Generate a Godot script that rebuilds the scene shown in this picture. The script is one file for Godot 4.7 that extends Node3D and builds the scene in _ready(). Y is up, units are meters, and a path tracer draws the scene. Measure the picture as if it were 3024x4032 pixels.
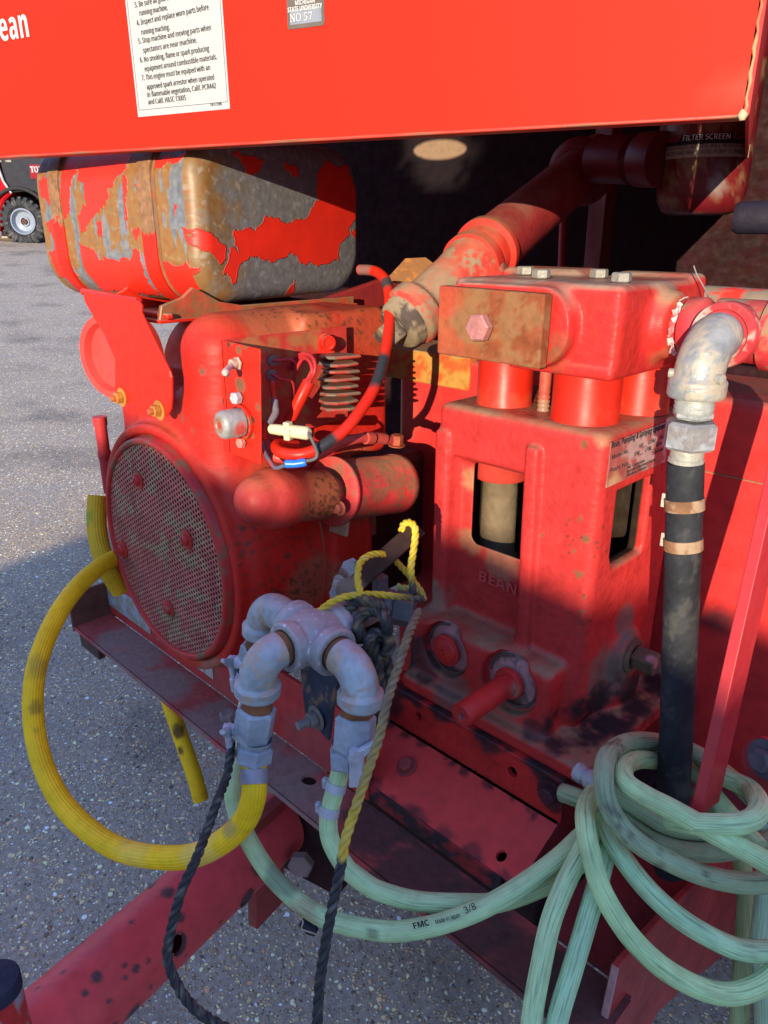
extends Node3D

var mats := {}
var tex := {}
var nf := FastNoiseLite.new()
var nb := FastNoiseLite.new()

class MB:
	var v := PackedVector3Array()
	var n := PackedVector3Array()
	var u := PackedVector2Array()
	var c := PackedColorArray()
	var i := PackedInt32Array()

	func add(p: Vector3, nn: Vector3, uv := Vector2.ZERO) -> int:
		v.append(p)
		n.append(nn)
		u.append(uv)
		return v.size() - 1

	func tri(a: int, b: int, d: int) -> void:
		var g := (v[b] - v[a]).cross(v[d] - v[a])
		i.append(a)
		if g.dot(n[a] + n[b] + n[d]) > 0.0:
			i.append(d)
			i.append(b)
		else:
			i.append(b)
			i.append(d)

	func quad(a: int, b: int, d: int, e: int) -> void:
		tri(a, b, d)
		tri(a, d, e)

	# normals of the vertices from index `from` on, area-weighted from their triangles
	func smooth(from := 0, ifrom := 0) -> void:
		for k in range(from, v.size()):
			n[k] = Vector3.ZERO
		for k in range(ifrom, i.size(), 3):
			var g := (v[i[k + 2]] - v[i[k]]).cross(v[i[k + 1]] - v[i[k]])
			for q in 3:
				n[i[k + q]] += g
		for k in range(from, v.size()):
			n[k] = n[k].normalized()

	func box(t: Transform3D, size: Vector3, r := 0.0, cell := 1.0) -> MB:
		r = minf(r, minf(size.x, minf(size.y, size.z)) * 0.49)
		var h := size * 0.5
		var ax := []
		for a in 3:
			var m: float = h[a] - r
			var l := PackedFloat32Array()
			if r > 0.0:
				l.append_array([-h[a], -m - r * 0.414])
			var k := maxi(1, int(ceil(2.0 * m / cell)))
			for q in k + 1:
				l.append(-m + 2.0 * m * q / k)
			if r > 0.0:
				l.append_array([m + r * 0.414, h[a]])
			ax.append(l)
		for a in 3:
			var b := (a + 1) % 3
			var d := (a + 2) % 3
			for s in [-1.0, 1.0]:
				var lb: PackedFloat32Array = ax[b]
				var ld: PackedFloat32Array = ax[d]
				var start := v.size()
				for x in lb:
					for y in ld:
						var p := Vector3.ZERO
						p[a] = h[a] * s
						p[b] = x
						p[d] = y
						var q := p
						var nn := Vector3.ZERO
						nn[a] = s
						if r > 0.0:
							var inn := p.clamp(-h + Vector3.ONE * r, h - Vector3.ONE * r)
							nn = (p - inn).normalized()
							q = inn + nn * r
						add(t * q, (t.basis * nn).normalized(), Vector2(x, y))
				for x in lb.size() - 1:
					for y in ld.size() - 1:
						var o := start + x * ld.size() + y
						quad(o, o + 1, o + ld.size() + 1, o + ld.size())
		return self

	# profile of (radius, height) turned about the local y axis
	func lathe(t: Transform3D, prof: Array, seg := 32, hard := 0.75) -> MB:
		var sn := []
		for k in prof.size() - 1:
			var e: Vector2 = prof[k + 1] - prof[k]
			sn.append(Vector2(e.y, -e.x).normalized())
		for k in prof.size() - 1:
			var n0: Vector2 = sn[k]
			var n1: Vector2 = sn[k]
			if k > 0 and sn[k - 1].dot(sn[k]) > hard:
				n0 = (sn[k - 1] + sn[k]).normalized()
			if k < sn.size() - 1 and sn[k + 1].dot(sn[k]) > hard:
				n1 = (sn[k + 1] + sn[k]).normalized()
			var s := v.size()
			for q in seg + 1:
				var a := TAU * q / seg
				var cs := cos(a)
				var si := sin(a)
				add(t * Vector3(prof[k].x * cs, prof[k].y, prof[k].x * si), (t.basis * Vector3(n0.x * cs, n0.y, n0.x * si)).normalized(), Vector2(float(q) / seg, prof[k].y))
				add(t * Vector3(prof[k + 1].x * cs, prof[k + 1].y, prof[k + 1].x * si), (t.basis * Vector3(n1.x * cs, n1.y, n1.x * si)).normalized(), Vector2(float(q) / seg, prof[k + 1].y))
			for q in seg:
				var o := s + q * 2
				if prof[k + 1].x > 1e-6:
					tri(o, o + 1, o + 3)
				if prof[k].x > 1e-6:
					tri(o, o + 3, o + 2)
		return self

	func tube(path: PackedVector3Array, rad, seg := 16, caps := true, ribs := 0, amp := 0.0) -> MB:
		var s := v.size()
		var si := i.size()
		var fr := MB.frames(path)
		var run := 0.0
		for k in path.size():
			if k > 0:
				run += path[k].distance_to(path[k - 1])
			var r: float = rad if rad is float else rad[k]
			for q in seg + 1:
				var a := TAU * q / seg
				var rr := r
				if ribs > 0:
					rr *= 1.0 + amp * cos(a * ribs)
				var nn: Vector3 = fr[k * 2] * cos(a) + fr[k * 2 + 1] * sin(a)
				add(path[k] + nn * rr, nn, Vector2(float(q) / seg, run))
		for k in path.size() - 1:
			for q in seg:
				var o := s + k * (seg + 1) + q
				quad(o, o + 1, o + seg + 2, o + seg + 1)
		smooth(s, si)
		for k in path.size():
			var o := s + k * (seg + 1)
			var m := (n[o] + n[o + seg]).normalized()
			n[o] = m
			n[o + seg] = m
		if caps:
			for e in [0, path.size() - 1]:
				var nn: Vector3 = (path[0] - path[1]).normalized() if e == 0 else (path[e] - path[e - 1]).normalized()
				var cc := add(path[e], nn)
				for q in seg + 1:
					add(v[s + e * (seg + 1) + q], nn)
				for q in seg:
					tri(cc, cc + 1 + q, cc + 2 + q)
		return self

	static func frames(path: PackedVector3Array) -> PackedVector3Array:
		var out := PackedVector3Array()
		var tan := (path[1] - path[0]).normalized()
		var a := tan.cross(Vector3.UP if absf(tan.y) < 0.9 else Vector3.RIGHT).normalized()
		for k in path.size():
			var t2 := (path[mini(k + 1, path.size() - 1)] - path[maxi(k - 1, 0)]).normalized()
			a = (a - t2 * a.dot(t2)).normalized()
			out.append(a)
			out.append(t2.cross(a))
		return out

	func rope(path: PackedVector3Array, rr: float, pitch: float, strands := 3) -> MB:
		var fr := MB.frames(path)
		for sn in strands:
			var pts := PackedVector3Array()
			var run := 0.0
			for k in path.size():
				if k > 0:
					run += path[k].distance_to(path[k - 1])
				var a := TAU * (run / pitch + float(sn) / strands)
				pts.append(path[k] + (fr[k * 2] * cos(a) + fr[k * 2 + 1] * sin(a)) * rr * 0.5)
			tube(pts, rr * 0.56, 8)
		return self

	# outline in the local xy plane, from z = 0 to depth, edges chamfered
	func prism(t: Transform3D, poly: PackedVector2Array, depth: float, ch := 0.0) -> MB:
		var ar := 0.0
		for k in poly.size():
			var p0 := poly[k]
			var p1 := poly[(k + 1) % poly.size()]
			ar += p0.cross(p1)
		if ar < 0.0:
			poly.reverse()
		var ins := PackedVector2Array()
		var m := poly.size()
		for k in m:
			var a := (poly[k] - poly[(k + m - 1) % m]).normalized()
			var b := (poly[(k + 1) % m] - poly[k]).normalized()
			var na := Vector2(-a.y, a.x)
			var nb2 := Vector2(-b.y, b.x)
			var bi := (na + nb2)
			var den := maxf(0.35, 1.0 + na.dot(nb2))
			ins.append(poly[k] + bi / den * ch)
		var rings := [[poly, 0.0], [poly, depth]] if ch <= 0.0 else [[ins, 0.0], [poly, ch], [poly, depth - ch], [ins, depth]]
		for r in rings.size() - 1:
			for k in m:
				var k2 := (k + 1) % m
				var q0: Vector2 = rings[r][0][k]
				var q1: Vector2 = rings[r][0][k2]
				var q2: Vector2 = rings[r + 1][0][k2]
				var q3: Vector2 = rings[r + 1][0][k]
				var P := [t * Vector3(q0.x, q0.y, rings[r][1]), t * Vector3(q1.x, q1.y, rings[r][1]), t * Vector3(q2.x, q2.y, rings[r + 1][1]), t * Vector3(q3.x, q3.y, rings[r + 1][1])]
				var e := (poly[k2] - poly[k]).normalized()
				var tilt := 0.0
				if ch > 0.0:
					tilt = [-1.0, 0.0, 1.0][r]
				var nn := (t.basis * Vector3(e.y, -e.x, tilt)).normalized()
				var o := v.size()
				for p in P:
					add(p, nn)
				quad(o, o + 1, o + 2, o + 3)
		var capp: PackedVector2Array = rings[0][0]
		var tr := Geometry2D.triangulate_polygon(capp)
		for e in 2:
			var o := v.size()
			var nn := (t.basis * Vector3(0, 0, -1 if e == 0 else 1)).normalized()
			for p in capp:
				add(t * Vector3(p.x, p.y, 0.0 if e == 0 else depth), nn, p)
			for k in range(0, tr.size(), 3):
				tri(o + tr[k], o + tr[k + 1], o + tr[k + 2])
		return self

	func hex(t: Transform3D, af: float, h: float) -> MB:
		var p := PackedVector2Array()
		for k in 6:
			p.append(Vector2.from_angle(TAU * k / 6.0 + 0.2) * af / sqrt(3.0))
		return prism(t, p, h, af * 0.07)

	func refine(L: float) -> MB:
		for pass_ in 7:
			var j := PackedInt32Array()
			var mid := {}
			var any := false
			for k in range(0, i.size(), 3):
				var a := [i[k], i[k + 1], i[k + 2]]
				var s := [-1, -1, -1]
				var cnt := 0
				for q in 3:
					var p0: int = a[q]
					var p1: int = a[(q + 1) % 3]
					if v[p0].distance_squared_to(v[p1]) > L * L:
						var key := mini(p0, p1) * 10000000 + maxi(p0, p1)
						if not mid.has(key):
							mid[key] = add((v[p0] + v[p1]) * 0.5, (n[p0] + n[p1]).normalized(), (u[p0] + u[p1]) * 0.5)
						s[q] = mid[key]
						cnt += 1
				if cnt == 0:
					j.append_array(a)
				elif cnt == 3:
					j.append_array([a[0], s[0], s[2], s[0], a[1], s[1], s[2], s[1], a[2], s[0], s[1], s[2]])
				elif cnt == 1:
					for q in 3:
						if s[q] >= 0:
							j.append_array([a[q], s[q], a[(q + 2) % 3], s[q], a[(q + 1) % 3], a[(q + 2) % 3]])
				else:
					for q in 3:
						if s[q] < 0:
							var q1 := (q + 1) % 3
							var q2 := (q + 2) % 3
							j.append_array([a[q], a[q1], s[q1], a[q], s[q1], s[q2], s[q2], s[q1], a[q2]])
				any = any or cnt > 0
			i = j
			if not any:
				break
		return self

	func mesh() -> ArrayMesh:
		var a := []
		a.resize(Mesh.ARRAY_MAX)
		a[Mesh.ARRAY_VERTEX] = v
		a[Mesh.ARRAY_NORMAL] = n
		a[Mesh.ARRAY_TEX_UV] = u
		if c.size() == v.size():
			a[Mesh.ARRAY_COLOR] = c
		a[Mesh.ARRAY_INDEX] = i
		var m := ArrayMesh.new()
		m.add_surface_from_arrays(Mesh.PRIMITIVE_TRIANGLES, a)
		return m

# ---- signed distances -------------------------------------------------------
static func sbox(p: Vector3, cn: Vector3, h: Vector3, r: float) -> float:
	var q := (p - cn).abs() - h + Vector3(r, r, r)
	return q.max(Vector3.ZERO).length() + minf(maxf(q.x, maxf(q.y, q.z)), 0.0) - r

static func scylz(p: Vector3, cn: Vector3, rad: float, hz: float, r: float) -> float:
	var q := Vector2(Vector2(p.x - cn.x, p.y - cn.y).length() - rad + r, absf(p.z - cn.z) - hz + r)
	return q.max(Vector2.ZERO).length() + minf(maxf(q.x, q.y), 0.0) - r

static func scap(p: Vector3, a: Vector3, b: Vector3, ra: float, rb: float) -> float:
	var ba := b - a
	var h := clampf((p - a).dot(ba) / ba.length_squared(), 0.0, 1.0)
	return (p - a - ba * h).length() - lerpf(ra, rb, h)

# flat-ended round bar from a to b
static func sbar(p: Vector3, a: Vector3, b: Vector3, rad: float, r: float) -> float:
	var ax := (b - a).normalized()
	var l := (b - a).length() * 0.5
	var d := p - (a + b) * 0.5
	var y := d.dot(ax)
	var q := Vector2((d - ax * y).length() - rad + r, absf(y) - l + r)
	return q.max(Vector2.ZERO).length() + minf(maxf(q.x, q.y), 0.0) - r

static func smin(a: float, b: float, k: float) -> float:
	var h := maxf(k - absf(a - b), 0.0) / k
	return minf(a, b) - h * h * k * 0.25

static func smax(a: float, b: float, k: float) -> float:
	return -smin(-a, -b, k)

# surface nets of a distance field
func surf(f: Callable, lo: Vector3, hi: Vector3, h: float) -> MB:
	var B := 6
	var nb3 := Vector3i(((hi - lo) / (h * B)).ceil())
	var nx := nb3.x * B + 1
	var ny := nb3.y * B + 1
	var nz := nb3.z * B + 1
	var val := PackedFloat32Array()
	val.resize(nx * ny * nz)
	val.fill(1e9)
	var vid := PackedInt32Array()
	vid.resize(nx * ny * nz)
	vid.fill(-1)
	var act: Array[Vector3i] = []
	for bz in nb3.z:
		for by in nb3.y:
			for bx in nb3.x:
				var cn := lo + (Vector3(bx, by, bz) + Vector3.ONE * 0.5) * (B * h)
				if absf(f.call(cn)) > B * h * 1.0:
					continue
				act.append(Vector3i(bx, by, bz) * B)
				for z in range(bz * B, bz * B + B + 1):
					for y in range(by * B, by * B + B + 1):
						var row := (z * ny + y) * nx
						for x in range(bx * B, bx * B + B + 1):
							if val[row + x] > 1e8:
								val[row + x] = f.call(lo + Vector3(x, y, z) * h)
	var m := MB.new()
	var sx := 1
	var sy := nx
	var sz := nx * ny
	var co := [0, sx, sy, sx + sy, sz, sz + sx, sz + sy, sz + sy + sx]
	var cp := [Vector3(0, 0, 0), Vector3(1, 0, 0), Vector3(0, 1, 0), Vector3(1, 1, 0), Vector3(0, 0, 1), Vector3(1, 0, 1), Vector3(0, 1, 1), Vector3(1, 1, 1)]
	var ed := [0, 1, 2, 3, 4, 5, 6, 7, 0, 2, 1, 3, 4, 6, 5, 7, 0, 4, 1, 5, 2, 6, 3, 7]
	for b in act:
		for z in range(b.z, b.z + B):
			for y in range(b.y, b.y + B):
				for x in range(b.x, b.x + B):
					var o := (z * ny + y) * nx + x
					var s := 0
					for k in 8:
						if val[o + co[k]] < 0.0:
							s += 1
					if s == 0 or s == 8:
						continue
					var sum := Vector3.ZERO
					var cnt := 0
					for e in range(0, 24, 2):
						var va := val[o + co[ed[e]]]
						var vb := val[o + co[ed[e + 1]]]
						if (va < 0.0) != (vb < 0.0):
							sum += cp[ed[e]].lerp(cp[ed[e + 1]], va / (va - vb))
							cnt += 1
					vid[o] = m.add(lo + (Vector3(x, y, z) + sum / cnt) * h, Vector3.ZERO)
	for b in act:
		for z in range(b.z, b.z + B):
			for y in range(b.y, b.y + B):
				for x in range(b.x, b.x + B):
					var o := (z * ny + y) * nx + x
					if vid[o] < 0:
						continue
					for a in 3:
						var st: int = [sx, sy, sz][a]
						var s0 := val[o] < 0.0
						if s0 == (val[o + st] < 0.0):
							continue
						var p: int = [sy, sz, sx][a]
						var q: int = [sz, sx, sy][a]
						if o - p - q < 0:
							continue
						var A := vid[o]
						var Bq := vid[o - p]
						var Cq := vid[o - p - q]
						var D := vid[o - q]
						if Bq < 0 or Cq < 0 or D < 0:
							continue
						if s0:
							m.i.append_array([A, Cq, Bq, A, D, Cq])
						else:
							m.i.append_array([A, Bq, Cq, A, Cq, D])
	m.smooth()
	return m

# ---- colours of old paint, dirt and rust ------------------------------------
func nz(p: Vector3, f: float) -> float:
	return nf.get_noise_3dv(p * f)

func paint(m: MB, base: Color, o := {}) -> MB:
	var dust: float = o.get("dust", 0.0)
	var dcol: Color = o.get("dcol", Color(0.33, 0.235, 0.135))
	var vary: float = o.get("vary", 0.16)
	var chips: float = o.get("chips", 9.0)
	var ccol: Color = o.get("ccol", Color(0.085, 0.042, 0.026))
	var cf: float = o.get("cf", 60.0)
	var wear: float = o.get("wear", 0.0)
	var wcol: Color = o.get("wcol", Color(0.2, 0.1, 0.05))
	var spots: Array = o.get("spots", [])
	var zones: Array = o.get("zones", [])   # [centre, radius, fineness, threshold] of small dark chips
	m.c.resize(m.v.size())
	for k in m.v.size():
		var p := m.v[k]
		var a := nz(p, 18.0)
		var f := nz(p, 90.0)
		var col := base * (1.0 + vary * (a * 1.1 + f * 0.5))
		if wear > 0.0:
			var w := smoothstep(0.62 - wear, 0.78 - wear, 0.5 + 0.5 * (nz(p, 26.0) + 0.6 * nz(p, 110.0)))
			col = col.lerp(wcol, w)
		if dust > 0.0:
			var up := smoothstep(0.25, 0.95, m.n[k].y)
			col = col.lerp(dcol, clampf(dust * up * (0.75 + 0.8 * a), 0.0, 0.95))
		for s in spots:
			var c: Vector3 = s[0]
			var r: float = s[1]
			var d2 := p.distance_squared_to(c)
			if d2 < r * r * 2.4:
				var d := sqrt(d2) / r + 0.35 * a + 0.18 * f
				col = col.lerp(s[2], s[3] * (1.0 - smoothstep(0.6, 1.05, d)))
		for z in zones:
			var q: float = 1.0 - p.distance_to(z[0]) / z[1]
			if q > 0.0 and nb.get_noise_3dv(p * z[2]) > z[3] - 0.22 * minf(q, 0.6) + 0.3 * a:
				col = col.lerp(ccol * (1.0 + 0.5 * f), 0.8)
		if chips < 5.0 and nb.get_noise_3dv(p * cf) > chips:
			col = ccol * (1.0 + 0.4 * a)
		m.c[k] = col
	return m

# ---- materials --------------------------------------------------------------
func noise_tex(key: String, size: int, freq: float, ramp: Array, kind := FastNoiseLite.TYPE_SIMPLEX_SMOOTH, oct := 4, seed_ := 1) -> Texture2D:
	if tex.has(key):
		return tex[key]
	var f := FastNoiseLite.new()
	f.noise_type = kind
	f.seed = seed_
	f.frequency = freq
	f.fractal_octaves = oct
	var im := f.get_seamless_image(size, size, false, false, 0.12, true)
	im.convert(Image.FORMAT_L8)
	var src := im.get_data()
	var lut := PackedByteArray()
	lut.resize(1024)
	for k in 256:
		var x := k / 255.0
		var col: Color = ramp[ramp.size() - 1][1]
		for r in ramp.size() - 1:
			if x <= ramp[r][0]:
				col = ramp[0][1]
				break
			if x <= ramp[r + 1][0]:
				col = ramp[r][1].lerp(ramp[r + 1][1], (x - ramp[r][0]) / (ramp[r + 1][0] - ramp[r][0]))
				break
		lut[k * 4] = int(col.r * 255)
		lut[k * 4 + 1] = int(col.g * 255)
		lut[k * 4 + 2] = int(col.b * 255)
		lut[k * 4 + 3] = int(col.a * 255)
	var out := PackedByteArray()
	out.resize(src.size() * 4)
	for k in src.size():
		out.encode_u32(k * 4, lut.decode_u32(src[k] * 4))
	tex[key] = ImageTexture.create_from_image(Image.create_from_data(size, size, false, Image.FORMAT_RGBA8, out))
	return tex[key]

func g(x: float) -> Color:
	return Color(x, x, x)

# a vertex-coloured surface with fine grain; chip: show small chips of that texture on top
func mat(key: String, rough: float, metal := 0.0, grain := "grain", gs := 4.0, bump := 0.02, chip := "", cs := 2.0) -> StandardMaterial3D:
	if mats.has(key):
		return mats[key]
	var m := StandardMaterial3D.new()
	m.resource_name = key
	m.vertex_color_use_as_albedo = true
	m.albedo_color = Color.WHITE
	m.roughness = rough
	m.metallic = metal
	if grain:
		m.albedo_texture = tex[grain]
		m.uv1_triplanar = true
		m.uv1_scale = Vector3.ONE * gs
		m.roughness_texture = tex["roughmap"]
		m.roughness = minf(1.0, rough * 1.3)
	if bump != 0.0:
		m.heightmap_enabled = true
		m.heightmap_texture = tex["bumps"]
		m.heightmap_scale = bump
	if chip:
		m.detail_enabled = true
		m.detail_albedo = tex[chip]
		m.detail_blend_mode = BaseMaterial3D.BLEND_MODE_MIX
		m.detail_uv_layer = BaseMaterial3D.DETAIL_UV_2
		m.uv2_triplanar = true
		m.uv2_scale = Vector3.ONE * cs
	mats[key] = m
	return m

func flat_mat(key: String, lin: Color, rough := 0.6, metal := 0.0) -> StandardMaterial3D:
	if mats.has(key):
		return mats[key]
	var m := StandardMaterial3D.new()
	m.resource_name = key
	m.albedo_color = lin.linear_to_srgb()
	m.roughness = rough
	m.metallic = metal
	mats[key] = m
	return m

# ---- scene objects ----------------------------------------------------------
func thing(called: String, label: String, category: String, at := Vector3.ZERO, group := "") -> Node3D:
	var o := Node3D.new()
	o.name = called
	add_child(o, true)
	o.position = at
	o.set_meta("label", label)
	o.set_meta("category", category)
	if group:
		o.set_meta("group", group)
	return o

func obj(called: String, m, material: Material, parent: Node3D = null) -> MeshInstance3D:
	var o := MeshInstance3D.new()
	o.name = called
	o.mesh = m.mesh() if m is MB else m
	o.material_override = material
	if parent == null:
		add_child(o, true)
	else:
		parent.add_child(o, true)
		var p: Node3D = parent
		var off := Vector3.ZERO
		while p != self and p != null:
			off += p.position
			p = p.get_parent() as Node3D
		o.position = -off
	return o

func tag(o: Node3D, label: String, category: String, group := "") -> Node3D:
	o.set_meta("label", label)
	o.set_meta("category", category)
	if group:
		o.set_meta("group", group)
	return o

func ya(at: Vector3, dir: Vector3) -> Transform3D:
	var y := dir.normalized()
	var x := y.cross(Vector3.FORWARD if absf(y.z) < 0.9 else Vector3.RIGHT).normalized()
	return Transform3D(Basis(x, y, x.cross(y)), at)

func za(at: Vector3, dir: Vector3, up := Vector3.UP) -> Transform3D:
	var z := dir.normalized()
	var x := up.cross(z).normalized()
	return Transform3D(Basis(x, z.cross(x), z), at)

func bx(lo: Vector3, hi: Vector3) -> Transform3D:
	return Transform3D(Basis(), (lo + hi) * 0.5)

func spline(pts: Array, step := 0.004) -> PackedVector3Array:
	var out := PackedVector3Array()
	for k in pts.size() - 1:
		var p1: Vector3 = pts[k]
		var p2: Vector3 = pts[k + 1]
		var p0: Vector3 = pts[k - 1] if k > 0 else p1 * 2.0 - p2
		var p3: Vector3 = pts[k + 2] if k + 2 < pts.size() else p2 * 2.0 - p1
		var cnt := maxi(1, int(p1.distance_to(p2) / step))
		for q in cnt:
			out.append(p1.cubic_interpolate(p2, p0, p3, float(q) / cnt))
	out.append(pts[pts.size() - 1])
	return out

func bolt(called: String, at: Vector3, dir: Vector3, af: float, h: float, col: Color, parent: Node3D, washer := 1.25, m: Material = null) -> MeshInstance3D:
	var b := MB.new()
	if washer > 0.0:
		b.lathe(ya(at, dir), [Vector2(0, 0), Vector2(af * washer * 0.62, 0), Vector2(af * washer * 0.62, af * 0.08), Vector2(0, af * 0.08)], 20)
	b.hex(za(at + dir * af * 0.08, dir, Vector3(0.1, 1, 0.05) if absf(dir.y) < 0.9 else Vector3.RIGHT), af, h)
	paint(b.refine(0.004), col, {"vary": 0.35})
	return obj(called, b, m if m else mat("paint", 0.42), parent)

# lettering: raised flat letters on the plane of t (its x along the line, its y up); fits the text into width w when w > 0
func words(called: String, text: String, t: Transform3D, height: float, w: float, m: Material, parent: Node3D, font := "Droid Sans", weight := 400, deep := 0.0003, slant := 0.0) -> MeshInstance3D:
	var tm := TextMesh.new()
	var f := SystemFont.new()
	f.font_names = PackedStringArray([font])
	f.font_weight = weight
	tm.font = f
	tm.font_size = 40
	tm.pixel_size = height / 28.6
	tm.depth = deep
	tm.curve_step = 2.0
	tm.text = text
	tm.horizontal_alignment = HORIZONTAL_ALIGNMENT_LEFT
	tm.vertical_alignment = VERTICAL_ALIGNMENT_BOTTOM
	var ab := tm.get_aabb()
	var sx := w / ab.size.x if w > 0.0 else 1.0
	var a := tm.surface_get_arrays(0)
	var vs: PackedVector3Array = a[Mesh.ARRAY_VERTEX]
	var lo := 1e9
	var hi := -1e9
	for p in vs:
		lo = minf(lo, p.x)
		hi = maxf(hi, p.x)
	if w > 0.0:
		sx = w / (hi - lo)
	for k in vs.size():
		vs[k] = t * Vector3((vs[k].x - lo) * sx + vs[k].y * slant, vs[k].y, vs[k].z + deep * 0.5)
	a[Mesh.ARRAY_VERTEX] = vs
	var ns: PackedVector3Array = a[Mesh.ARRAY_NORMAL]
	for k in ns.size():
		ns[k] = (t.basis * ns[k]).normalized()
	a[Mesh.ARRAY_NORMAL] = ns
	var am := ArrayMesh.new()
	am.add_surface_from_arrays(Mesh.PRIMITIVE_TRIANGLES, a)
	return obj(called, am, m, parent)

const RED := Color(0.56, 0.022, 0.009)
const RED2 := Color(0.5, 0.03, 0.025)
const DUST := Color(0.33, 0.235, 0.135)
const RUST := Color(0.19, 0.085, 0.04)
const OIL := Color(0.022, 0.02, 0.022)
const GALV := Color(0.34, 0.385, 0.385)
const PN := Vector3(0.35, 0, 0.937)
const PE := Vector3(0.937, 0, -0.35)
const S := Vector3(0.4774, 0.1736, 0.8613)

func _ready() -> void:
	# camera
	var cam := Camera3D.new()
	cam.name = "camera"
	add_child(cam)
	cam.transform = Transform3D(Basis(Vector3(0.7071, 0, -0.7071), Vector3(-0.2499, 0.9354, -0.2499), Vector3(0.6615, 0.3535, 0.6615)), Vector3(0.322, 1.05, 0.6117))
	cam.fov = 69.31
	cam.near = 0.02
	cam.far = 300.0
	# sky, exposure
	var we := WorldEnvironment.new()
	we.name = "environment"
	var env := Environment.new()
	env.background_mode = Environment.BG_SKY
	var sk := Sky.new()
	var pm := ProceduralSkyMaterial.new()
	pm.sky_top_color = Color(0.50, 0.65, 0.94)
	pm.sky_horizon_color = Color(0.84, 0.89, 0.96)
	pm.sky_curve = 0.18
	pm.ground_bottom_color = Color(0.25, 0.24, 0.23)
	pm.ground_horizon_color = Color(0.5, 0.5, 0.5)
	pm.sun_angle_max = 12.0
	pm.energy_multiplier = 0.98
	sk.sky_material = pm
	env.sky = sk
	env.tonemap_mode = Environment.TONE_MAPPER_LINEAR
	env.tonemap_exposure = 1.62
	env.sdfgi_enabled = true
	env.ssao_enabled = true
	env.ssil_enabled = true
	we.environment = env
	add_child(we)
	# low sun from behind the camera's left
	var sun := DirectionalLight3D.new()
	sun.name = "sun"
	sun.light_energy = 1.6
	sun.light_color = Color(1.0, 0.94, 0.83)
	sun.light_angular_distance = 0.4
	sun.shadow_enabled = true
	add_child(sun)
	sun.look_at_from_position(S * 10.0, Vector3.ZERO, Vector3.UP)

	nf.noise_type = FastNoiseLite.TYPE_SIMPLEX_SMOOTH
	nf.frequency = 1.0
	nf.fractal_octaves = 3
	nf.seed = 7
	nb.noise_type = FastNoiseLite.TYPE_SIMPLEX_SMOOTH
	nb.frequency = 1.0
	nb.fractal_octaves = 3
	nb.seed = 21
	noise_tex("grain", 512, 0.02, [[0.0, g(0.86)], [0.35, g(0.95)], [0.6, g(0.98)], [1.0, g(1.0)]], FastNoiseLite.TYPE_SIMPLEX_SMOOTH, 5, 3)
	noise_tex("roughmap", 512, 0.012, [[0.0, g(0.55)], [1.0, g(0.95)]], FastNoiseLite.TYPE_SIMPLEX_SMOOTH, 4, 5)
	noise_tex("bumps", 512, 0.035, [[0.0, g(0.0)], [1.0, g(1.0)]], FastNoiseLite.TYPE_SIMPLEX_SMOOTH, 4, 9)
	var cl := Color(0.3, 0.2, 0.16, 0.0)
	noise_tex("chips", 1024, 0.013, [[0.0, cl], [0.79, cl], [0.8, Color(0.33, 0.2, 0.15, 1)], [1.0, Color(0.25, 0.16, 0.13, 1)]], FastNoiseLite.TYPE_SIMPLEX_SMOOTH, 3, 11)
	noise_tex("pits", 1024, 0.03, [[0.0, cl], [0.855, cl], [0.87, Color(0.36, 0.24, 0.17, 0.9)], [1.0, Color(0.26, 0.17, 0.13, 1)]], FastNoiseLite.TYPE_SIMPLEX_SMOOTH, 3, 14)
	mat("paint", 0.42)
	mat("casting", 0.46, 0.0, "grain", 5.0, 0.065)
	mat("chipped", 0.42, 0.0, "grain", 4.0, 0.02, "chips", 1.6)
	mat("pitted", 0.5, 0.0, "grain", 5.0, 0.04, "pits", 2.2)
	mat("dirty", 0.8, 0.0, "grain", 6.0, 0.05)
	mat("galvanized", 0.55, 0.15, "grain", 9.0, 0.06)
	mat("hose", 0.6, 0.0, "grain", 6.0, 0.03)
	mat("rubber", 0.75, 0.0, "grain", 7.0, 0.06)
	mat("sheet", 0.55, 0.0, "", 2.0, 0.004)
	mat("tag_metal", 0.4, 0.3)
	mat("matte", 0.85, 0.0, "grain", 3.0, 0.0)
	for k in ["paint", "casting", "chipped", "pitted", "sheet", "dirty", "matte", "hose", "rubber"]:
		mats[k].metallic_specular = {"paint": 0.36, "matte": 0.15, "dirty": 0.25, "sheet": 0.2}.get(k, 0.33)
	mat("plastic", 0.4, 0.0, "grain", 6.0, 0.0)
	flat_mat("white_print", Color(0.5, 0.5, 0.48), 0.6)
	flat_mat("black_print", Color(0.008, 0.008, 0.01), 0.8)
	flat_mat("dark_void", Color(0.012, 0.011, 0.012), 0.9)
	ground()
	body()
	backdrop()
	fuel_tank()
	engine()
	electrics()
	pump()
	suction()
	frame()
	manifold()
	outlet()
	hoses()
	ropes()
	parked_vehicle()

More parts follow.
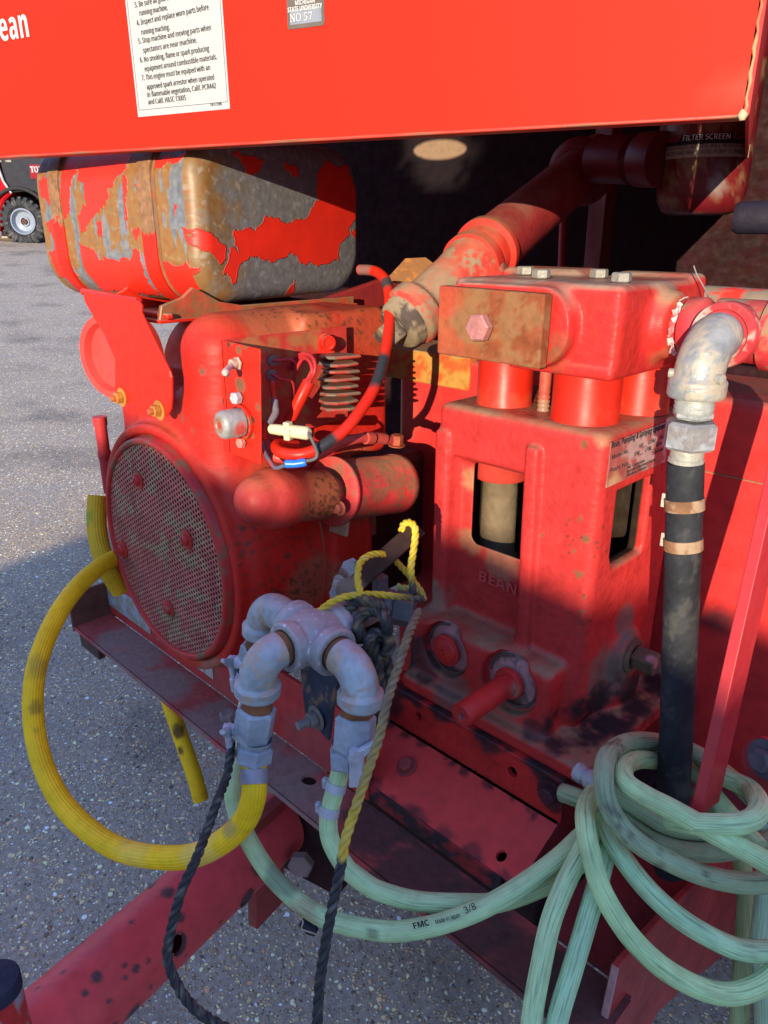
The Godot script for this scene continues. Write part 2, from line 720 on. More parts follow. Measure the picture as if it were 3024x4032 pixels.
# ---- ground -----------------------------------------------------------------
func ground() -> void:
	var rng := RandomNumberGenerator.new()
	rng.seed = 5
	var N := 1024
	var col := PackedByteArray()
	col.resize(N * N * 3)
	var hgt := PackedByteArray()
	hgt.resize(N * N)
	var base := FastNoiseLite.new()
	base.frequency = 0.05
	base.fractal_octaves = 4
	var bim := base.get_seamless_image(N, N, false, false, 0.1, true)
	bim.convert(Image.FORMAT_L8)
	var bd := bim.get_data()
	for k in N * N:
		var b := 116 + bd[k] / 5
		col[k * 3] = b + 24
		col[k * 3 + 1] = b + 6
		col[k * 3 + 2] = b - 14
		hgt[k] = 30 + bd[k] / 5
	var tones := [Vector3(150, 148, 146), Vector3(122, 120, 120), Vector3(172, 170, 168), Vector3(140, 128, 116), Vector3(96, 94, 96), Vector3(158, 142, 124), Vector3(120, 104, 98), Vector3(200, 198, 194), Vector3(84, 84, 90), Vector3(134, 134, 138)]
	for s in 15000:
		var big := rng.randf()
		var r := lerpf(2.0, 4.6, big * big) if s < 14300 else lerpf(5.0, 8.0, rng.randf())
		var cx := rng.randf() * N
		var cy := rng.randf() * N
		var an := rng.randf() * TAU
		var asp := rng.randf_range(0.55, 1.0)
		var t: Vector3 = tones[rng.randi() % tones.size()] * rng.randf_range(1.0, 1.75) * Vector3(1.2, 1.05, 0.8)
		var ca := cos(an)
		var sa := sin(an)
		var R := int(r) + 1
		var w1 := rng.randf() * 6.0
		for dy in range(-R, R + 1):
			for dx in range(-R, R + 1):
				var ex := dx * ca + dy * sa
				var ey := (dy * ca - dx * sa) / asp
				var rr := (absf(ex) * 0.35 + absf(ey) * 0.35 + sqrt(ex * ex + ey * ey) * 0.75 + sin(w1 + ex * 0.9) * 0.4) / r
				if rr > 1.0:
					continue
				var px := (int(cx) + dx + N) % N
				var py := (int(cy) + dy + N) % N
				var o := py * N + px
				var sh := 0.94 + 0.12 * (1.0 - rr)
				col[o * 3] = mini(255, int(t.x * sh))
				col[o * 3 + 1] = mini(255, int(t.y * sh))
				col[o * 3 + 2] = mini(255, int(t.z * sh))
				hgt[o] = mini(255, 120 + int(110 * sqrt(1.0 - rr * rr)))
	var m := StandardMaterial3D.new()
	m.resource_name = "asphalt"
	m.albedo_texture = ImageTexture.create_from_image(Image.create_from_data(N, N, false, Image.FORMAT_RGB8, col))
	m.albedo_color = Color(1.0, 1.0, 1.0)
	m.roughness = 0.85
	m.heightmap_enabled = true
	m.heightmap_texture = ImageTexture.create_from_image(Image.create_from_data(N, N, false, Image.FORMAT_L8, hgt))
	m.heightmap_scale = 0.25
	m.uv1_scale = Vector3(1.0 / 0.72, 1.0 / 0.72, 1)
	# broad stains, so that the repeat does not show
	noise_tex("stains", 512, 0.008, [[0.0, Color(0.16, 0.16, 0.17, 0.55)], [0.35, Color(0.2, 0.2, 0.2, 0.12)], [0.6, Color(0.5, 0.48, 0.45, 0.0)], [1.0, Color(0.62, 0.6, 0.56, 0.4)]], FastNoiseLite.TYPE_SIMPLEX_SMOOTH, 5, 31)
	m.detail_enabled = true
	m.detail_albedo = tex["stains"]
	m.detail_uv_layer = BaseMaterial3D.DETAIL_UV_2
	var up := Vector3(0.0894, 1.0, 0.0311).normalized()
	var b := za(Vector3.ZERO, Vector3(0, 0, 1), up).basis
	var x := up.cross(Vector3(0, 0, 1)).normalized() * -1.0
	b = Basis(x, up, x.cross(up))
	var a := []
	a.resize(Mesh.ARRAY_MAX)
	var vs := PackedVector3Array()
	var ns := PackedVector3Array()
	var us := PackedVector2Array()
	var u2 := PackedVector2Array()
	var idx := PackedInt32Array()
	var K := 24
	for i in K + 1:
		for j in K + 1:
			var p := Vector2(i - K / 2, j - K / 2) * (240.0 / K)
			var w := b * Vector3(p.x, 0, p.y) + up * -0.02496
			vs.append(w)
			ns.append(up)
			us.append(p)
			u2.append(p / 2.3)
	for i in K:
		for j in K:
			var o := i * (K + 1) + j
			idx.append_array([o, o + K + 1, o + 1, o + 1, o + K + 1, o + K + 2])
	a[Mesh.ARRAY_VERTEX] = vs
	a[Mesh.ARRAY_NORMAL] = ns
	a[Mesh.ARRAY_TEX_UV] = us
	a[Mesh.ARRAY_TEX_UV2] = u2
	a[Mesh.ARRAY_INDEX] = idx
	var am := ArrayMesh.new()
	am.add_surface_from_arrays(Mesh.PRIMITIVE_TRIANGLES, a)
	obj("ground", am, m).set_meta("kind", "structure")
	# loose stones lying on it
	var mm := MultiMesh.new()
	mm.transform_format = MultiMesh.TRANSFORM_3D
	mm.use_colors = true
	var st := MB.new()
	st.lathe(Transform3D(), [Vector2(0, 0.55), Vector2(0.55, 0.42), Vector2(0.95, 0.1), Vector2(0.9, -0.2), Vector2(0, -0.3)], 6, 0.98)
	var gm := flat_mat("stone", Color.WHITE, 0.8)
	gm.vertex_color_use_as_albedo = true
	st.c.resize(st.v.size())
	st.c.fill(Color.WHITE)
	mm.mesh = st.mesh()
	var list := []
	for k in 2600:
		var p := Vector2(rng.randf_range(-2.6, 0.75), rng.randf_range(-0.9, 1.0))
		var w := Vector3(p.x, (-0.02506 - 0.0894 * p.x - 0.0311 * p.y), p.y)
		var s := rng.randf_range(0.0012, 0.0032) * (1.0 + 1.0 * pow(rng.randf(), 6.0))
		list.append(Transform3D(Basis.from_euler(Vector3(rng.randf_range(-0.4, 0.4), rng.randf() * TAU, rng.randf_range(-0.4, 0.4))).scaled_local(Vector3(s, s * rng.randf_range(0.5, 0.9), s * rng.randf_range(0.6, 1.0))), w))
	mm.instance_count = list.size()
	for k in list.size():
		mm.set_instance_transform(k, list[k])
		var t: Vector3 = tones[rng.randi() % tones.size()] / 255.0
		mm.set_instance_color(k, Color(t.x, t.y, t.z).srgb_to_linear() * rng.randf_range(0.6, 1.0))
	var mi := MultiMeshInstance3D.new()
	mi.name = "gravel"
	mi.multimesh = mm
	mi.material_override = gm
	mi.set_meta("kind", "stuff")
	mi.set_meta("label", "loose small stones lying on the asphalt")
	mi.set_meta("category", "gravel")
	add_child(mi)

# ---- the big red body panel and its print ----------------------------------
func line_of(called: String, text: String, a: Vector3, b: Vector3, h: float, m: Material, parent: Node3D, weight := 400, font := "Droid Sans", lift := 0.0009) -> void:
	var x := (b - a).normalized()
	var t := Transform3D(Basis(x, PN.cross(x).normalized(), PN), a + PN * lift)
	words(called, text, t, h, a.distance_to(b), m, parent, font, weight)

func body() -> void:
	var q := Vector3(0.0613, 1.1345, -0.0418)
	var t := thing("sprayer_body_panel", "large smooth red sheet metal panel overhanging the engine and pump, with white safety sheet", "body panel", q)
	var B := Basis(PE, Vector3.UP, PN)
	var red := {"vary": 0.05, "spots": [[Vector3(0.0520, 1.1604, -0.0384), 0.014, Color(0.6, 0.13, 0.09), 0.3]]}
	# slot added out of view, so that a spot of sun falls on the wall
	var spot := Vector3(-1.1029, 1.2534, -1.0200)
	var hole := spot + S * ((PN.dot(q) - PN.dot(spot)) / PN.dot(S))
	var hu := (hole - q).dot(PE)
	var hv := hole.y - q.y
	var m := MB.new()
	var W := 1.25
	var H := 0.62
	var th := 0.0025
	m.box(Transform3D(B, q + B * Vector3(-W * 0.5, (hv - 0.04) * 0.5, -th * 0.5)), Vector3(W, hv - 0.04, th), 0.0, 0.02)
	m.box(Transform3D(B, q + B * Vector3(-W * 0.5, (hv + 0.04 + H) * 0.5, -th * 0.5)), Vector3(W, H - hv - 0.04, th), 0.0, 0.05)
	holed(m, Transform3D(B, q), Rect2(-W, hv - 0.04, W, 0.08), [[hu, hv, 0.074, 0.0235]], th)
	paint(m, RED, red)
	obj("front_sheet", m, mat("sheet", 0.55, 0.0, "", 2.0, 0.004), t)
	m = MB.new()
	m.box(Transform3D(B, q + B * Vector3(-W * 0.5, 0.0012, -0.018)), Vector3(W, 0.0024, 0.03), 0.0008, 0.03)
	m.box(Transform3D(B, q + B * Vector3(-W * 0.5, 0.0, -0.0012)), Vector3(W, 0.003, 0.0032), 0.0012, 0.03)
	obj("bottom_lip", paint(m, Color(0.5, 0.05, 0.03), {"wear": 0.1}), mat("paint", 0.42), t)
	m = MB.new()
	m.box(Transform3D(B, q + B * Vector3(0.0035, H * 0.5, -0.71)), Vector3(0.003, H - 0.004, 1.4), 0.0008, 0.03)
	obj("side_sheet", paint(m, Color(0.55, 0.05, 0.045), {"vary": 0.1}), mat("sheet", 0.34), t)
	# weld bead on the corner
	var wp := []
	for k in 60:
		wp.append(q + B * Vector3(0.0018 + 0.0006 * sin(k * 2.1), 0.001 + k * 0.0055, 0.0006))
	m = MB.new()
	var wr := PackedFloat32Array()
	for k in 60:
		wr.append(0.0014 + 0.0004 * sin(k * 1.7))
	m.tube(PackedVector3Array(wp), wr, 8)
	obj("corner_weld", paint(m, Color(0.5, 0.07, 0.03), {"wear": 0.2, "wcol": Color(0.4, 0.22, 0.1)}), mat("paint", 0.42), t)
	m = MB.new()
	m.tube(PackedVector3Array([q + Vector3(0.0, 0.004, 0.0), q + Vector3(0.001, 0.0, 0.001), q + Vector3(0.0012, -0.0035, 0.001)]), PackedFloat32Array([0.0015, 0.0042, 0.0018]), 10)
	obj("paint_drip", paint(m, Color(0.5, 0.42, 0.24)), mat("paint", 0.42), t)
	# deck above and the wall far behind close the body to the light
	m = MB.new()
	m.box(Transform3D(B, q + B * Vector3(-W * 0.5, H + 0.004, -0.71)), Vector3(W + 0.02, 0.004, 1.44), 0.0, 0.1)
	obj("top_sheet", paint(m, RED), mat("sheet", 0.34), t)

	# white safety sheet
	var s := thing("safety_notice", "white printed safety notice with numbered rules stuck on the red panel", "notice", Vector3(-0.4958, 1.1654, 0.1663))
	var c0 := Vector3(-0.4958, 1.1654, 0.1663)
	var c1 := Vector3(-0.3846, 1.1666, 0.1247)
	var ex := (c1 - c0).normalized()
	var ey := PN.cross(ex).normalized()
	var w := c0.distance_to(c1)
	var bt := Transform3D(Basis(ex, ey, PN), c0)
	var sm := MB.new()
	sm.prism(Transform3D(bt.basis, c0 + PN * 0.0003), PackedVector2Array([Vector2(0, 0), Vector2(w, 0), Vector2(w, 0.2), Vector2(0, 0.2)]), 0.0003)
	obj("sheet", sm, flat_mat("white_vinyl", Color(0.36, 0.36, 0.355), 0.7), s)
	var bp: Material = mats["black_print"]
	var d := MB.new()
	var in0 := 0.0022
	var iy := 0.0062
	d.prism(Transform3D(bt.basis, c0 + PN * 0.0006), PackedVector2Array([Vector2(in0, iy), Vector2(w - in0, iy), Vector2(w - in0, iy + 0.0004), Vector2(in0, iy + 0.0004)]), 0.0001)
	d.prism(Transform3D(bt.basis, c0 + PN * 0.0006), PackedVector2Array([Vector2(in0, iy + 0.0004), Vector2(in0 + 0.0004, iy + 0.0004), Vector2(in0 + 0.0004, 0.198), Vector2(in0, 0.198)]), 0.0001)
	d.prism(Transform3D(bt.basis, c0 + PN * 0.0006), PackedVector2Array([Vector2(w - in0 - 0.0004, iy + 0.0004), Vector2(w - in0, iy + 0.0004), Vector2(w - in0, 0.198), Vector2(w - in0 - 0.0004, 0.198)]), 0.0001)
	obj("border_line", d, bp, s)
	var L := [
		["3. Be sure all guards are in place before", Vector3(-0.4856, 1.2624, 0.1624), Vector3(-0.4022, 1.2670, 0.1313)],
		["running machine.", Vector3(-0.4807, 1.2549, 0.1606), Vector3(-0.4469, 1.2564, 0.1480)],
		["4. Inspect and replace worn parts before", Vector3(-0.4853, 1.2466, 0.1623), Vector3(-0.4005, 1.2519, 0.1307)],
		["running maching.", Vector3(-0.4807, 1.2382, 0.1606), Vector3(-0.4467, 1.2396, 0.1479)],
		["5. Stop machine and moving parts when", Vector3(-0.4855, 1.2306, 0.1624), Vector3(-0.3996, 1.2347, 0.1303)],
		["spectators are near machine.", Vector3(-0.4809, 1.2221, 0.1607), Vector3(-0.4163, 1.2256, 0.1366)],
		["6. No smoking, flame or spark producing", Vector3(-0.4858, 1.2137, 0.1625), Vector3(-0.4033, 1.2172, 0.1317)],
		["equipment around combustible materials.", Vector3(-0.4812, 1.2053, 0.1608), Vector3(-0.3951, 1.2093, 0.1286)],
		["7. This engine must be equiped with an", Vector3(-0.4858, 1.1974, 0.1625), Vector3(-0.4038, 1.2007, 0.1319)],
		["approved spark arrestor when operated", Vector3(-0.4808, 1.1887, 0.1607), Vector3(-0.3999, 1.1919, 0.1304)],
		["in flammable vegetation, Calif. PCR442", Vector3(-0.4809, 1.1816, 0.1607), Vector3(-0.3984, 1.1842, 0.1299)],
		["and Calif. H&SC 13005", Vector3(-0.4809, 1.1748, 0.1607), Vector3(-0.4346, 1.1760, 0.1434)]]
	for l in L:
		line_of("lettering", l[0], l[1], l[2], 0.0046, bp, s, 400, "Droid Sans")
	line_of("lettering", "1417396", Vector3(-0.4066, 1.1690, 0.1329), Vector3(-0.3934, 1.1694, 0.1280), 0.0027, bp, s)

	# the word on the left edge
	var wt := thing("brand_lettering", "bold white word cut off by the photo's upper left edge on the red panel", "lettering", Vector3(-0.6293, 1.2426, 0.2161))
	line_of("lettering", "Bean", Vector3(-0.6836, 1.2411, 0.2364), Vector3(-0.6273, 1.2425, 0.2154), 0.0275, mats["white_print"], wt, 700, "Droid Sans", 0.0006)

	# property tag
	var pt := thing("property_tag", "small grey brown property tag with rounded corners near the panel's top edge", "tag", Vector3(-0.3173, 1.2286, 0.0996))
	c0 = Vector3(-0.3178, 1.2283, 0.0998)
	c1 = Vector3(-0.2806, 1.2284, 0.0859)
	ex = (c1 - c0).normalized()
	ey = PN.cross(ex).normalized()
	w = c0.distance_to(c1)
	var tb := Basis(ex, ey, PN)
	var rp := PackedVector2Array()
	for cc in [[w - 0.003, 0.003, -PI / 2], [w - 0.003, 0.047, 0.0], [0.003, 0.047, PI / 2], [0.003, 0.003, PI]]:
		for k in 5:
			rp.append(Vector2(cc[0], cc[1]) + Vector2.from_angle(cc[2] + k * PI / 8) * 0.003)
	sm = MB.new()
	sm.prism(Transform3D(tb, c0 + PN * 0.0002), rp, 0.0006, 0.0002)
	obj("plate", paint(sm, Color(0.15, 0.115, 0.09)), mat("tag_metal", 0.4, 0.3), pt)
	sm = MB.new()
	sm.prism(Transform3D(tb, c0 + PN * 0.0008), PackedVector2Array([Vector2(0.003, 0.0035), Vector2(w - 0.003, 0.0035), Vector2(w - 0.003, 0.0155), Vector2(0.003, 0.0155)]), 0.0002)
	obj("blank_field", paint(sm, Color(0.27, 0.28, 0.31)), mat("tag_metal", 0.4, 0.3), pt)
	var wp2: Material = mats["white_print"]
	line_of("lettering", "MICHIGAN", Vector3(-0.3090, 1.2457, 0.0965), Vector3(-0.2896, 1.2458, 0.0892), 0.0036, wp2, pt, 700, "Droid Sans", 0.0011)
	line_of("lettering", "STATE UNIVERSITY", Vector3(-0.3167, 1.2407, 0.0994), Vector3(-0.2824, 1.2409, 0.0866), 0.0038, wp2, pt, 700, "Droid Sans", 0.0011)
	line_of("lettering", "NO 57", Vector3(-0.3148, 1.2318, 0.0986), Vector3(-0.2924, 1.2317, 0.0903), 0.0062, wp2, pt, 400, "Droid Serif", 0.0013)

# ---- what stands in the dark behind ----------------------------------------
func backdrop() -> void:
	var B := Basis(PE, Vector3.UP, PN)
	var c := Vector3(-1.1029, 1.2534, -1.0200)
	var q2 := Vector3(0.0613, 1.1345, -0.0418)
	var t := thing("spray_tank", "dark red wall of the spray tank in the shade under the panel", "tank", Vector3(c.x, 0.3, c.z))
	var m := MB.new()
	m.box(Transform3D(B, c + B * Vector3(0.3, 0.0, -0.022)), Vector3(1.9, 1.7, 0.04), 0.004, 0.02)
	obj("wall", paint(m, Color(0.022, 0.006, 0.007), {"vary": 0.4, "spots": [[c, 0.11, Color(0.3, 0.19, 0.12), 0.8]]}), mat("dirty", 0.8), t)  # shade kept in the near-black base; paler patch painted where the sun spot falls
	m = MB.new()
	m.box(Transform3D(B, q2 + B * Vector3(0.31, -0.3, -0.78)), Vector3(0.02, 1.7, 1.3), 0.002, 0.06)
	obj("added_sun_block", paint(m, Color(0.018, 0.004, 0.005), {"vary": 0.3}), mat("dirty", 0.8), t)  # unseen wall added to keep the sun off the recess
	# a post and a thin rod in the dark
	t = thing("post", "dark red upright post behind the sloping pipe", "post", Vector3(-0.5219, 0.9391, -0.9039))
	m = MB.new()
	var pa := Vector3(-0.5818, 1.1711, -0.9680)
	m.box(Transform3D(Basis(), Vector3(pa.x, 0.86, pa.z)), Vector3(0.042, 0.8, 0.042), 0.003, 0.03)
	obj("tube", paint(m, Color(0.16, 0.012, 0.014)), mat("paint", 0.42), t)  # post colour lowered so that it reads as shaded
	m = MB.new()
	m.tube(PackedVector3Array([Vector3(-0.6309, 1.1168, -0.8899), Vector3(-0.6041, 0.9566, -0.8614)]), 0.008, 10)
	tag(obj("support_rod", paint(m, Color(0.3, 0.02, 0.022)), mat("paint", 0.42)), "thin dark red rod in the shade under the sloping pipe", "rod")
	# filter canister on the right
	t = thing("suction_filter", "dark red filter canister with a warning label hanging under the panel's right end", "filter", Vector3(-0.1194, 1.0674, -0.3923))
	var top := Vector3(-0.1286, 1.1976, -0.4225)
	var f0 := Vector3(top.x, Vector3(-0.1064, 1.0714, -0.3773).y, top.z)
	m = MB.new()
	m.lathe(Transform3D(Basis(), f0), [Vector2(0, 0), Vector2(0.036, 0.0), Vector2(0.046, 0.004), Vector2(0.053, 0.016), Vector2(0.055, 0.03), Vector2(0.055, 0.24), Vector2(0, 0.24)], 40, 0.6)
	obj("canister", paint(m.refine(0.012), Color(0.14, 0.012, 0.014), {"vary": 0.3, "spots": [[Vector3(-0.0822, 1.1034, -0.3732), 0.02, Color(0.25, 0.2, 0.17), 0.7]], "wear": 0.1}), mat("paint", 0.42), t)  # canister darkened in its base colour to deepen the shade here
	m = MB.new()
	var fa := Vector3(-0.1622, 1.1360, -0.3710)
	var fb := Vector3(-0.2665, 1.1433, -0.3916)
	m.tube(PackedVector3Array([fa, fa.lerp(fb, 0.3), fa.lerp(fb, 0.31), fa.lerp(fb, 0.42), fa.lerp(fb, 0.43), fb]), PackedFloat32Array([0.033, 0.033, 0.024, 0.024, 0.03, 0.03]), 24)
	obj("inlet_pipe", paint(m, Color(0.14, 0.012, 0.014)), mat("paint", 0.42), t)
	m = MB.new()
	m.lathe(ya(Vector3(-0.0301, 1.0658, -0.3447), PN.cross(Vector3.UP) * -1.0), [Vector2(0, -0.02), Vector2(0.014, -0.02), Vector2(0.018, -0.014), Vector2(0.018, 0.03), Vector2(0, 0.03)], 24)
	obj("drain_cap", paint(m, Color(0.02, 0.018, 0.03)), mat("rubber", 0.75), t)
	# label bent round the canister
	var cc := Vector3(top.x, 0, top.z)
	var dir := (Vector3(0.322, 0, 0.6117) - cc).normalized()
	var a0 := atan2(dir.x, dir.z)
	var y0: float = Vector3(-0.0939, 1.1361, -0.3487).y
	var y1: float = Vector3(-0.1008, 1.1619, -0.3556).y
	var lab := MB.new()
	var dark := MB.new()
	var arc := 1.08
	for part in 2:
		var mb: MB = lab if part == 0 else dark
		var ya_ := y0 if part == 0 else lerpf(y0, y1, 0.56)
		var yb := lerpf(y0, y1, 0.56) if part == 0 else y1
		for k in 13:
			var an := a0 - arc + 2.0 * arc * k / 12.0
			var nn := Vector3(sin(an), 0, cos(an))
			mb.add(Vector3(cc.x, ya_, cc.z) + nn * 0.0556, nn)
			mb.add(Vector3(cc.x, yb, cc.z) + nn * 0.0556, nn)
		for k in 12:
			mb.quad(k * 2, k * 2 + 1, k * 2 + 3, k * 2 + 2)
	obj("label_field", paint(lab, Color(0.42, 0.36, 0.28)), mat("dirty", 0.8), t)
	obj("label_band", paint(dark, Color(0.03, 0.02, 0.03)), mat("dirty", 0.8), t)
	var rows := [["KEEP", Color(0.5, 0.03, 0.03), 0.66, -0.9, -0.56, 0.2], ["FILTER SCREEN", Color(0.7, 0.68, 0.6), 0.66, -0.5, 0.42, 0.2], ["CLEAN", Color(0.5, 0.03, 0.03), 0.66, 0.5, 0.88, 0.2], ["A CLOGGED SCREEN WILL REDUCE CAP-", Color(0.05, 0.02, 0.02), 0.34, -0.88, 0.88, 0.13], ["ACITY AND MAY CAUSE PUMP TO KNOCK.", Color(0.05, 0.02, 0.02), 0.09, -0.88, 0.88, 0.13]]
	for r in rows:
		var o := words("lettering", r[0], Transform3D(), (y1 - y0) * r[5] * 1.15, 0.0556 * arc * (r[4] - r[3]), flat_mat("label_ink_%d" % int(r[1].r * 100), r[1], 0.7), t)
		var am := o.mesh as ArrayMesh
		var arr := am.surface_get_arrays(0)
		var vs: PackedVector3Array = arr[Mesh.ARRAY_VERTEX]
		var ns: PackedVector3Array = arr[Mesh.ARRAY_NORMAL]
		for k in vs.size():
			var an: float = a0 + arc * r[3] + vs[k].x / 0.0556
			var nn := Vector3(sin(an), 0, cos(an))
			vs[k] = Vector3(cc.x, lerpf(y0, y1, r[2]) + vs[k].y, cc.z) + nn * (0.0558 + vs[k].z)
			ns[k] = nn
		arr[Mesh.ARRAY_VERTEX] = vs
		arr[Mesh.ARRAY_NORMAL] = ns
		var nm := ArrayMesh.new()
		nm.add_surface_from_arrays(Mesh.PRIMITIVE_TRIANGLES, arr)
		o.mesh = nm
	# shed added unseen behind the camera, outline fitted to shade the lower half
	var e1 := Vector3(-0.465, 0.815, 0.2)
	var sh := thing("added_sunshade", "unseen added shed standing behind the photographer", "sunshade")
	var u := Vector3(0.8746, 0, -0.4848)
	var far := 6.0
	var hn := Vector3(S.x, 0, S.z).normalized()
	var p1 := e1 + S * (far / Vector2(S.x, S.z).length())
	var o0 := p1 - Vector3(0, p1.y, 0)
	# gable outline in the plane across the sun: the long edge slopes down to the right, the short one to the left
	var f1 := func(x: float) -> float: return p1.y - 0.242 * x
	var gq := Vector3(-1.8504, 0.1398, 0.0178) + S * ((far - (Vector3(-1.8504, 0.1398, 0.0178) - e1).dot(hn)) / Vector2(S.x, S.z).length())
	var gx := (gq - p1).dot(u)
	var apex := (gq.y - p1.y - 0.54 * gx) / (-0.242 - 0.54)
	var poly := PackedVector2Array([Vector2(gx - 2.0, -0.6), Vector2(5.0, -0.6), Vector2(5.0, f1.call(5.0)), Vector2(apex, f1.call(apex)), Vector2(gx - 2.0, gq.y - 1.08)])
	m = MB.new()
	m.prism(Transform3D(Basis(u, Vector3.UP, u.cross(Vector3.UP)), o0 + hn * 0.0), poly, 0.3)
	obj("gable_screen", paint(m, Color(0.3, 0.3, 0.31)), mat("dirty", 0.8), sh)

# ---- fuel tank --------------------------------------------------------------
const TX0 := -0.7545
const TX1 := -0.4569
const TY0 := 0.968
const TY1 := 1.158
const TZ0 := -0.196
const TZ1 := 0.128
const PIV := Vector3(-0.4569, 0, 0.128)

func tank_loop(off: float, seg := 8) -> PackedVector2Array:
	var out := PackedVector2Array()
	var r := 0.055 + minf(off, 0.0) * 0.6
	var z0 := TZ0 - off
	var z1 := TZ1 + off
	var y0 := TY0 - off
	var y1 := TY1 + off
	for cc in [[z1 - r, y0 + r, -PI / 2], [z1 - r, y1 - r, 0.0], [z0 + r, y1 - r, PI / 2], [z0 + r, y0 + r, PI]]:
		for k in seg + 1:
			var d := Vector2.from_angle(cc[2] + k * PI / 2 / seg)
			out.append(Vector2(cc[0], cc[1]) + d * r)
	return out

func loop_skin(xs: Array, offs: Array, uvf: Callable) -> MB:
	var m := MB.new()
	var L := tank_loop(0.0).size()
	for k in xs.size():
		for p in tank_loop(offs[k]):
			var w := Vector3(xs[k], p.y, p.x)
			m.add(w, Vector3.ZERO, uvf.call(w))
	for k in xs.size() - 1:
		for q in L:
			var q2 := (q + 1) % L
			var a := k * L + q
			m.i.append_array([a, k * L + q2, (k + 1) * L + q2, a, (k + 1) * L + q2, (k + 1) * L + q])
	m.smooth()
	# orient outwards
	var cn := Vector3(0, (TY0 + TY1) * 0.5, (TZ0 + TZ1) * 0.5)
	var p0 := m.v[L / 2]
	if m.n[L / 2].dot(Vector3(0, p0.y, p0.z) - cn) < 0.0:
		m.i.reverse()
		m.smooth()
	return m

func peel_tex(w: int, h: int, polys: Array, side: bool) -> Array:
	var f1 := FastNoiseLite.new()
	f1.frequency = 0.02
	f1.fractal_octaves = 5
	f1.seed = 3 if side else 8
	var f2 := FastNoiseLite.new()
	f2.frequency = 0.06
	f2.fractal_octaves = 3
	f2.seed = 13
	var col := PackedByteArray()
	col.resize(w * h * 3)
	var hg := PackedByteArray()
	hg.resize(w * h)
	var boxes := []
	for p in polys:
		var r := Rect2(p[0], Vector2.ZERO)
		for q in p:
			r = r.expand(q)
		boxes.append(r.grow(3.0))
	for y in h:
		for x in w:
			var a := f1.get_noise_2d(x, y)
			var b := f2.get_noise_2d(x, y)
			var q := Vector2(x + a * 7.0 + b * 4.5, y + f1.get_noise_2d(x + 300, y) * 9.0 + f2.get_noise_2d(x, y + 300) * 5.0)
			var red := false
			for k in polys.size():
				if boxes[k].has_point(q) and Geometry2D.is_point_in_polygon(q, polys[k]):
					red = true
					break
			var c: Color
			if red:
				c = Color(0.86, 0.165, 0.1) * (1.0 + 0.06 * a)
				hg[y * w + x] = 200
			else:
				var streak := f1.get_noise_2d(x * 1.6 + 500.0, y * 0.22)
				var sp := f2.get_noise_2d(x * 0.7, y * 0.7 + 900.0)
				c = Color(0.49, 0.5, 0.52) if side else Color(0.47, 0.47, 0.48)
				c = c * (0.9 + (0.22 if side else 0.06) * streak + 0.12 * b)
				var oc := smoothstep(-0.16, -0.02, streak + 0.3 * a) if side else smoothstep(0.75, 1.0, 1.0 - float(x) / w + 0.15 * a) * 0.85 + 0.12 * smoothstep(0.2, 0.5, streak)
				c = c.lerp(Color(0.52, 0.35, 0.13) if b > -0.12 else Color(0.54, 0.31, 0.09), clampf(oc, 0.0, 1.0) * 0.85)
				c = c.lerp(Color(0.64, 0.64, 0.64), smoothstep(0.3, 0.55, sp) * (0.2 if side else 0.4))
				c = c.lerp(Color(0.36, 0.34, 0.33), smoothstep(0.25, 0.6, -sp) * 0.35)
				hg[y * w + x] = 90 + int(20 * b)
			var o := (y * w + x) * 3
			col[o] = clampi(int(c.r * 255), 0, 255)
			col[o + 1] = clampi(int(c.g * 255), 0, 255)
			col[o + 2] = clampi(int(c.b * 255), 0, 255)
	for y in range(2, h - 2):
		for x in range(2, w - 2):
			var o := y * w + x
			if hg[o] < 195 and (hg[o - 1] == 200 or hg[o + 1] == 200 or hg[o - w] == 200 or hg[o + w] == 200):
				for q in 3:
					col[o * 3 + q] = int(lerpf(col[o * 3 + q], [120, 78, 62][q], 0.55))
			elif hg[o] == 200 and (hg[o - 2] < 195 or hg[o + w * 2] < 195 or hg[o + 2] < 195 or hg[o - w * 2] < 195):
				hg[o] = 250
	return [ImageTexture.create_from_image(Image.create_from_data(w, h, false, Image.FORMAT_RGB8, col)), ImageTexture.create_from_image(Image.create_from_data(w, h, false, Image.FORMAT_L8, hg))]

func peel_mat(key: String, t: Array) -> StandardMaterial3D:
	var m := StandardMaterial3D.new()
	m.resource_name = key
	m.albedo_texture = t[0]
	m.roughness = 0.46
	m.metallic_specular = 0.5
	m.heightmap_enabled = true
	m.heightmap_texture = t[1]
	m.heightmap_scale = 0.16
	m.texture_repeat = false
	return m

# the tank stands 12 degrees askew
func askew(m: MB) -> MB:
	var b := Basis(Vector3.UP, deg_to_rad(12.0))
	for k in m.v.size():
		m.v[k] = b * (m.v[k] - PIV) + PIV
		m.n[k] = b * m.n[k]
	return m

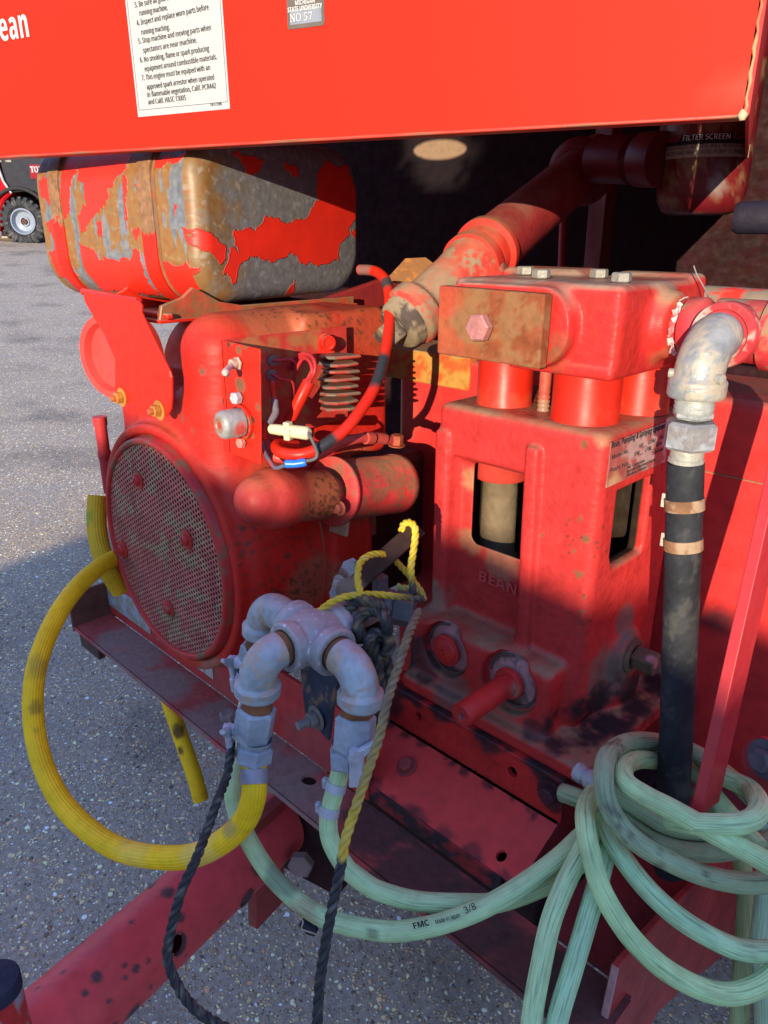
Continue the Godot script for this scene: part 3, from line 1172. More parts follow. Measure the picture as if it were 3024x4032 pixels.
func fuel_tank() -> void:
	var sw := 420
	var shh := 270
	var suv := func(p: Vector3) -> Vector2: return Vector2((p.x - TX0) / (TX1 - TX0), (TY1 - p.y) / (TY1 - TY0))
	var euv := func(p: Vector3) -> Vector2: return Vector2((TZ1 - p.z) / (TZ1 - TZ0), (TY1 - p.y) / (TY1 - TY0))
	var side := [
		[Vector3(-0.7412, 1.1130, 0.1280), Vector3(-0.7294, 1.1164, 0.1280), Vector3(-0.7171, 1.1186, 0.1280), Vector3(-0.7232, 1.0805, 0.1280), Vector3(-0.7310, 1.0884, 0.1280), Vector3(-0.7432, 1.0987, 0.1280)],
		[Vector3(-0.7383, 1.0571, 0.1280), Vector3(-0.7272, 1.0689, 0.1280), Vector3(-0.7186, 1.0677, 0.1280), Vector3(-0.7161, 1.0234, 0.1280), Vector3(-0.6958, 0.9937, 0.1280), Vector3(-0.7380, 0.9924, 0.1280), Vector3(-0.7418, 1.0248, 0.1280), Vector3(-0.7286, 1.0290, 0.1280), Vector3(-0.7284, 1.0451, 0.1280)],
		[Vector3(-0.6873, 1.1422, 0.1280), Vector3(-0.6514, 1.1430, 0.1280), Vector3(-0.6609, 1.1218, 0.1280), Vector3(-0.6756, 1.1103, 0.1280), Vector3(-0.6870, 1.0783, 0.1280), Vector3(-0.7045, 1.0581, 0.1280), Vector3(-0.7113, 1.0581, 0.1280)],
		[Vector3(-0.6514, 1.1430, 0.1280), Vector3(-0.5634, 1.1400, 0.1280), Vector3(-0.5776, 1.1171, 0.1280), Vector3(-0.6042, 1.0977, 0.1280), Vector3(-0.6214, 1.0773, 0.1280), Vector3(-0.6472, 1.0616, 0.1280), Vector3(-0.6687, 1.0480, 0.1280), Vector3(-0.6671, 1.0672, 0.1280), Vector3(-0.6497, 1.0831, 0.1280), Vector3(-0.6513, 1.1043, 0.1280), Vector3(-0.6630, 1.1125, 0.1280)],
		[Vector3(-0.5783, 1.1131, 0.1280), Vector3(-0.5683, 1.1093, 0.1280), Vector3(-0.5822, 1.0481, 0.1280), Vector3(-0.5809, 1.0819, 0.1280)],
		[Vector3(-0.6364, 1.0615, 0.1280), Vector3(-0.6242, 1.0641, 0.1280), Vector3(-0.6290, 1.0454, 0.1280), Vector3(-0.6360, 1.0508, 0.1280)],
		[Vector3(-0.5583, 1.1055, 0.1280), Vector3(-0.5507, 1.1072, 0.1280), Vector3(-0.5535, 1.0914, 0.1280)], [Vector3(-0.5680, 1.0518, 0.1280), Vector3(-0.5573, 1.0559, 0.1280), Vector3(-0.5600, 1.0403, 0.1280)],
		[Vector3(-0.6745, 1.0352, 0.1280), Vector3(-0.6492, 1.0315, 0.1280), Vector3(-0.6382, 1.0189, 0.1280), Vector3(-0.6158, 1.0182, 0.1280), Vector3(-0.5803, 1.0210, 0.1280), Vector3(-0.5676, 1.0350, 0.1280), Vector3(-0.5609, 1.0256, 0.1280), Vector3(-0.5627, 0.9758, 0.1280), Vector3(-0.6706, 0.9771, 0.1280), Vector3(-0.6730, 1.0172, 0.1280)],
		[Vector3(-0.5252, 1.1271, 0.1280), Vector3(-0.4716, 1.1339, 0.1280), Vector3(-0.4801, 1.1250, 0.1280), Vector3(-0.5027, 1.1237, 0.1280), Vector3(-0.5227, 1.1188, 0.1280)],
		[Vector3(-0.4657, 1.1349, 0.1280), Vector3(-0.4396, 1.1336, 0.1280), Vector3(-0.4609, 1.1219, 0.1280), Vector3(-0.4694, 1.1232, 0.1280)],
		[Vector3(-0.5327, 1.0958, 0.1280), Vector3(-0.5268, 1.0883, 0.1280), Vector3(-0.5340, 1.0735, 0.1280)], [Vector3(-0.4937, 1.0774, 0.1280), Vector3(-0.4899, 1.0773, 0.1280), Vector3(-0.4937, 1.0666, 0.1280)],
		[Vector3(-0.5419, 1.0404, 0.1280), Vector3(-0.5268, 1.0188, 0.1280), Vector3(-0.5003, 1.0100, 0.1280), Vector3(-0.4840, 1.0155, 0.1280), Vector3(-0.4556, 1.0009, 0.1280), Vector3(-0.4607, 0.9592, 0.1280), Vector3(-0.5458, 0.9766, 0.1280)],
		[Vector3(-0.4846, 1.0557, 0.1280), Vector3(-0.4569, 1.0507, 0.1280), Vector3(-0.4628, 1.0334, 0.1280), Vector3(-0.4806, 1.0408, 0.1280)]]
	var ends := [
		[Vector3(-0.4569, 1.0710, 0.0201), Vector3(-0.4569, 1.0618, -0.0186), Vector3(-0.4569, 1.0708, -0.0643), Vector3(-0.4569, 1.0914, -0.0903), Vector3(-0.4569, 1.1251, -0.0870), Vector3(-0.4569, 1.1364, -0.1077), Vector3(-0.4569, 1.1353, -0.1606), Vector3(-0.4569, 1.0977, -0.1892), Vector3(-0.4569, 1.0665, -0.1791), Vector3(-0.4569, 1.0355, -0.1407), Vector3(-0.4569, 1.0127, -0.1343), Vector3(-0.4569, 1.0076, -0.0963), Vector3(-0.4569, 1.0134, -0.0462), Vector3(-0.4569, 1.0254, -0.0280), Vector3(-0.4569, 1.0121, 0.0050), Vector3(-0.4569, 1.0212, 0.0346), Vector3(-0.4569, 1.0168, 0.0679), Vector3(-0.4569, 1.0352, 0.0740), Vector3(-0.4569, 1.0558, 0.0742), Vector3(-0.4569, 1.0533, 0.0523), Vector3(-0.4569, 1.0507, 0.0361)],
		[Vector3(-0.4569, 1.0546, 0.1296), Vector3(-0.4569, 1.0507, 0.1101), Vector3(-0.4569, 1.0406, 0.1001), Vector3(-0.4569, 1.0329, 0.0897), Vector3(-0.4569, 1.0149, 0.0939), Vector3(-0.4569, 1.0230, 0.1058), Vector3(-0.4569, 1.0384, 0.1259)],
		[Vector3(-0.4569, 1.0328, 0.0820), Vector3(-0.4569, 1.0219, 0.0634), Vector3(-0.4569, 0.9930, 0.0743), Vector3(-0.4569, 1.0045, 0.0927)],
		[Vector3(-0.4569, 1.1403, 0.0670), Vector3(-0.4569, 1.1298, 0.0083), Vector3(-0.4569, 1.1185, 0.0259), Vector3(-0.4569, 1.1150, 0.0424), Vector3(-0.4569, 1.1267, 0.0531)],
		[Vector3(-0.4569, 1.1318, -0.0220), Vector3(-0.4569, 1.1285, -0.0536), Vector3(-0.4569, 1.1185, -0.0483), Vector3(-0.4569, 1.1227, -0.0285)],
		[Vector3(-0.4569, 0.9704, -0.0241), Vector3(-0.4569, 0.9933, -0.0352), Vector3(-0.4569, 0.9740, -0.0417)], [Vector3(-0.4569, 1.0540, -0.1661), Vector3(-0.4569, 1.0509, -0.1835), Vector3(-0.4569, 1.0395, -0.1808)],
		[Vector3(-0.4569, 1.0601, 0.1609), Vector3(-0.4569, 1.0483, 0.1318), Vector3(-0.4569, 1.0386, 0.1413), Vector3(-0.4569, 1.0160, 0.1278), Vector3(-0.4569, 1.0057, 0.1218), Vector3(-0.4569, 0.9925, 0.1248), Vector3(-0.4569, 0.9831, 0.1709)]]
	var sp := []
	for a in side:
		var q := PackedVector2Array()
		for p in a:
			q.append(suv.call(p) * Vector2(sw, shh))
		sp.append(q)
	var ep := []
	for a in ends:
		var q := PackedVector2Array()
		for p in a:
			q.append(euv.call(p) * Vector2(450, 270))
		ep.append(q)
	var t := thing("fuel_tank", "grey metal fuel tank with red paint peeling off in ragged flakes", "fuel tank", Vector3(-0.7, TY0, -0.01))
	var xs := []
	var of := []
	for k in 5:
		xs.append(TX0 + 0.012 * (1.0 - cos(k * PI / 8)))
		of.append(-0.012 * (1.0 - sin(k * PI / 8)))
	for k in 40:
		xs.append(lerpf(TX0 + 0.02, TX1 - 0.0199, k / 39.0))
		of.append(0.0)
	obj("body", askew(loop_skin(xs, of, suv)), peel_mat("peeling_side", peel_tex(sw, shh, sp, true)), t)
	# the end cap with its rounded rim
	var m := MB.new()
	var c0 := Vector2((TZ0 + TZ1) * 0.5, (TY0 + TY1) * 0.5)
	var rx := []
	var ro := []
	for k in 7:
		rx.append(TX1 - 0.02 + 0.02 * sin(k * PI / 12))
		ro.append(-0.02 * (1.0 - cos(k * PI / 12)))
	var rings := []
	for k in 7:
		rings.append([rx[k], tank_loop(ro[k])])
	for f in [0.8, 0.6, 0.4, 0.2, 0.0005]:
		var q := tank_loop(-0.02)
		for k in q.size():
			q[k] = c0 + (q[k] - c0) * f
		rings.append([TX1 + 0.0035 * (1.0 - f * f) , q])
	var L: int = rings[0][1].size()
	for r in rings:
		for p in r[1]:
			var w := Vector3(r[0], p.y, p.x)
			m.add(w, Vector3.ZERO, euv.call(w))
	for k in rings.size() - 1:
		for q in L:
			var q2 := (q + 1) % L
			m.i.append_array([k * L + q, k * L + q2, (k + 1) * L + q2, k * L + q, (k + 1) * L + q2, (k + 1) * L + q])
	m.smooth()
	if m.n[L * 9].x < 0.0:
		m.i.reverse()
		m.smooth()
	obj("end_cap", askew(m), peel_mat("peeling_end", peel_tex(450, 270, ep, false)), t)
	# left end closes with a plain disc
	m = MB.new()
	m.prism(Transform3D(Basis(Vector3(0, 0, 1), Vector3(0, 1, 0), Vector3(-1, 0, 0)), Vector3(TX0 + 0.002, 0, 0)), tank_loop(-0.012), 0.002)
	obj("far_end", paint(askew(m), Color(0.3, 0.3, 0.3)), mat("dirty", 0.8), t)
	# seams
	m = loop_skin([Vector3(-0.5257, 1.0608, 0.1280).x, Vector3(-0.5249, 1.0608, 0.1280).x, Vector3(-0.5225, 1.0608, 0.1280).x, Vector3(-0.5218, 1.0608, 0.1280).x], [0.0003, 0.0014, 0.0014, 0.0003], suv)
	obj("seam", paint(askew(m), Color(0.3, 0.12, 0.06), {"wear": 0.3}), mat("dirty", 0.8), t)
	# straps
	for k in 2:
		var x0: float = [Vector3(-0.7203, 1.1063, 0.1280).x, Vector3(-0.5510, 1.1013, 0.1280).x][k]
		var x1: float = [Vector3(-0.6993, 1.1057, 0.1280).x, Vector3(-0.5272, 1.1006, 0.1280).x][k]
		var s := loop_skin([x0, x0 + 0.0004, x0 + 0.001, (x0 + x1) * 0.5, x1 - 0.001, x1 - 0.0004, x1], [0.0, 0.0022, 0.0026, 0.0026, 0.0026, 0.0022, 0.0], suv)
		s.refine(0.005)
		s.c.resize(s.v.size())
		for q in s.v.size():
			var p := s.v[q]
			var lim: float = [1.062, 1.048][k] + 0.012 * nz(p, 40.0) + 0.006 * nz(p, 150.0)
			var rc := Color(0.24, 0.125, 0.06) * (1.0 + 0.5 * nz(p, 120.0))
			s.c[q] = (rc if p.y > lim else RED * (1.0 + 0.1 * nz(p, 30.0)))
		tag(obj("tank_strap", askew(s), mat("paint", 0.42)), ["narrow steel strap round the tank's far left end, rusty brown above and red below", "steel strap round the tank next to its end, rusty brown above and red below"][k], "strap", "straps round the fuel tank")

	# saddle and bracket
	t = thing("tank_bracket", "bent red steel bracket with two rusty nuts holding the fuel tank", "bracket", Vector3(-0.4960, 0.8500, 0.2060))
	m = MB.new()
	var pts := PackedVector2Array()
	for p in [Vector3(-0.6071, 0.9785, 0.2060), Vector3(-0.5982, 0.9823, 0.2060), Vector3(-0.4693, 0.9790, 0.2060), Vector3(-0.4630, 0.9745, 0.2060), Vector3(-0.4650, 0.9665, 0.2060), Vector3(-0.4429, 0.9414, 0.2060), Vector3(-0.4129, 0.9086, 0.2060), Vector3(-0.4103, 0.9024, 0.2060), Vector3(-0.4151, 0.8778, 0.2060), Vector3(-0.4196, 0.8651, 0.2060), Vector3(-0.4281, 0.8574, 0.2060), Vector3(-0.4411, 0.8542, 0.2060), Vector3(-0.4622, 0.8539, 0.2060), Vector3(-0.5267, 0.8564, 0.2060), Vector3(-0.5496, 0.8604, 0.2060), Vector3(-0.5506, 0.8700, 0.2060), Vector3(-0.5402, 0.9078, 0.2060), Vector3(-0.5637, 0.9357, 0.2060), Vector3(-0.5871, 0.9530, 0.2060), Vector3(-0.6070, 0.9709, 0.2060)]:
		pts.append(Vector2(p.x, p.y))
	m.prism(Transform3D(Basis(), Vector3(0, 0, 0.203)), pts, 0.0034, 0.001)
	m.refine(0.006)
	for k in m.v.size():   # the plate leans back above its bend
		var over := maxf(0.0, m.v[k].y - 0.915)
		m.v[k].z -= over * 0.03
	m.smooth()
	obj("plate", paint(m, RED, {"vary": 0.08}), mat("paint", 0.42), t)
	var a := Vector3(-0.6385, 0.9794, 0.1900)
	var b := Vector3(-0.4962, 0.9760, 0.1900)
	m = MB.new()
	m.tube(PackedVector3Array([a, a.lerp(b, 0.5), b]), 0.0045, 14)
	m.refine(0.008)
	obj("upper_fold", paint(m, RED, {"dust": 0.15}), mat("paint", 0.42), t)
	m = MB.new()
	m.box(bx(Vector3(-0.615, 0.953, -0.12), Vector3(-0.462, 0.957, 0.185)), Vector3(0.153, 0.004, 0.305), 0.001, 0.012)
	m.box(bx(Vector3(-0.615, 0.957, 0.168), Vector3(-0.458, 0.964, 0.178)), Vector3(0.157, 0.007, 0.010), 0.003, 0.012)
	obj("shelf", paint(m, RED, {"dust": 0.9, "vary": 0.3}), mat("paint", 0.42), t)
	for k in 2:
		m = MB.new()
		var x: float = [-0.613, -0.47][k]
		var pl := PackedVector2Array([Vector2(0.183, 0.954), Vector2(0.178, 0.972), Vector2(0.15, 0.98), Vector2(0.136, 0.99), Vector2(0.126, 0.986), Vector2(0.1, 0.972), Vector2(0.07, 0.966), Vector2(-0.118, 0.966), Vector2(-0.118, 0.953)])
		m.prism(Transform3D(Basis(Vector3(0, 0, 1), Vector3(0, 1, 0), Vector3(-1, 0, 0)), Vector3(x + 0.003, 0, 0)), pl, 0.006, 0.001)
		m.refine(0.006)
		obj("saddle_flange", paint(m, [RED, Color(0.42, 0.07, 0.035)][k], {"dust": 0.5, "wear": [0.0, 0.22][k], "wcol": Color(0.24, 0.1, 0.04)}), mat("paint", 0.42), t)
	for p in [Vector3(-0.5330, 0.8624, 0.2068), Vector3(-0.4434, 0.8609, 0.2068)]:
		var n := bolt("nut", p, Vector3(0, 0, 1), 0.0125, 0.008, Color(0.42, 0.17, 0.035), t, 1.5)
		m = MB.new()
		m.lathe(ya(p + Vector3(0, 0, 0.008), Vector3(0, 0, 1)), [Vector2(0.0038, 0), Vector2(0.0038, 0.005), Vector2(0.003, 0.006), Vector2(0, 0.006)], 12)
		obj("stud", paint(m, Color(0.4, 0.1, 0.03)), mat("paint", 0.42), n)

# ---- engine -----------------------------------------------------------------
const EC := Vector3(-0.487, 0.671, 0.0)

func engine_d(p: Vector3) -> float:
	var d := scylz(p, EC + Vector3(0, 0, 0.10), 0.170, 0.082, 0.016)
	d = smin(d, scylz(p, EC + Vector3(0, 0, 0.11), 0.162, 0.087, 0.004), 0.004)
	d = smin(d, sbox(p, Vector3(-0.49, 0.78, 0.10), Vector3(0.112, 0.1, 0.082), 0.018), 0.012)
	d = smin(d, sbox(p, Vector3(-0.404, 0.83, 0.08), Vector3(0.046, 0.137, 0.107), 0.042), 0.018)
	var rear := sbox(p, Vector3(-0.41, 0.87, 0.0), Vector3(0.06, 0.093, 0.07), 0.012)
	d = smin(d, rear, 0.008)
	d = smin(d, scylz(p, Vector3(-0.53, 0.855, 0.02), 0.1, 0.09, 0.03), 0.01)
	# fairing from the drum to the starter
	d = smin(d, scap(p, Vector3(-0.41, 0.735, 0.12), Vector3(-0.345, 0.755, 0.13), 0.052, 0.042), 0.025)
	# second band on the drum and the seat of the screen
	d = minf(d, scylz(p, EC + Vector3(0, 0, 0.03), 0.1755, 0.032, 0.003))
	d = smax(d, -scylz(p, EC + Vector3(0, 0, 0.24), 0.149, 0.085, 0.003), 0.004)
	return d

func engine() -> void:
	var t := thing("engine", "red air cooled engine with large round perforated fan screen", "engine", Vector3(-0.487, 0.5, 0.1))
	var m := surf(engine_d, Vector3(-0.67, 0.48, -0.14), Vector3(-0.27, 1.0, 0.24), 0.0036)
	var sp := [[Vector3(-0.31, 0.64, 0.09), 0.05, Color(0.3, 0.1, 0.05), 0.75], [Vector3(-0.38, 0.96, 0.08), 0.07, Color(0.36, 0.12, 0.05), 0.7], [Vector3(-0.33, 0.96, -0.05), 0.08, Color(0.36, 0.09, 0.04), 0.6], [Vector3(-0.4, 0.52, 0.18), 0.05, Color(0.3, 0.2, 0.12), 0.6], [Vector3(-0.325, 0.75, 0.0), 0.06, Color(0.34, 0.12, 0.06), 0.7], [Vector3(-0.5920, 0.8926, 0.1900), 0.006, Color(0.2, 0.09, 0.05), 1.0], [Vector3(-0.3827, 0.9093, 0.1850), 0.006, Color(0.15, 0.07, 0.05), 1.0], [Vector3(-0.4340, 0.8494, 0.1900), 0.009, Color(0.22, 0.08, 0.05), 1.0], [Vector3(-0.3986, 0.8279, 0.1850), 0.005, Color(0.2, 0.08, 0.05), 1.0], [Vector3(-0.4057, 0.8410, 0.1900), 0.004, Color(0.2, 0.08, 0.05), 1.0]]
	obj("blower_housing", paint(m, Color(0.5, 0.022, 0.012), {"spots": sp, "dust": 0.35, "dcol": Color(0.36, 0.12, 0.05), "vary": 0.1, "zones": [[Vector3(-0.325, 0.7, 0.16), 0.075, 90.0, 0.46], [Vector3(-0.33, 0.62, 0.1), 0.06, 120.0, 0.42], [Vector3(-0.36, 0.95, 0.03), 0.1, 110.0, 0.5]]}), mat("pitted", 0.5), t)
	# screen: every hole is open
	m = MB.new()
	var R := 0.1415
	var pt := 0.0066
	var hr := 0.0023
	var z := 0.2005
	var cx := pt * 0.866
	for i in range(-26, 27):
		for j in range(-24, 25):
			var c := Vector2(i * cx, j * pt + (pt * 0.5 if i % 2 != 0 else 0.0))
			if c.length() > R - 0.001:
				continue
			var s := m.v.size()
			for k in 12:
				var an := TAU * k / 12.0
				var he := pt * 0.5 / cos(fposmod(an, PI / 3.0) - PI / 6.0)
				var d := Vector2.from_angle(an)
				var o := c + d * he
				var q := c + d * hr
				m.add(Vector3(EC.x + o.x, EC.y + o.y, z), Vector3(0, 0, 1))
				m.add(Vector3(EC.x + q.x, EC.y + q.y, z), Vector3(0, 0, 1))
				m.add(Vector3(EC.x + q.x, EC.y + q.y, z), Vector3(-d.x, -d.y, 0))
				m.add(Vector3(EC.x + q.x, EC.y + q.y, z - 0.0012), Vector3(-d.x, -d.y, 0))
			for k in 12:
				var a := s + k * 4
				var b := s + ((k + 1) % 12) * 4
				m.quad(a, a + 1, b + 1, b)
				m.quad(a + 2, a + 3, b + 3, b + 2)
	paint(m, Color(0.46, 0.13, 0.1), {"vary": 0.35, "wear": 0.1, "wcol": Color(0.38, 0.25, 0.14)})
	obj("fan_screen", m, mat("paint", 0.42), t)
	m = MB.new()
	m.lathe(ya(Vector3(EC.x, EC.y, 0.19), Vector3(0, 0, 1)), [Vector2(0.1375, 0.0), Vector2(0.1375, 0.0125), Vector2(0.1395, 0.0145), Vector2(0.1435, 0.0145), Vector2(0.1455, 0.012), Vector2(0.146, 0.004), Vector2(0.149, 0.002), Vector2(0.1505, -0.004)], 96, 0.5)
	obj("screen_rim", paint(m.refine(0.01), RED2, {"wear": 0.06}), mat("paint", 0.42), t)
	m = MB.new()
	m.lathe(ya(Vector3(EC.x, EC.y, 0.1665), Vector3(0, 0, 1)), [Vector2(0, 0), Vector2(0.148, 0)], 48)
	m.lathe(ya(Vector3(EC.x, EC.y, 0.1665), Vector3(0, 0, 1)), [Vector2(0.045, 0.0), Vector2(0.045, 0.022), Vector2(0, 0.022)], 32)
	for k in 24:
		m.box(Transform3D(Basis(Vector3(0, 0, 1), TAU * k / 24.0 + 0.3), Vector3(EC.x, EC.y, 0.18)) * Transform3D(Basis(), Vector3(0.095, 0, 0)), Vector3(0.07, 0.003, 0.016))
	obj("flywheel", paint(m, Color(0.035, 0.022, 0.016), {"vary": 0.4}), mat("dirty", 0.8), t)
	for p in [Vector3(-0.5295, 0.7561, 0.2015), Vector3(-0.5999, 0.6392, 0.2015), Vector3(-0.4222, 0.7066, 0.2015), Vector3(-0.4854, 0.5888, 0.2015)]:
		m = MB.new()
		m.lathe(ya(p, Vector3(0, 0, 1)), [Vector2(0.0105, 0), Vector2(0.0105, 0.0012), Vector2(0.0072, 0.0015), Vector2(0.007, 0.0035), Vector2(0.005, 0.0055), Vector2(0, 0.0062)], 18)
		m.box(Transform3D(Basis(Vector3(0, 0, 1), p.x * 40.0), p + Vector3(0, 0, 0.006)), Vector3(0.009, 0.0016, 0.0016))
		m.lathe(ya(p - Vector3(0, 0, 0.0003), Vector3(0, 0, 1)), [Vector2(0.0125, 0), Vector2(0.0125, 0.0008), Vector2(0.0105, 0.001)], 18)
		obj("screen_screw", paint(m, RED2, {"wear": 0.1}), mat("paint", 0.42), t)
	# seam bead over the dome and round the drum
	m = MB.new()
	var arc := []
	for k in 24:
		var an := -0.9 + 2.1 * k / 23.0
		arc.append(Vector3(EC.x + 0.1693 * cos(an), EC.y + 0.1693 * sin(an), 0.075))
	m.tube(spline(arc, 0.006), 0.0016, 8)
	obj("seam_bead", paint(m, Color(0.42, 0.05, 0.03), {"wear": 0.1}), mat("paint", 0.42), t)
	# round cover on the far side and fuel fittings
	m = MB.new()
	m.lathe(ya(Vector3(-0.7417, 0.8786, 0.1041), Vector3(0.25, 0, 1)), [Vector2(0.0, -0.03), Vector2(0.062, -0.03), Vector2(0.064, 0.01), Vector2(0.06, 0.022), Vector2(0.05, 0.022), Vector2(0.046, 0.012), Vector2(0, 0.012)], 40, 0.5)
	obj("round_cover", paint(m.refine(0.012), Color(0.6, 0.06, 0.05)), mat("paint", 0.42), t)
	var f0 := Vector3(-0.7013, 0.8030, 0.1646)
	tag(obj("pipe_fitting", paint(MB.new().tube(PackedVector3Array([f0, f0 + Vector3(0, -0.012, 0), f0 + Vector3(0, -0.013, 0), f0 + Vector3(0, -0.05, 0), f0 + Vector3(0, -0.051, 0), f0 + Vector3(0, -0.062, 0), f0 + Vector3(0, -0.063, 0), f0 + Vector3(0, -0.115, 0)]), PackedFloat32Array([0.010, 0.010, 0.0085, 0.0085, 0.0095, 0.0095, 0.0085, 0.0085]), 16).refine(0.012), Color(0.5, 0.04, 0.04)), mat("paint", 0.42)), "red upright pipe fitting at the left edge of the engine above a yellow hose", "pipe fitting")

	# starter
	t = thing("starter_motor", "red rust speckled starter motor with a rounded nose right of the fan screen", "starter motor", Vector3(-0.2866, 0.7708, 0.0997))
	var s0 := Vector3(-0.2941, 0.7845, 0.1830)
	var s1 := Vector3(-0.3049, 0.7635, 0.0841)
	var s2 := Vector3(-0.3104, 0.7616, 0.0679)
	var s3 := Vector3(-0.3171, 0.7418, -0.0584)
	var dz := (s3 - s0).normalized()
	m = surf(func(p: Vector3) -> float: return smin(scap(p, s0, s0 + dz * 0.02, 0.0265, 0.029), sbar(p, s0 + dz * 0.01, s1, 0.029, 0.004), 0.02), s0 - Vector3.ONE * 0.05 - Vector3(0.03, 0.03, 0.1), s0 + Vector3.ONE * 0.045 + Vector3(0.02, 0, 0), 0.003)
	obj("nose", paint(m, Color(0.5, 0.045, 0.035), {"spots": [[s1 + Vector3(0.02, 0, 0.02), 0.055, Color(0.3, 0.1, 0.045), 0.85], [Vector3(-0.2910, 0.7784, 0.1454), 0.022, Color(0.06, 0.035, 0.025), 0.7]], "dust": 0.5, "dcol": Color(0.36, 0.13, 0.06), "zones": [[s1 + Vector3(0.02, 0, 0.01), 0.05, 130.0, 0.3]]}), mat("pitted", 0.5), t)
	m = MB.new()
	var ax := ya(s2, dz)
	m.lathe(ax, [Vector2(0.02, -0.022), Vector2(0.02, 0), Vector2(0.041, 0.0), Vector2(0.042, 0.001), Vector2(0.042, 0.004), Vector2(0.038, 0.0045), Vector2(0.038, 0.112), Vector2(0.0395, 0.1135), Vector2(0.0395, 0.124), Vector2(0.0365, 0.127), Vector2(0, 0.128)], 40, 0.5)
	m.refine(0.006)
	obj("motor_body", paint(m, Color(0.5, 0.04, 0.04), {"dust": 0.55, "dcol": Color(0.34, 0.2, 0.11), "wear": 0.14, "wcol": Color(0.25, 0.08, 0.05), "spots": [[s2, 0.03, Color(0.28, 0.12, 0.05), 0.6]]}), mat("pitted", 0.5), t)
	m = MB.new()
	m.box(Transform3D(ax.basis, s2 + ax.basis * Vector3(0.0, 0.002, 0) + Vector3(0.012, -0.036, 0.0)), Vector3(0.03, 0.005, 0.03), 0.003, 0.01)
	obj("flange_ear", paint(m, Color(0.36, 0.2, 0.11)), mat("dirty", 0.8), t)
	bolt("flange_bolt", Vector3(-0.2769, 0.7535, 0.0841), -dz, 0.011, 0.007, Color(0.4, 0.1, 0.06), t)
	m = MB.new()
	var pa := Vector3(-0.3342, 0.6904, 0.0693)
	m.box(Transform3D(za(pa, Vector3(1, 0, 0)).basis, Vector3(-0.3324, 0.6925, 0.0362)), Vector3(0.12, 0.035, 0.012), 0.003, 0.01)
	obj("mounting_plate", paint(m, Color(0.3, 0.03, 0.03), {"wear": 0.1}), mat("paint", 0.42), t)
	for p in [Vector3(-0.3325, 0.6961, 0.0721), Vector3(-0.3267, 0.6974, 0.0052)]:
		bolt("mounting_bolt", p, Vector3(1, 0, 0.1), 0.014, 0.009, Color(0.35, 0.03, 0.03), t)
	# engine block below and behind, one dark colour
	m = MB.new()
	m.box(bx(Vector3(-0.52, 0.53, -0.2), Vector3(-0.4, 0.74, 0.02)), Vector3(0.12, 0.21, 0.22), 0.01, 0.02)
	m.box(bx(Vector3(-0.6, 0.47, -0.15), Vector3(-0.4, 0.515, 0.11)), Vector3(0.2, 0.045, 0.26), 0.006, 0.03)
	tag(obj("engine_block", paint(m, Color(0.06, 0.025, 0.022), {"vary": 0.3}), mat("dirty", 0.8)), "dark engine base under the starter and drum", "engine block")

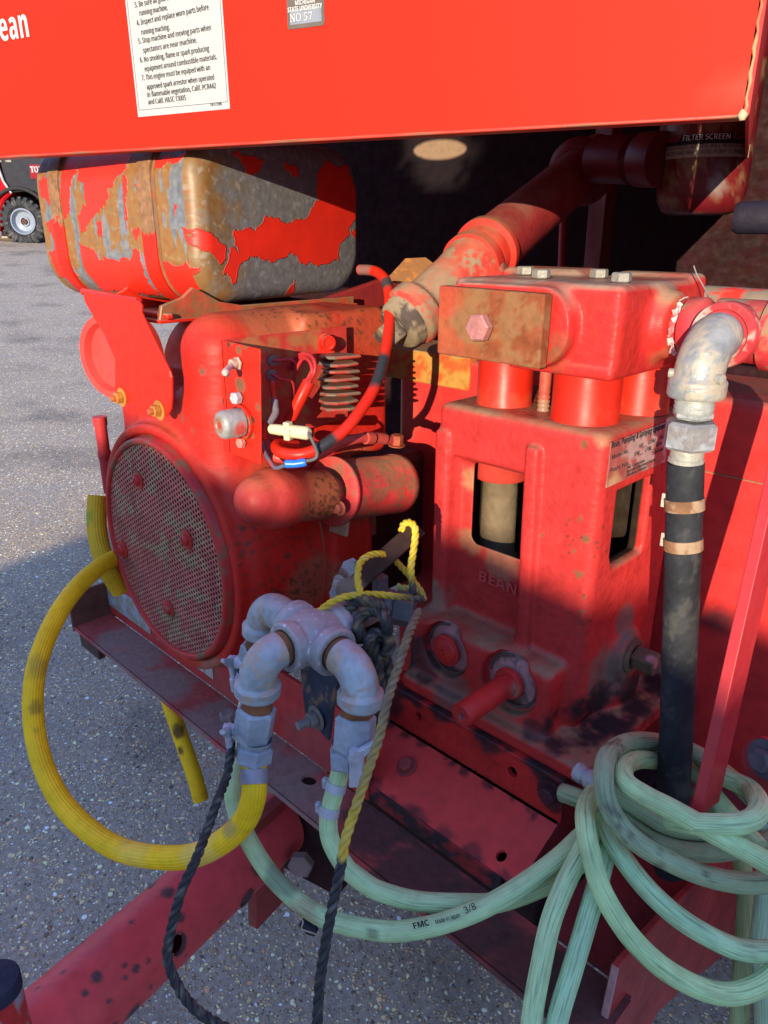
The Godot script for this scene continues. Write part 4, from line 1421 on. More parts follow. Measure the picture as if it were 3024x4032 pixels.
# ---- electrics --------------------------------------------------------------
func electrics() -> void:
	var zf := 0.186
	var a := Vector3(-0.3386, 0.9474, 0.1860)
	var b := Vector3(-0.2739, 0.9447, 0.1860)
	var c := Vector3(-0.2825, 0.8265, 0.1860)
	var d := Vector3(-0.3505, 0.8286, 0.1860)
	var t := thing("switch_panel", "bent red switch plate with toggle switch and round push button", "switch panel", Vector3(d.x, d.y, zf))
	var m := MB.new()
	m.prism(Transform3D(Basis(), Vector3(0, 0, zf - 0.002)), PackedVector2Array([Vector2(a.x, a.y), Vector2(b.x, b.y), Vector2(b.x + 0.001, b.y - 0.002), Vector2(c.x, c.y), Vector2(d.x, d.y)]), 0.002, 0.0005)
	m.refine(0.004)
	var xr := b.x
	paint(m, RED, {"vary": 0.06, "wear": 0.0, "spots": [[Vector3(-0.3076, 0.9399, 0.1860), 0.005, RUST, 1.0], [Vector3(-0.3110, 0.9047, 0.1860), 0.009, RUST, 1.0], [Vector3(-0.2812, 0.8866, 0.1860), 0.005, RUST, 1.0], [Vector3(-0.2947, 0.8556, 0.1860), 0.005, RUST, 0.9], [Vector3(-0.2965, 0.9469, 0.1860), 0.006, RUST, 1.0], [Vector3(-0.3203, 0.9482, 0.1860), 0.004, RUST, 0.8]]})
	obj("front_plate", m, mat("chipped", 0.42), t)
	var bk := Vector3(-0.3450, 0.9413, 0.0150)
	var x0 := a.x
	m = MB.new()
	var bt := Vector3(-0.3450, 0.8176, 0.0168)
	m.prism(Transform3D(Basis(Vector3(0, 0, 1), Vector3(0, 1, 0), Vector3(-1, 0, 0)), Vector3(x0 + 0.002, 0, 0)), PackedVector2Array([Vector2(zf, a.y), Vector2(zf, d.y), Vector2(bk.z, d.y + 0.01), Vector2(bk.z, a.y)]), 0.002, 0.0005)
	m.refine(0.007)
	obj("side_plate", paint(m, Color(0.45, 0.04, 0.03), {"wear": 0.14, "wcol": Color(0.35, 0.12, 0.05)}), mat("paint", 0.42), t)
	# toggle switch
	var p := Vector3(-0.3085, 0.9271, 0.1870)
	m = MB.new()
	m.hex(za(p, Vector3(0, 0, 1)), 0.0125, 0.003)
	m.lathe(ya(p, Vector3(0, 0, 1)), [Vector2(0.0052, 0.003), Vector2(0.0052, 0.009), Vector2(0, 0.009)], 16)
	obj("toggle_nut", paint(m, Color(0.5, 0.35, 0.25)), mat("galvanized", 0.5), t)
	m = MB.new()
	var tip := Vector3(-0.2946, 0.9222, 0.2120)
	m.tube(PackedVector3Array([p + Vector3(0, 0, 0.007), p.lerp(tip, 0.7) + Vector3(0, 0, 0.004), tip, tip + (tip - p).normalized() * 0.002]), PackedFloat32Array([0.0026, 0.0032, 0.0042, 0.002]), 14)
	obj("toggle_lever", paint(m, Color(0.5, 0.42, 0.36)), mat("galvanized", 0.5), t)
	# push button
	p = Vector3(-0.3091, 0.8673, 0.1870)
	m = MB.new()
	m.lathe(ya(p, Vector3(0, 0, 1)), [Vector2(0.0185, 0), Vector2(0.0185, 0.003), Vector2(0.0165, 0.004)], 30)
	obj("button_ring", paint(m, RED, {"wear": 0.12}), mat("paint", 0.42), t)
	m = MB.new()
	m.lathe(ya(p, Vector3(-0.12, 0, 1)), [Vector2(0.0148, 0.002), Vector2(0.0148, 0.021), Vector2(0.0135, 0.0245), Vector2(0.0105, 0.0265), Vector2(0.0068, 0.0268), Vector2(0.006, 0.0258), Vector2(0, 0.0258)], 32, 0.8)
	m.refine(0.004)
	paint(m, Color(0.3, 0.29, 0.27), {"spots": [[p + Vector3(-0.003, 0, 0.026), 0.011, Color(0.3, 0.16, 0.07), 0.8], [p + Vector3(-0.003, 0, 0.027), 0.006, Color(0.5, 0.05, 0.03), 1.0], [p + Vector3(0.008, -0.004, 0.01), 0.01, RED, 0.8]], "vary": 0.4})
	obj("push_button", m, mat("galvanized", 0.5), t)
	bolt("plate_bolt", Vector3(-0.3102, 0.8926, 0.1870), Vector3(0.1, 0, 1), 0.011, 0.008, Color(0.5, 0.5, 0.5), t, 0.0, mat("galvanized", 0.5))
	bolt("plate_bolt", Vector3(-0.3091, 0.8456, 0.1870), Vector3(0.1, 0, 1), 0.0095, 0.006, Color(0.5, 0.2, 0.16), t, 0.0, mat("galvanized", 0.5))
	for q in [Vector3(-0.3380, 0.9203, 0.1239), Vector3(-0.3380, 0.9050, 0.1262)]:
		m = MB.new()
		m.lathe(ya(q, Vector3(1, 0, 0.5)), [Vector2(0.0035, -0.003), Vector2(0.0035, 0.004), Vector2(0.006, 0.004), Vector2(0.006, 0.006), Vector2(0, 0.0065)], 14)
		obj("terminal_screw", paint(m, Color(0.14, 0.08, 0.08)), mat("galvanized", 0.5), t)

	# regulator with cooling fins
	t = thing("voltage_regulator", "finned red and dusty voltage regulator with flaking paint behind the switch plate", "regulator", Vector3(-0.3106, 0.8886, 0.0607))
	var n0 := Vector3(-0.3222, 0.8907, 0.0561)
	m = MB.new()
	m.box(Transform3D(Basis(), n0 + Vector3(-0.026, 0.0, 0.0)), Vector3(0.012, 0.07, 0.062), 0.002, 0.01)
	obj("back_plate", paint(m, Color(0.38, 0.03, 0.03)), mat("paint", 0.42), t)
	for k in 8:
		var q := Vector3(-0.3263, 0.9208, 0.0667).lerp(Vector3(-0.3117, 0.8662, 0.0813), k / 7.0)
		var pl := PackedVector2Array([Vector2(0, 0.004), Vector2(0.008, 0.013), Vector2(0.02, 0.0145), Vector2(0.034, 0.009), Vector2(0.0455, 0.001), Vector2(0.036, -0.012), Vector2(0.012, -0.02), Vector2(0, -0.02)])
		for e in pl.size():
			pl[e] += Vector2(0.0016 * sin(k * 3.7 + e * 2.0), 0.001 * sin(k * 5.1 + e))
		m = MB.new()
		m.prism(Transform3D(Basis(Vector3(0.7071, 0, -0.7071), Vector3(0.7071, 0, 0.7071), Vector3(0, -1, 0)) * Basis(Vector3(1, 0, 0), 0.05 * sin(k * 2.3)), q), pl, 0.0036, 0.0013)
		m.refine(0.004)
		obj("fin", paint(m, Color(0.4, 0.045, 0.035), {"dust": 1.0, "dcol": Color(0.2, 0.14, 0.085), "wear": 0.12, "wcol": Color(0.16, 0.11, 0.08)}), mat("paint", 0.42), t)
	m = MB.new()
	var ear := Vector3(-0.3333, 0.9331, 0.0520)
	m.prism(za(ear, Vector3(1, 0, 0.35)), PackedVector2Array([Vector2(-0.009, -0.022), Vector2(0.012, -0.022), Vector2(0.009, 0.002), Vector2(0.006, 0.008), Vector2(0, 0.0095), Vector2(-0.006, 0.008), Vector2(-0.009, 0.0)]), 0.003, 0.0006)
	m.lathe(ya(ear + Vector3(0.003, 0, 0.001), Vector3(1, 0, 0.35)), [Vector2(0.0085, 0), Vector2(0.0085, 0.009), Vector2(0.0065, 0.0095), Vector2(0.006, 0.0075), Vector2(0, 0.0075)], 20)
	obj("ear", paint(m.refine(0.005), RED, {"dust": 0.4}), mat("paint", 0.42), t)

	# cables and wires
	var path := spline([Vector3(-0.2923, 0.8346, 0.1318), Vector3(-0.2870, 0.8422, 0.1602), Vector3(-0.2721, 0.8396, 0.1694), Vector3(-0.2516, 0.8393, 0.1641), Vector3(-0.2408, 0.8423, 0.1517), Vector3(-0.2330, 0.8506, 0.1365), Vector3(-0.2282, 0.8623, 0.1164), Vector3(-0.2309, 0.8773, 0.0929), Vector3(-0.2375, 0.8946, 0.0675), Vector3(-0.2483, 0.9174, 0.0435), Vector3(-0.2620, 0.9411, 0.0219), Vector3(-0.2778, 0.9633, 0.0031), Vector3(-0.2948, 0.9835, -0.0133), Vector3(-0.3130, 0.9979, -0.0256), Vector3(-0.3333, 1.0057, -0.0320), Vector3(-0.3531, 1.0075, -0.0359), Vector3(-0.3675, 1.0071, -0.0364)], 0.005)
	m = MB.new()
	m.tube(path, 0.0062, 18)
	paint(m, RED, {"vary": 0.06, "spots": [[Vector3(-0.2397, 0.9056, 0.0639), 0.014, Color(0.03, 0.03, 0.035), 1.0], [Vector3(-0.2411, 0.9121, 0.0542), 0.012, Color(0.03, 0.03, 0.035), 1.0], [Vector3(-0.2481, 0.9228, 0.0479), 0.015, Color(0.03, 0.03, 0.035), 1.0], [Vector3(-0.2274, 0.8533, 0.1400), 0.012, Color(0.03, 0.03, 0.035), 1.0], [Vector3(-0.2310, 0.8494, 0.1457), 0.011, Color(0.03, 0.03, 0.035), 1.0], [Vector3(-0.3043, 0.9950, -0.0176), 0.011, Color(0.05, 0.05, 0.05), 1.0], [Vector3(-0.3551, 1.0075, -0.0339), 0.016, Color(0.2, 0.12, 0.1), 0.9], [Vector3(-0.2326, 0.8468, 0.1487), 0.005, Color(0.03, 0.03, 0.035), 1.0]]})
	tag(obj("battery_cable", m, mat("paint", 0.42)), "thick red cable curving past the fins, paint worn through to black", "cable")
	m = MB.new()
	m.tube(spline([Vector3(-0.3158, 0.8364, 0.1542), Vector3(-0.2992, 0.8266, 0.1581), Vector3(-0.2809, 0.8234, 0.1415), Vector3(-0.2721, 0.8252, 0.1166), Vector3(-0.2717, 0.8315, 0.0901), Vector3(-0.2695, 0.8333, 0.0643), Vector3(-0.2694, 0.8317, 0.0500), Vector3(-0.2689, 0.8218, 0.0093)], 0.005), 0.0055, 14)
	var t2 := thing("starter_cable", "dull red starter cable with crimped lug lying along the top of the starter", "cable", Vector3(-0.2695, 0.8333, 0.0643))
	obj("lead", paint(m, Color(0.42, 0.05, 0.045), {"dust": 0.3}), mat("paint", 0.42), t2)
	m = MB.new()
	m.tube(PackedVector3Array([Vector3(-0.2680, 0.8322, 0.0513), Vector3(-0.2680, 0.8301, 0.0404), Vector3(-0.2680, 0.8300, 0.0396), Vector3(-0.2683, 0.8296, 0.0379), Vector3(-0.2683, 0.8294, 0.0372), Vector3(-0.2673, 0.8255, 0.0209)]), PackedFloat32Array([0.0072, 0.0072, 0.006, 0.006, 0.007, 0.0066]), 16)
	obj("crimp_lug", paint(m, Color(0.46, 0.07, 0.05)), mat("paint", 0.42), t2)
	bolt("lug_nut", Vector3(-0.2660, 0.8144, 0.0028), Vector3(0.1, 1, 0), 0.013, 0.012, Color(0.4, 0.09, 0.04), t2)
	# harness: sleeve and thin wires
	t2 = thing("wire_harness", "red painted wires looping out of a cut sleeve behind the switch plate", "wires", Vector3(-0.3053, 0.8963, 0.1117))
	m = MB.new()
	m.tube(spline([Vector3(-0.2996, 0.8991, 0.1046), Vector3(-0.3010, 0.8870, 0.1125), Vector3(-0.3064, 0.8718, 0.1184), Vector3(-0.3163, 0.8529, 0.1233)], 0.005), 0.0068, 16)
	obj("sleeve", paint(m, RED, {"vary": 0.1}), mat("paint", 0.42), t2)
	for w in [[Vector3(-0.2979, 0.9001, 0.1099), Vector3(-0.2928, 0.9098, 0.1072), Vector3(-0.2932, 0.9190, 0.1026), Vector3(-0.3008, 0.9242, 0.0999), Vector3(-0.3095, 0.9253, 0.1004), Vector3(-0.3218, 0.9204, 0.1003), Vector3(-0.3313, 0.9069, 0.1019)], [Vector3(-0.2962, 0.8991, 0.1087), Vector3(-0.2864, 0.9102, 0.1081), Vector3(-0.2883, 0.9198, 0.1048), Vector3(-0.2969, 0.9264, 0.1024), Vector3(-0.3114, 0.9272, 0.1014), Vector3(-0.3240, 0.9219, 0.1017), Vector3(-0.3345, 0.9092, 0.1038)], [Vector3(-0.2933, 0.8995, 0.1086), Vector3(-0.2901, 0.9126, 0.1075), Vector3(-0.2970, 0.9213, 0.1052), Vector3(-0.3104, 0.9220, 0.1031), Vector3(-0.3205, 0.9086, 0.1053), Vector3(-0.3267, 0.8925, 0.1050)], [Vector3(-0.3330, 0.9206, 0.1264), Vector3(-0.3277, 0.9206, 0.1211), Vector3(-0.3249, 0.9208, 0.1107), Vector3(-0.3224, 0.9157, 0.1034), Vector3(-0.3260, 0.9068, 0.1042)], [Vector3(-0.3218, 0.9084, 0.1369), Vector3(-0.3146, 0.9038, 0.1322), Vector3(-0.3131, 0.8991, 0.1180), Vector3(-0.3169, 0.8873, 0.1131), Vector3(-0.3211, 0.8685, 0.1122)]]:
		m = MB.new()
		m.tube(spline(w, 0.004), 0.0021, 8)
		obj("wire", paint(m, Color(0.42, 0.03, 0.03), {"vary": 0.3}), mat("paint", 0.42), t2)
	# connector
	t2 = thing("wire_connector", "cream plastic inline connector on a short wire with blue crimp sleeve", "connector", Vector3(-0.2626, 0.8621, 0.1630))
	m = MB.new()
	var k0 := Vector3(-0.2810, 0.8626, 0.1735)
	var k1 := Vector3(-0.2359, 0.8632, 0.1584)
	var kd := (k1 - k0)
	m.tube(PackedVector3Array([k0, k0 + kd * 0.04, k0 + kd * 0.3, k0 + kd * 0.34, k0 + kd * 0.42, k0 + kd * 0.58, k0 + kd * 0.62, k0 + kd * 0.96, k1]), PackedFloat32Array([0.0035, 0.0052, 0.0057, 0.0054, 0.0064, 0.0066, 0.0066, 0.0068, 0.0045]), 20)
	var yb := za(k0 + kd * 0.5, kd.normalized())
	m.box(Transform3D(yb.basis, k0 + kd * 0.47), Vector3(0.008, 0.0185, 0.007), 0.001)
	m.box(Transform3D(yb.basis, k0 + kd * 0.52), Vector3(0.0175, 0.006, 0.009), 0.001)
	obj("connector_body", paint(m.refine(0.006), Color(0.62, 0.57, 0.33), {"vary": 0.12}), mat("plastic", 0.4), t2)
	m = MB.new()
	m.tube(spline([Vector3(-0.2378, 0.8641, 0.1597), Vector3(-0.2317, 0.8602, 0.1603), Vector3(-0.2294, 0.8521, 0.1578), Vector3(-0.2293, 0.8438, 0.1546), Vector3(-0.2303, 0.8389, 0.1551), Vector3(-0.2336, 0.8363, 0.1598), Vector3(-0.2389, 0.8354, 0.1656)], 0.003), 0.0017, 10)
	obj("grey_wire", paint(m, Color(0.12, 0.11, 0.11)), mat("rubber", 0.75), t2)
	m = MB.new()
	m.tube(PackedVector3Array([Vector3(-0.2533, 0.8320, 0.1773), Vector3(-0.2520, 0.8320, 0.1760), Vector3(-0.2453, 0.8323, 0.1707), Vector3(-0.2393, 0.8338, 0.1653), Vector3(-0.2374, 0.8343, 0.1632)]), PackedFloat32Array([0.0038, 0.0043, 0.004, 0.0043, 0.0038]), 16)
	obj("blue_crimp", paint(m, Color(0.02, 0.17, 0.75)), mat("plastic", 0.4), t2)
	m = MB.new()
	m.tube(spline([Vector3(-0.2949, 0.8458, 0.1738), Vector3(-0.2869, 0.8382, 0.1773), Vector3(-0.2729, 0.8321, 0.1817), Vector3(-0.2627, 0.8266, 0.1821), Vector3(-0.2530, 0.8307, 0.1777)], 0.003), 0.0022, 10)
	obj("lower_wire", paint(m, Color(0.3, 0.06, 0.07), {"wear": 0.3, "wcol": Color(0.1, 0.1, 0.13)}), mat("paint", 0.42), t2)
	m = MB.new()
	m.tube(spline([Vector3(-0.3151, 0.9010, 0.1418), Vector3(-0.3044, 0.8943, 0.1497), Vector3(-0.2962, 0.8850, 0.1541)], 0.003), 0.0027, 10)
	m.tube(spline([Vector3(-0.2949, 0.8863, 0.1551), Vector3(-0.2912, 0.8805, 0.1576), Vector3(-0.2879, 0.8755, 0.1599), Vector3(-0.2874, 0.8702, 0.1653), Vector3(-0.2872, 0.8658, 0.1704)], 0.003), 0.0038, 12)
	obj("sleeved_wire", paint(m, Color(0.16, 0.13, 0.14), {"spots": [[Vector3(-0.3050, 0.8966, 0.1491), 0.014, RED, 1.0]]}), mat("rubber", 0.75), t2)
	m = MB.new()
	m.tube(spline([Vector3(-0.3030, 0.8649, 0.1641), Vector3(-0.3007, 0.8535, 0.1678), Vector3(-0.2978, 0.8467, 0.1686)], 0.003), 0.0036, 10)
	obj("plug_stub", paint(m, RED), mat("paint", 0.42), t2)

# ---- pump -------------------------------------------------------------------
func pump_d(p: Vector3) -> float:
	var d := sbox(p, Vector3(-0.1035, 0.712, -0.085), Vector3(0.1035, 0.163, 0.085), 0.011)
	# bay in the front between two ribs
	var bay := sbox(p, Vector3(-0.1345, 0.718, 0.014), Vector3(0.05, 0.1, 0.03), 0.004)
	bay = maxf(bay, (p - Vector3(-0.0905, 0.7, -0.016)).dot(Vector3(0.86, 0, -0.5)))
	bay = maxf(bay, (p - Vector3(-0.1785, 0.7, -0.016)).dot(Vector3(-0.86, 0, -0.5)))
	bay = maxf(bay, (p - Vector3(-0.13, 0.81, -0.016)).dot(Vector3(0, 0.8, -0.6)))
	d = smax(d, -bay, 0.004)
	d = smin(d, sbox(p, Vector3(-0.0735 - (p.y - 0.735) * 0.02, 0.735, -0.002), Vector3(0.0078, 0.115, 0.0105), 0.003), 0.006)
	d = smin(d, sbox(p, Vector3(-0.1965, 0.735, -0.006), Vector3(0.0085, 0.11, 0.011), 0.003), 0.006)
	# bearing housing at the foot
	var foot := sbox(p, Vector3(-0.1165, 0.575, -0.01), Vector3(0.1, 0.05, 0.042), 0.008)
	foot = smax(foot, (p - Vector3(-0.116, 0.617, 0.034)).dot(Vector3(0, 0.82, 0.57)), 0.004)
	foot = smax(foot, (p - Vector3(-0.021, 0.61, 0.034)).dot(Vector3(0.75, 0.2, 0.6)) - 0.004, 0.004)
	foot = smax(foot, (p - Vector3(-0.213, 0.61, 0.03)).dot(Vector3(-0.75, 0.45, 0.3)), 0.006)
	d = smin(d, foot, 0.01)
	# swelling round the drain plug, and the flange
	d = smin(d, scap(p, Vector3(-0.028, 0.64, -0.095), Vector3(-0.022, 0.57, -0.095), 0.026, 0.038), 0.025)
	d = smin(d, sbar(p, Vector3(-0.02, 0.612, -0.085), Vector3(0.013, 0.612, -0.085), 0.026, 0.004), 0.012)
	d = smin(d, sbox(p, Vector3(-0.086, 0.536, -0.075), Vector3(0.128, 0.0105, 0.122), 0.006), 0.009)
	# hollow inside and the windows
	d = smax(d, -sbox(p, Vector3(-0.105, 0.765, -0.088), Vector3(0.086, 0.09, 0.068), 0.01), 0.004)
	d = smax(d, -sbox(p, Vector3(-0.124, 0.7645, -0.01), Vector3(0.038, 0.047, 0.05), 0.007), 0.005)
	var w2 := sbox(p, Vector3(0.0, 0.772, -0.07), Vector3(0.03, 0.045, 0.036), 0.006)
	w2 = maxf(w2, (p - Vector3(0, 0.745, -0.034)).dot(Vector3(0, -0.35, 0.94)))
	w2 = maxf(w2, (p - Vector3(0, 0.806, -0.034)).dot(Vector3(0, 0.96, -0.0)) - 0.006)
	d = smax(d, -w2, 0.004)
	# bearing bores
	d = smax(d, -scylz(p, Vector3(-0.160, 0.592, 0.05), 0.0335, 0.032, 0.001), 0.003)
	d = smax(d, -scylz(p, Vector3(-0.069, 0.590, 0.05), 0.036, 0.032, 0.001), 0.003)
	return d

func head_d(p: Vector3) -> float:
	var d := sbox(p, Vector3(-0.0895, 0.970, -0.066), Vector3(0.0945, 0.0375, 0.075), 0.009)
	var boss := sbox(p, Vector3(-0.113, 0.969, 0.01), Vector3(0.08, 0.0365, 0.016), 0.004)
	var rb := Vector2(maxf(0.0, absf(p.x + 0.11) - 0.04), p.y - 0.969).length() - 0.037
	boss = smax(boss, rb, 0.003)
	d = smin(d, boss, 0.007)
	d = smin(d, sbox(p, Vector3(-0.052, 0.932, -0.05), Vector3(0.056, 0.006, 0.062), 0.004), 0.004)
	d = smin(d, sbar(p, Vector3(-0.02, 0.970, -0.07), Vector3(0.022, 0.970, -0.07), 0.03, 0.008), 0.014)
	d = smin(d, sbox(p, Vector3(-0.04, 0.992, -0.15), Vector3(0.044, 0.02, 0.016), 0.008), 0.008)
	d = smin(d, sbox(p, Vector3(-0.15, 1.0, -0.12), Vector3(0.05, 0.014, 0.03), 0.01), 0.008)
	return d

func pump() -> void:
	var t := thing("pump_crankcase", "tall red cast iron pump housing with window openings and oily black foot", "pump housing", Vector3(-0.1, 0.53, -0.07))
	var m := surf(pump_d, Vector3(-0.235, 0.51, -0.22), Vector3(0.06, 0.9, 0.075), 0.0029)
	var gr := Color(0.13, 0.105, 0.085)
	var sp := [[Vector3(0.0200, 0.5924, -0.0508), 0.055, Color(0.17, 0.135, 0.1), 0.8], [Vector3(0.0000, 0.6526, -0.0793), 0.022, gr, 0.8], [Vector3(0.0000, 0.6082, -0.0739), 0.035, gr, 0.7], [Vector3(0.015, 0.567, 0.0), 0.036, OIL, 0.96], [Vector3(0.02, 0.565, -0.04), 0.036, OIL, 0.96], [Vector3(0.025, 0.565, -0.09), 0.04, OIL, 0.96], [Vector3(0.03, 0.565, -0.15), 0.045, OIL, 0.96], [Vector3(0.0, 0.563, 0.03), 0.026, OIL, 0.9], [Vector3(-0.215, 0.57, 0.02), 0.035, OIL, 0.8], [Vector3(-0.19, 0.56, 0.03), 0.03, Color(0.05, 0.035, 0.035), 0.8], [Vector3(-0.14, 0.548, 0.033), 0.03, gr, 0.7], [Vector3(-0.03, 0.55, 0.033), 0.018, Color(0.05, 0.03, 0.03), 0.75], [Vector3(-0.215, 0.64, 0.0), 0.035, Color(0.26, 0.19, 0.13), 0.85], [Vector3(-0.165, 0.715, -0.02), 0.02, Color(0.33, 0.17, 0.08), 0.75], [Vector3(-0.165, 0.79, -0.02), 0.02, Color(0.36, 0.2, 0.09), 0.75], [Vector3(-0.12, 0.7, -0.016), 0.028, Color(0.33, 0.2, 0.11), 0.6], [Vector3(-0.0599, 0.7591, 0.0000), 0.0035, RUST, 1.0], [Vector3(-0.0112, 0.7690, 0.0000), 0.006, RUST, 1.0], [Vector3(-0.0188, 0.7877, 0.0000), 0.003, RUST, 1.0], [Vector3(-0.0225, 0.7531, 0.0000), 0.003, RUST, 1.0], [Vector3(-0.0123, 0.7311, 0.0000), 0.003, RUST, 1.0], [Vector3(-0.0061, 0.7076, 0.0000), 0.0035, RUST, 1.0], [Vector3(-0.0055, 0.6921, 0.0000), 0.0035, RUST, 1.0], [Vector3(-0.0228, 0.8626, 0.0000), 0.006, RUST, 0.9], [Vector3(-0.0146, 0.7278, 0.0000), 0.0025, RUST, 1.0], [Vector3(-0.0038, 0.7976, 0.0000), 0.0025, RUST, 1.0], [Vector3(-0.0176, 0.7319, 0.0000), 0.0025, RUST, 1.0], [Vector3(-0.005, 0.873, -0.005), 0.014, Color(0.4, 0.2, 0.1), 0.6]]
	paint(m, Color(0.47, 0.034, 0.03), {"spots": sp, "dust": 0.85, "dcol": Color(0.26, 0.17, 0.1), "vary": 0.13, "zones": [[Vector3(-0.0154, 0.7603, 0.0000), 0.03, 130.0, 0.56], [Vector3(-0.0039, 0.6874, 0.0000), 0.025, 130.0, 0.56]]})
	for k in m.v.size():   # hollow painted near-black, its shade put into the colour
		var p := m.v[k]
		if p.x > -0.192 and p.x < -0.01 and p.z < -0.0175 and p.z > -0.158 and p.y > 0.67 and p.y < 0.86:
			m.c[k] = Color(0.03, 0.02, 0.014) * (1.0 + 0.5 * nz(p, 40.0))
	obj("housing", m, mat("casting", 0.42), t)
	# cast letters under the window
	var ta := Vector3(-0.1477, 0.6735, -0.0125)
	var tb := Vector3(-0.0952, 0.6745, -0.0125)
	words("cast_lettering", "BEAN", Transform3D(Basis(Vector3(1, -0.02, 0), Vector3(0.02, 1, 0), Vector3(0, 0, 1)), Vector3(ta.x, ta.y - 0.004, -0.0138)), 0.012, tb.x - ta.x, flat_mat("red_letters", Color(0.5, 0.055, 0.05), 0.5), t, "Droid Sans", 700, 0.0012)
	# bearing caps
	for k in 2:
		var c: Vector3 = [Vector3(-0.160, 0.592, 0.0185), Vector3(-0.069, 0.590, 0.0185)][k]
		m = MB.new()
		m.lathe(ya(c, Vector3(0, 0, 1)), [Vector2(0, 0.002), Vector2(0.027, 0.002), Vector2(0.029, 0.0005), Vector2(0.034, 0.0)], 40, 0.5)
		m.refine(0.004)
		obj("bearing_cap", paint(m, Color(0.42, 0.2, 0.19), {"vary": 0.3, "wear": 0.08, "wcol": Color(0.18, 0.12, 0.1), "spots": [[c + Vector3(0, -0.035, 0), 0.022, OIL, 0.8]]}), mat("dirty", 0.8), t)
		m = MB.new()
		for q in [[0.4, 2.2], [2.5, 5.9]]:
			var pts := []
			for e in 16:
				var an := lerpf(q[0] + 1.2, q[1] + 0.9, e / 15.0)
				pts.append(c + Vector3(cos(an), sin(an), 0) * 0.0305 + Vector3(0, 0, 0.002))
			m.tube(spline(pts, 0.003), 0.0015, 8)
		obj("snap_ring", paint(m, Color(0.12, 0.08, 0.07)), mat("dirty", 0.8), t)
	m = MB.new()
	m.lathe(ya(Vector3(-0.160, 0.592, 0.025), Vector3(0, 0, 1)), [Vector2(0.0195, 0), Vector2(0.0195, 0.0035), Vector2(0.0175, 0.005), Vector2(0.0165, 0.005), Vector2(0.0158, 0.0065), Vector2(0.0145, 0.008), Vector2(0.0038, 0.008), Vector2(0.003, 0.006), Vector2(0, 0.006)], 36, 0.6)
	obj("idle_shaft_end", paint(m.refine(0.004), RED2, {"vary": 0.12}), mat("paint", 0.42), t)
	# drive shaft
	m = MB.new()
	m.lathe(ya(Vector3(-0.069, 0.590, 0.026), Vector3(0, 0, 1)), [Vector2(0.018, 0), Vector2(0.018, 0.004), Vector2(0.0165, 0.007), Vector2(0.0128, 0.007), Vector2(0.0128, 0.082), Vector2(0.0112, 0.0845), Vector2(0.0035, 0.0845), Vector2(0.0028, 0.079), Vector2(0, 0.079)], 40, 0.6)
	m.refine(0.005)
	obj("drive_shaft", paint(m, RED2, {"vary": 0.1, "spots": [[Vector3(-0.06, 0.59, 0.033), 0.012, Color(0.35, 0.25, 0.16), 0.6], [Vector3(-0.069, 0.59, 0.108), 0.004, Color(0.3, 0.27, 0.25), 1.0]]}), mat("paint", 0.42), t)
	# square headed drain plug
	var dp := Vector3(0.0125, 0.612, -0.085)
	m = MB.new()
	m.lathe(ya(dp, Vector3(1, 0, 0)), [Vector2(0.0205, 0), Vector2(0.0205, 0.003), Vector2(0.0165, 0.005), Vector2(0.014, 0.005)], 24, 0.6)
	m.box(Transform3D(Basis(Vector3(1, 0, 0), 0.35), dp + Vector3(0.017, 0, 0)), Vector3(0.027, 0.0205, 0.0205), 0.003, 0.004)
	obj("drain_plug", paint(m.refine(0.004), Color(0.13, 0.085, 0.055), {"vary": 0.4, "spots": [[dp + Vector3(0.025, 0.004, 0.004), 0.008, Color(0.42, 0.2, 0.2), 0.9]]}), mat("dirty", 0.8), t)
	# inside the window: liner and dusty crosshead
	m = MB.new()
	var c1 := Vector3(Vector3(-0.1660, 0.7787, -0.0700).x, 0, -0.07)
	m.lathe(Transform3D(Basis(), c1), [Vector2(0, 0.783), Vector2(0.031, 0.783), Vector2(0.0325, 0.786), Vector2(0.0325, 0.87)], 36, 0.6)
	obj("cylinder_liner", paint(m.refine(0.006), Color(0.5, 0.05, 0.035)), mat("paint", 0.42), t)
	m = MB.new()
	m.lathe(Transform3D(Basis(), c1), [Vector2(0.034, 0.672), Vector2(0.026, 0.68), Vector2(0.0215, 0.69), Vector2(0.0205, 0.79)], 30, 0.3)
	m.lathe(Transform3D(Basis(), Vector3(-0.075, 0, -0.11)), [Vector2(0.02, 0.672), Vector2(0.018, 0.8)], 30, 0.3)
	obj("crosshead_rod", paint(m.refine(0.006), Color(0.16, 0.115, 0.07), {"vary": 0.3, "spots": [[Vector3(-0.1523, 0.7264, -0.0412), 0.012, Color(0.45, 0.1, 0.07), 0.7]]}), mat("dirty", 0.8), t)
	# name plate on the right side
	var np0 := Vector3(0.0015, 0.8233, -0.0036)
	var np1 := Vector3(0.0015, 0.8675, -0.0037)
	var npl := MB.new()
	npl.box(Transform3D(Basis(), Vector3(0.0008, (np0.y + np1.y) * 0.5, -0.0675)), Vector3(0.0014, np1.y - np0.y, 0.122), 0.0004, 0.006)
	var plate := obj("name_plate", paint(npl, Color(0.42, 0.36, 0.34), {"wear": 0.18, "wcol": Color(0.34, 0.12, 0.1), "spots": [[Vector3(0, np0.y, -0.02), 0.014, Color(0.6, 0.52, 0.2), 0.5]]}), mat("tag_metal", 0.4), t)
	var bp: Material = mats["black_print"]
	var rt := Basis(Vector3(0, 0, -1), Vector3(0, 1, 0), Vector3(1, 0, 0))
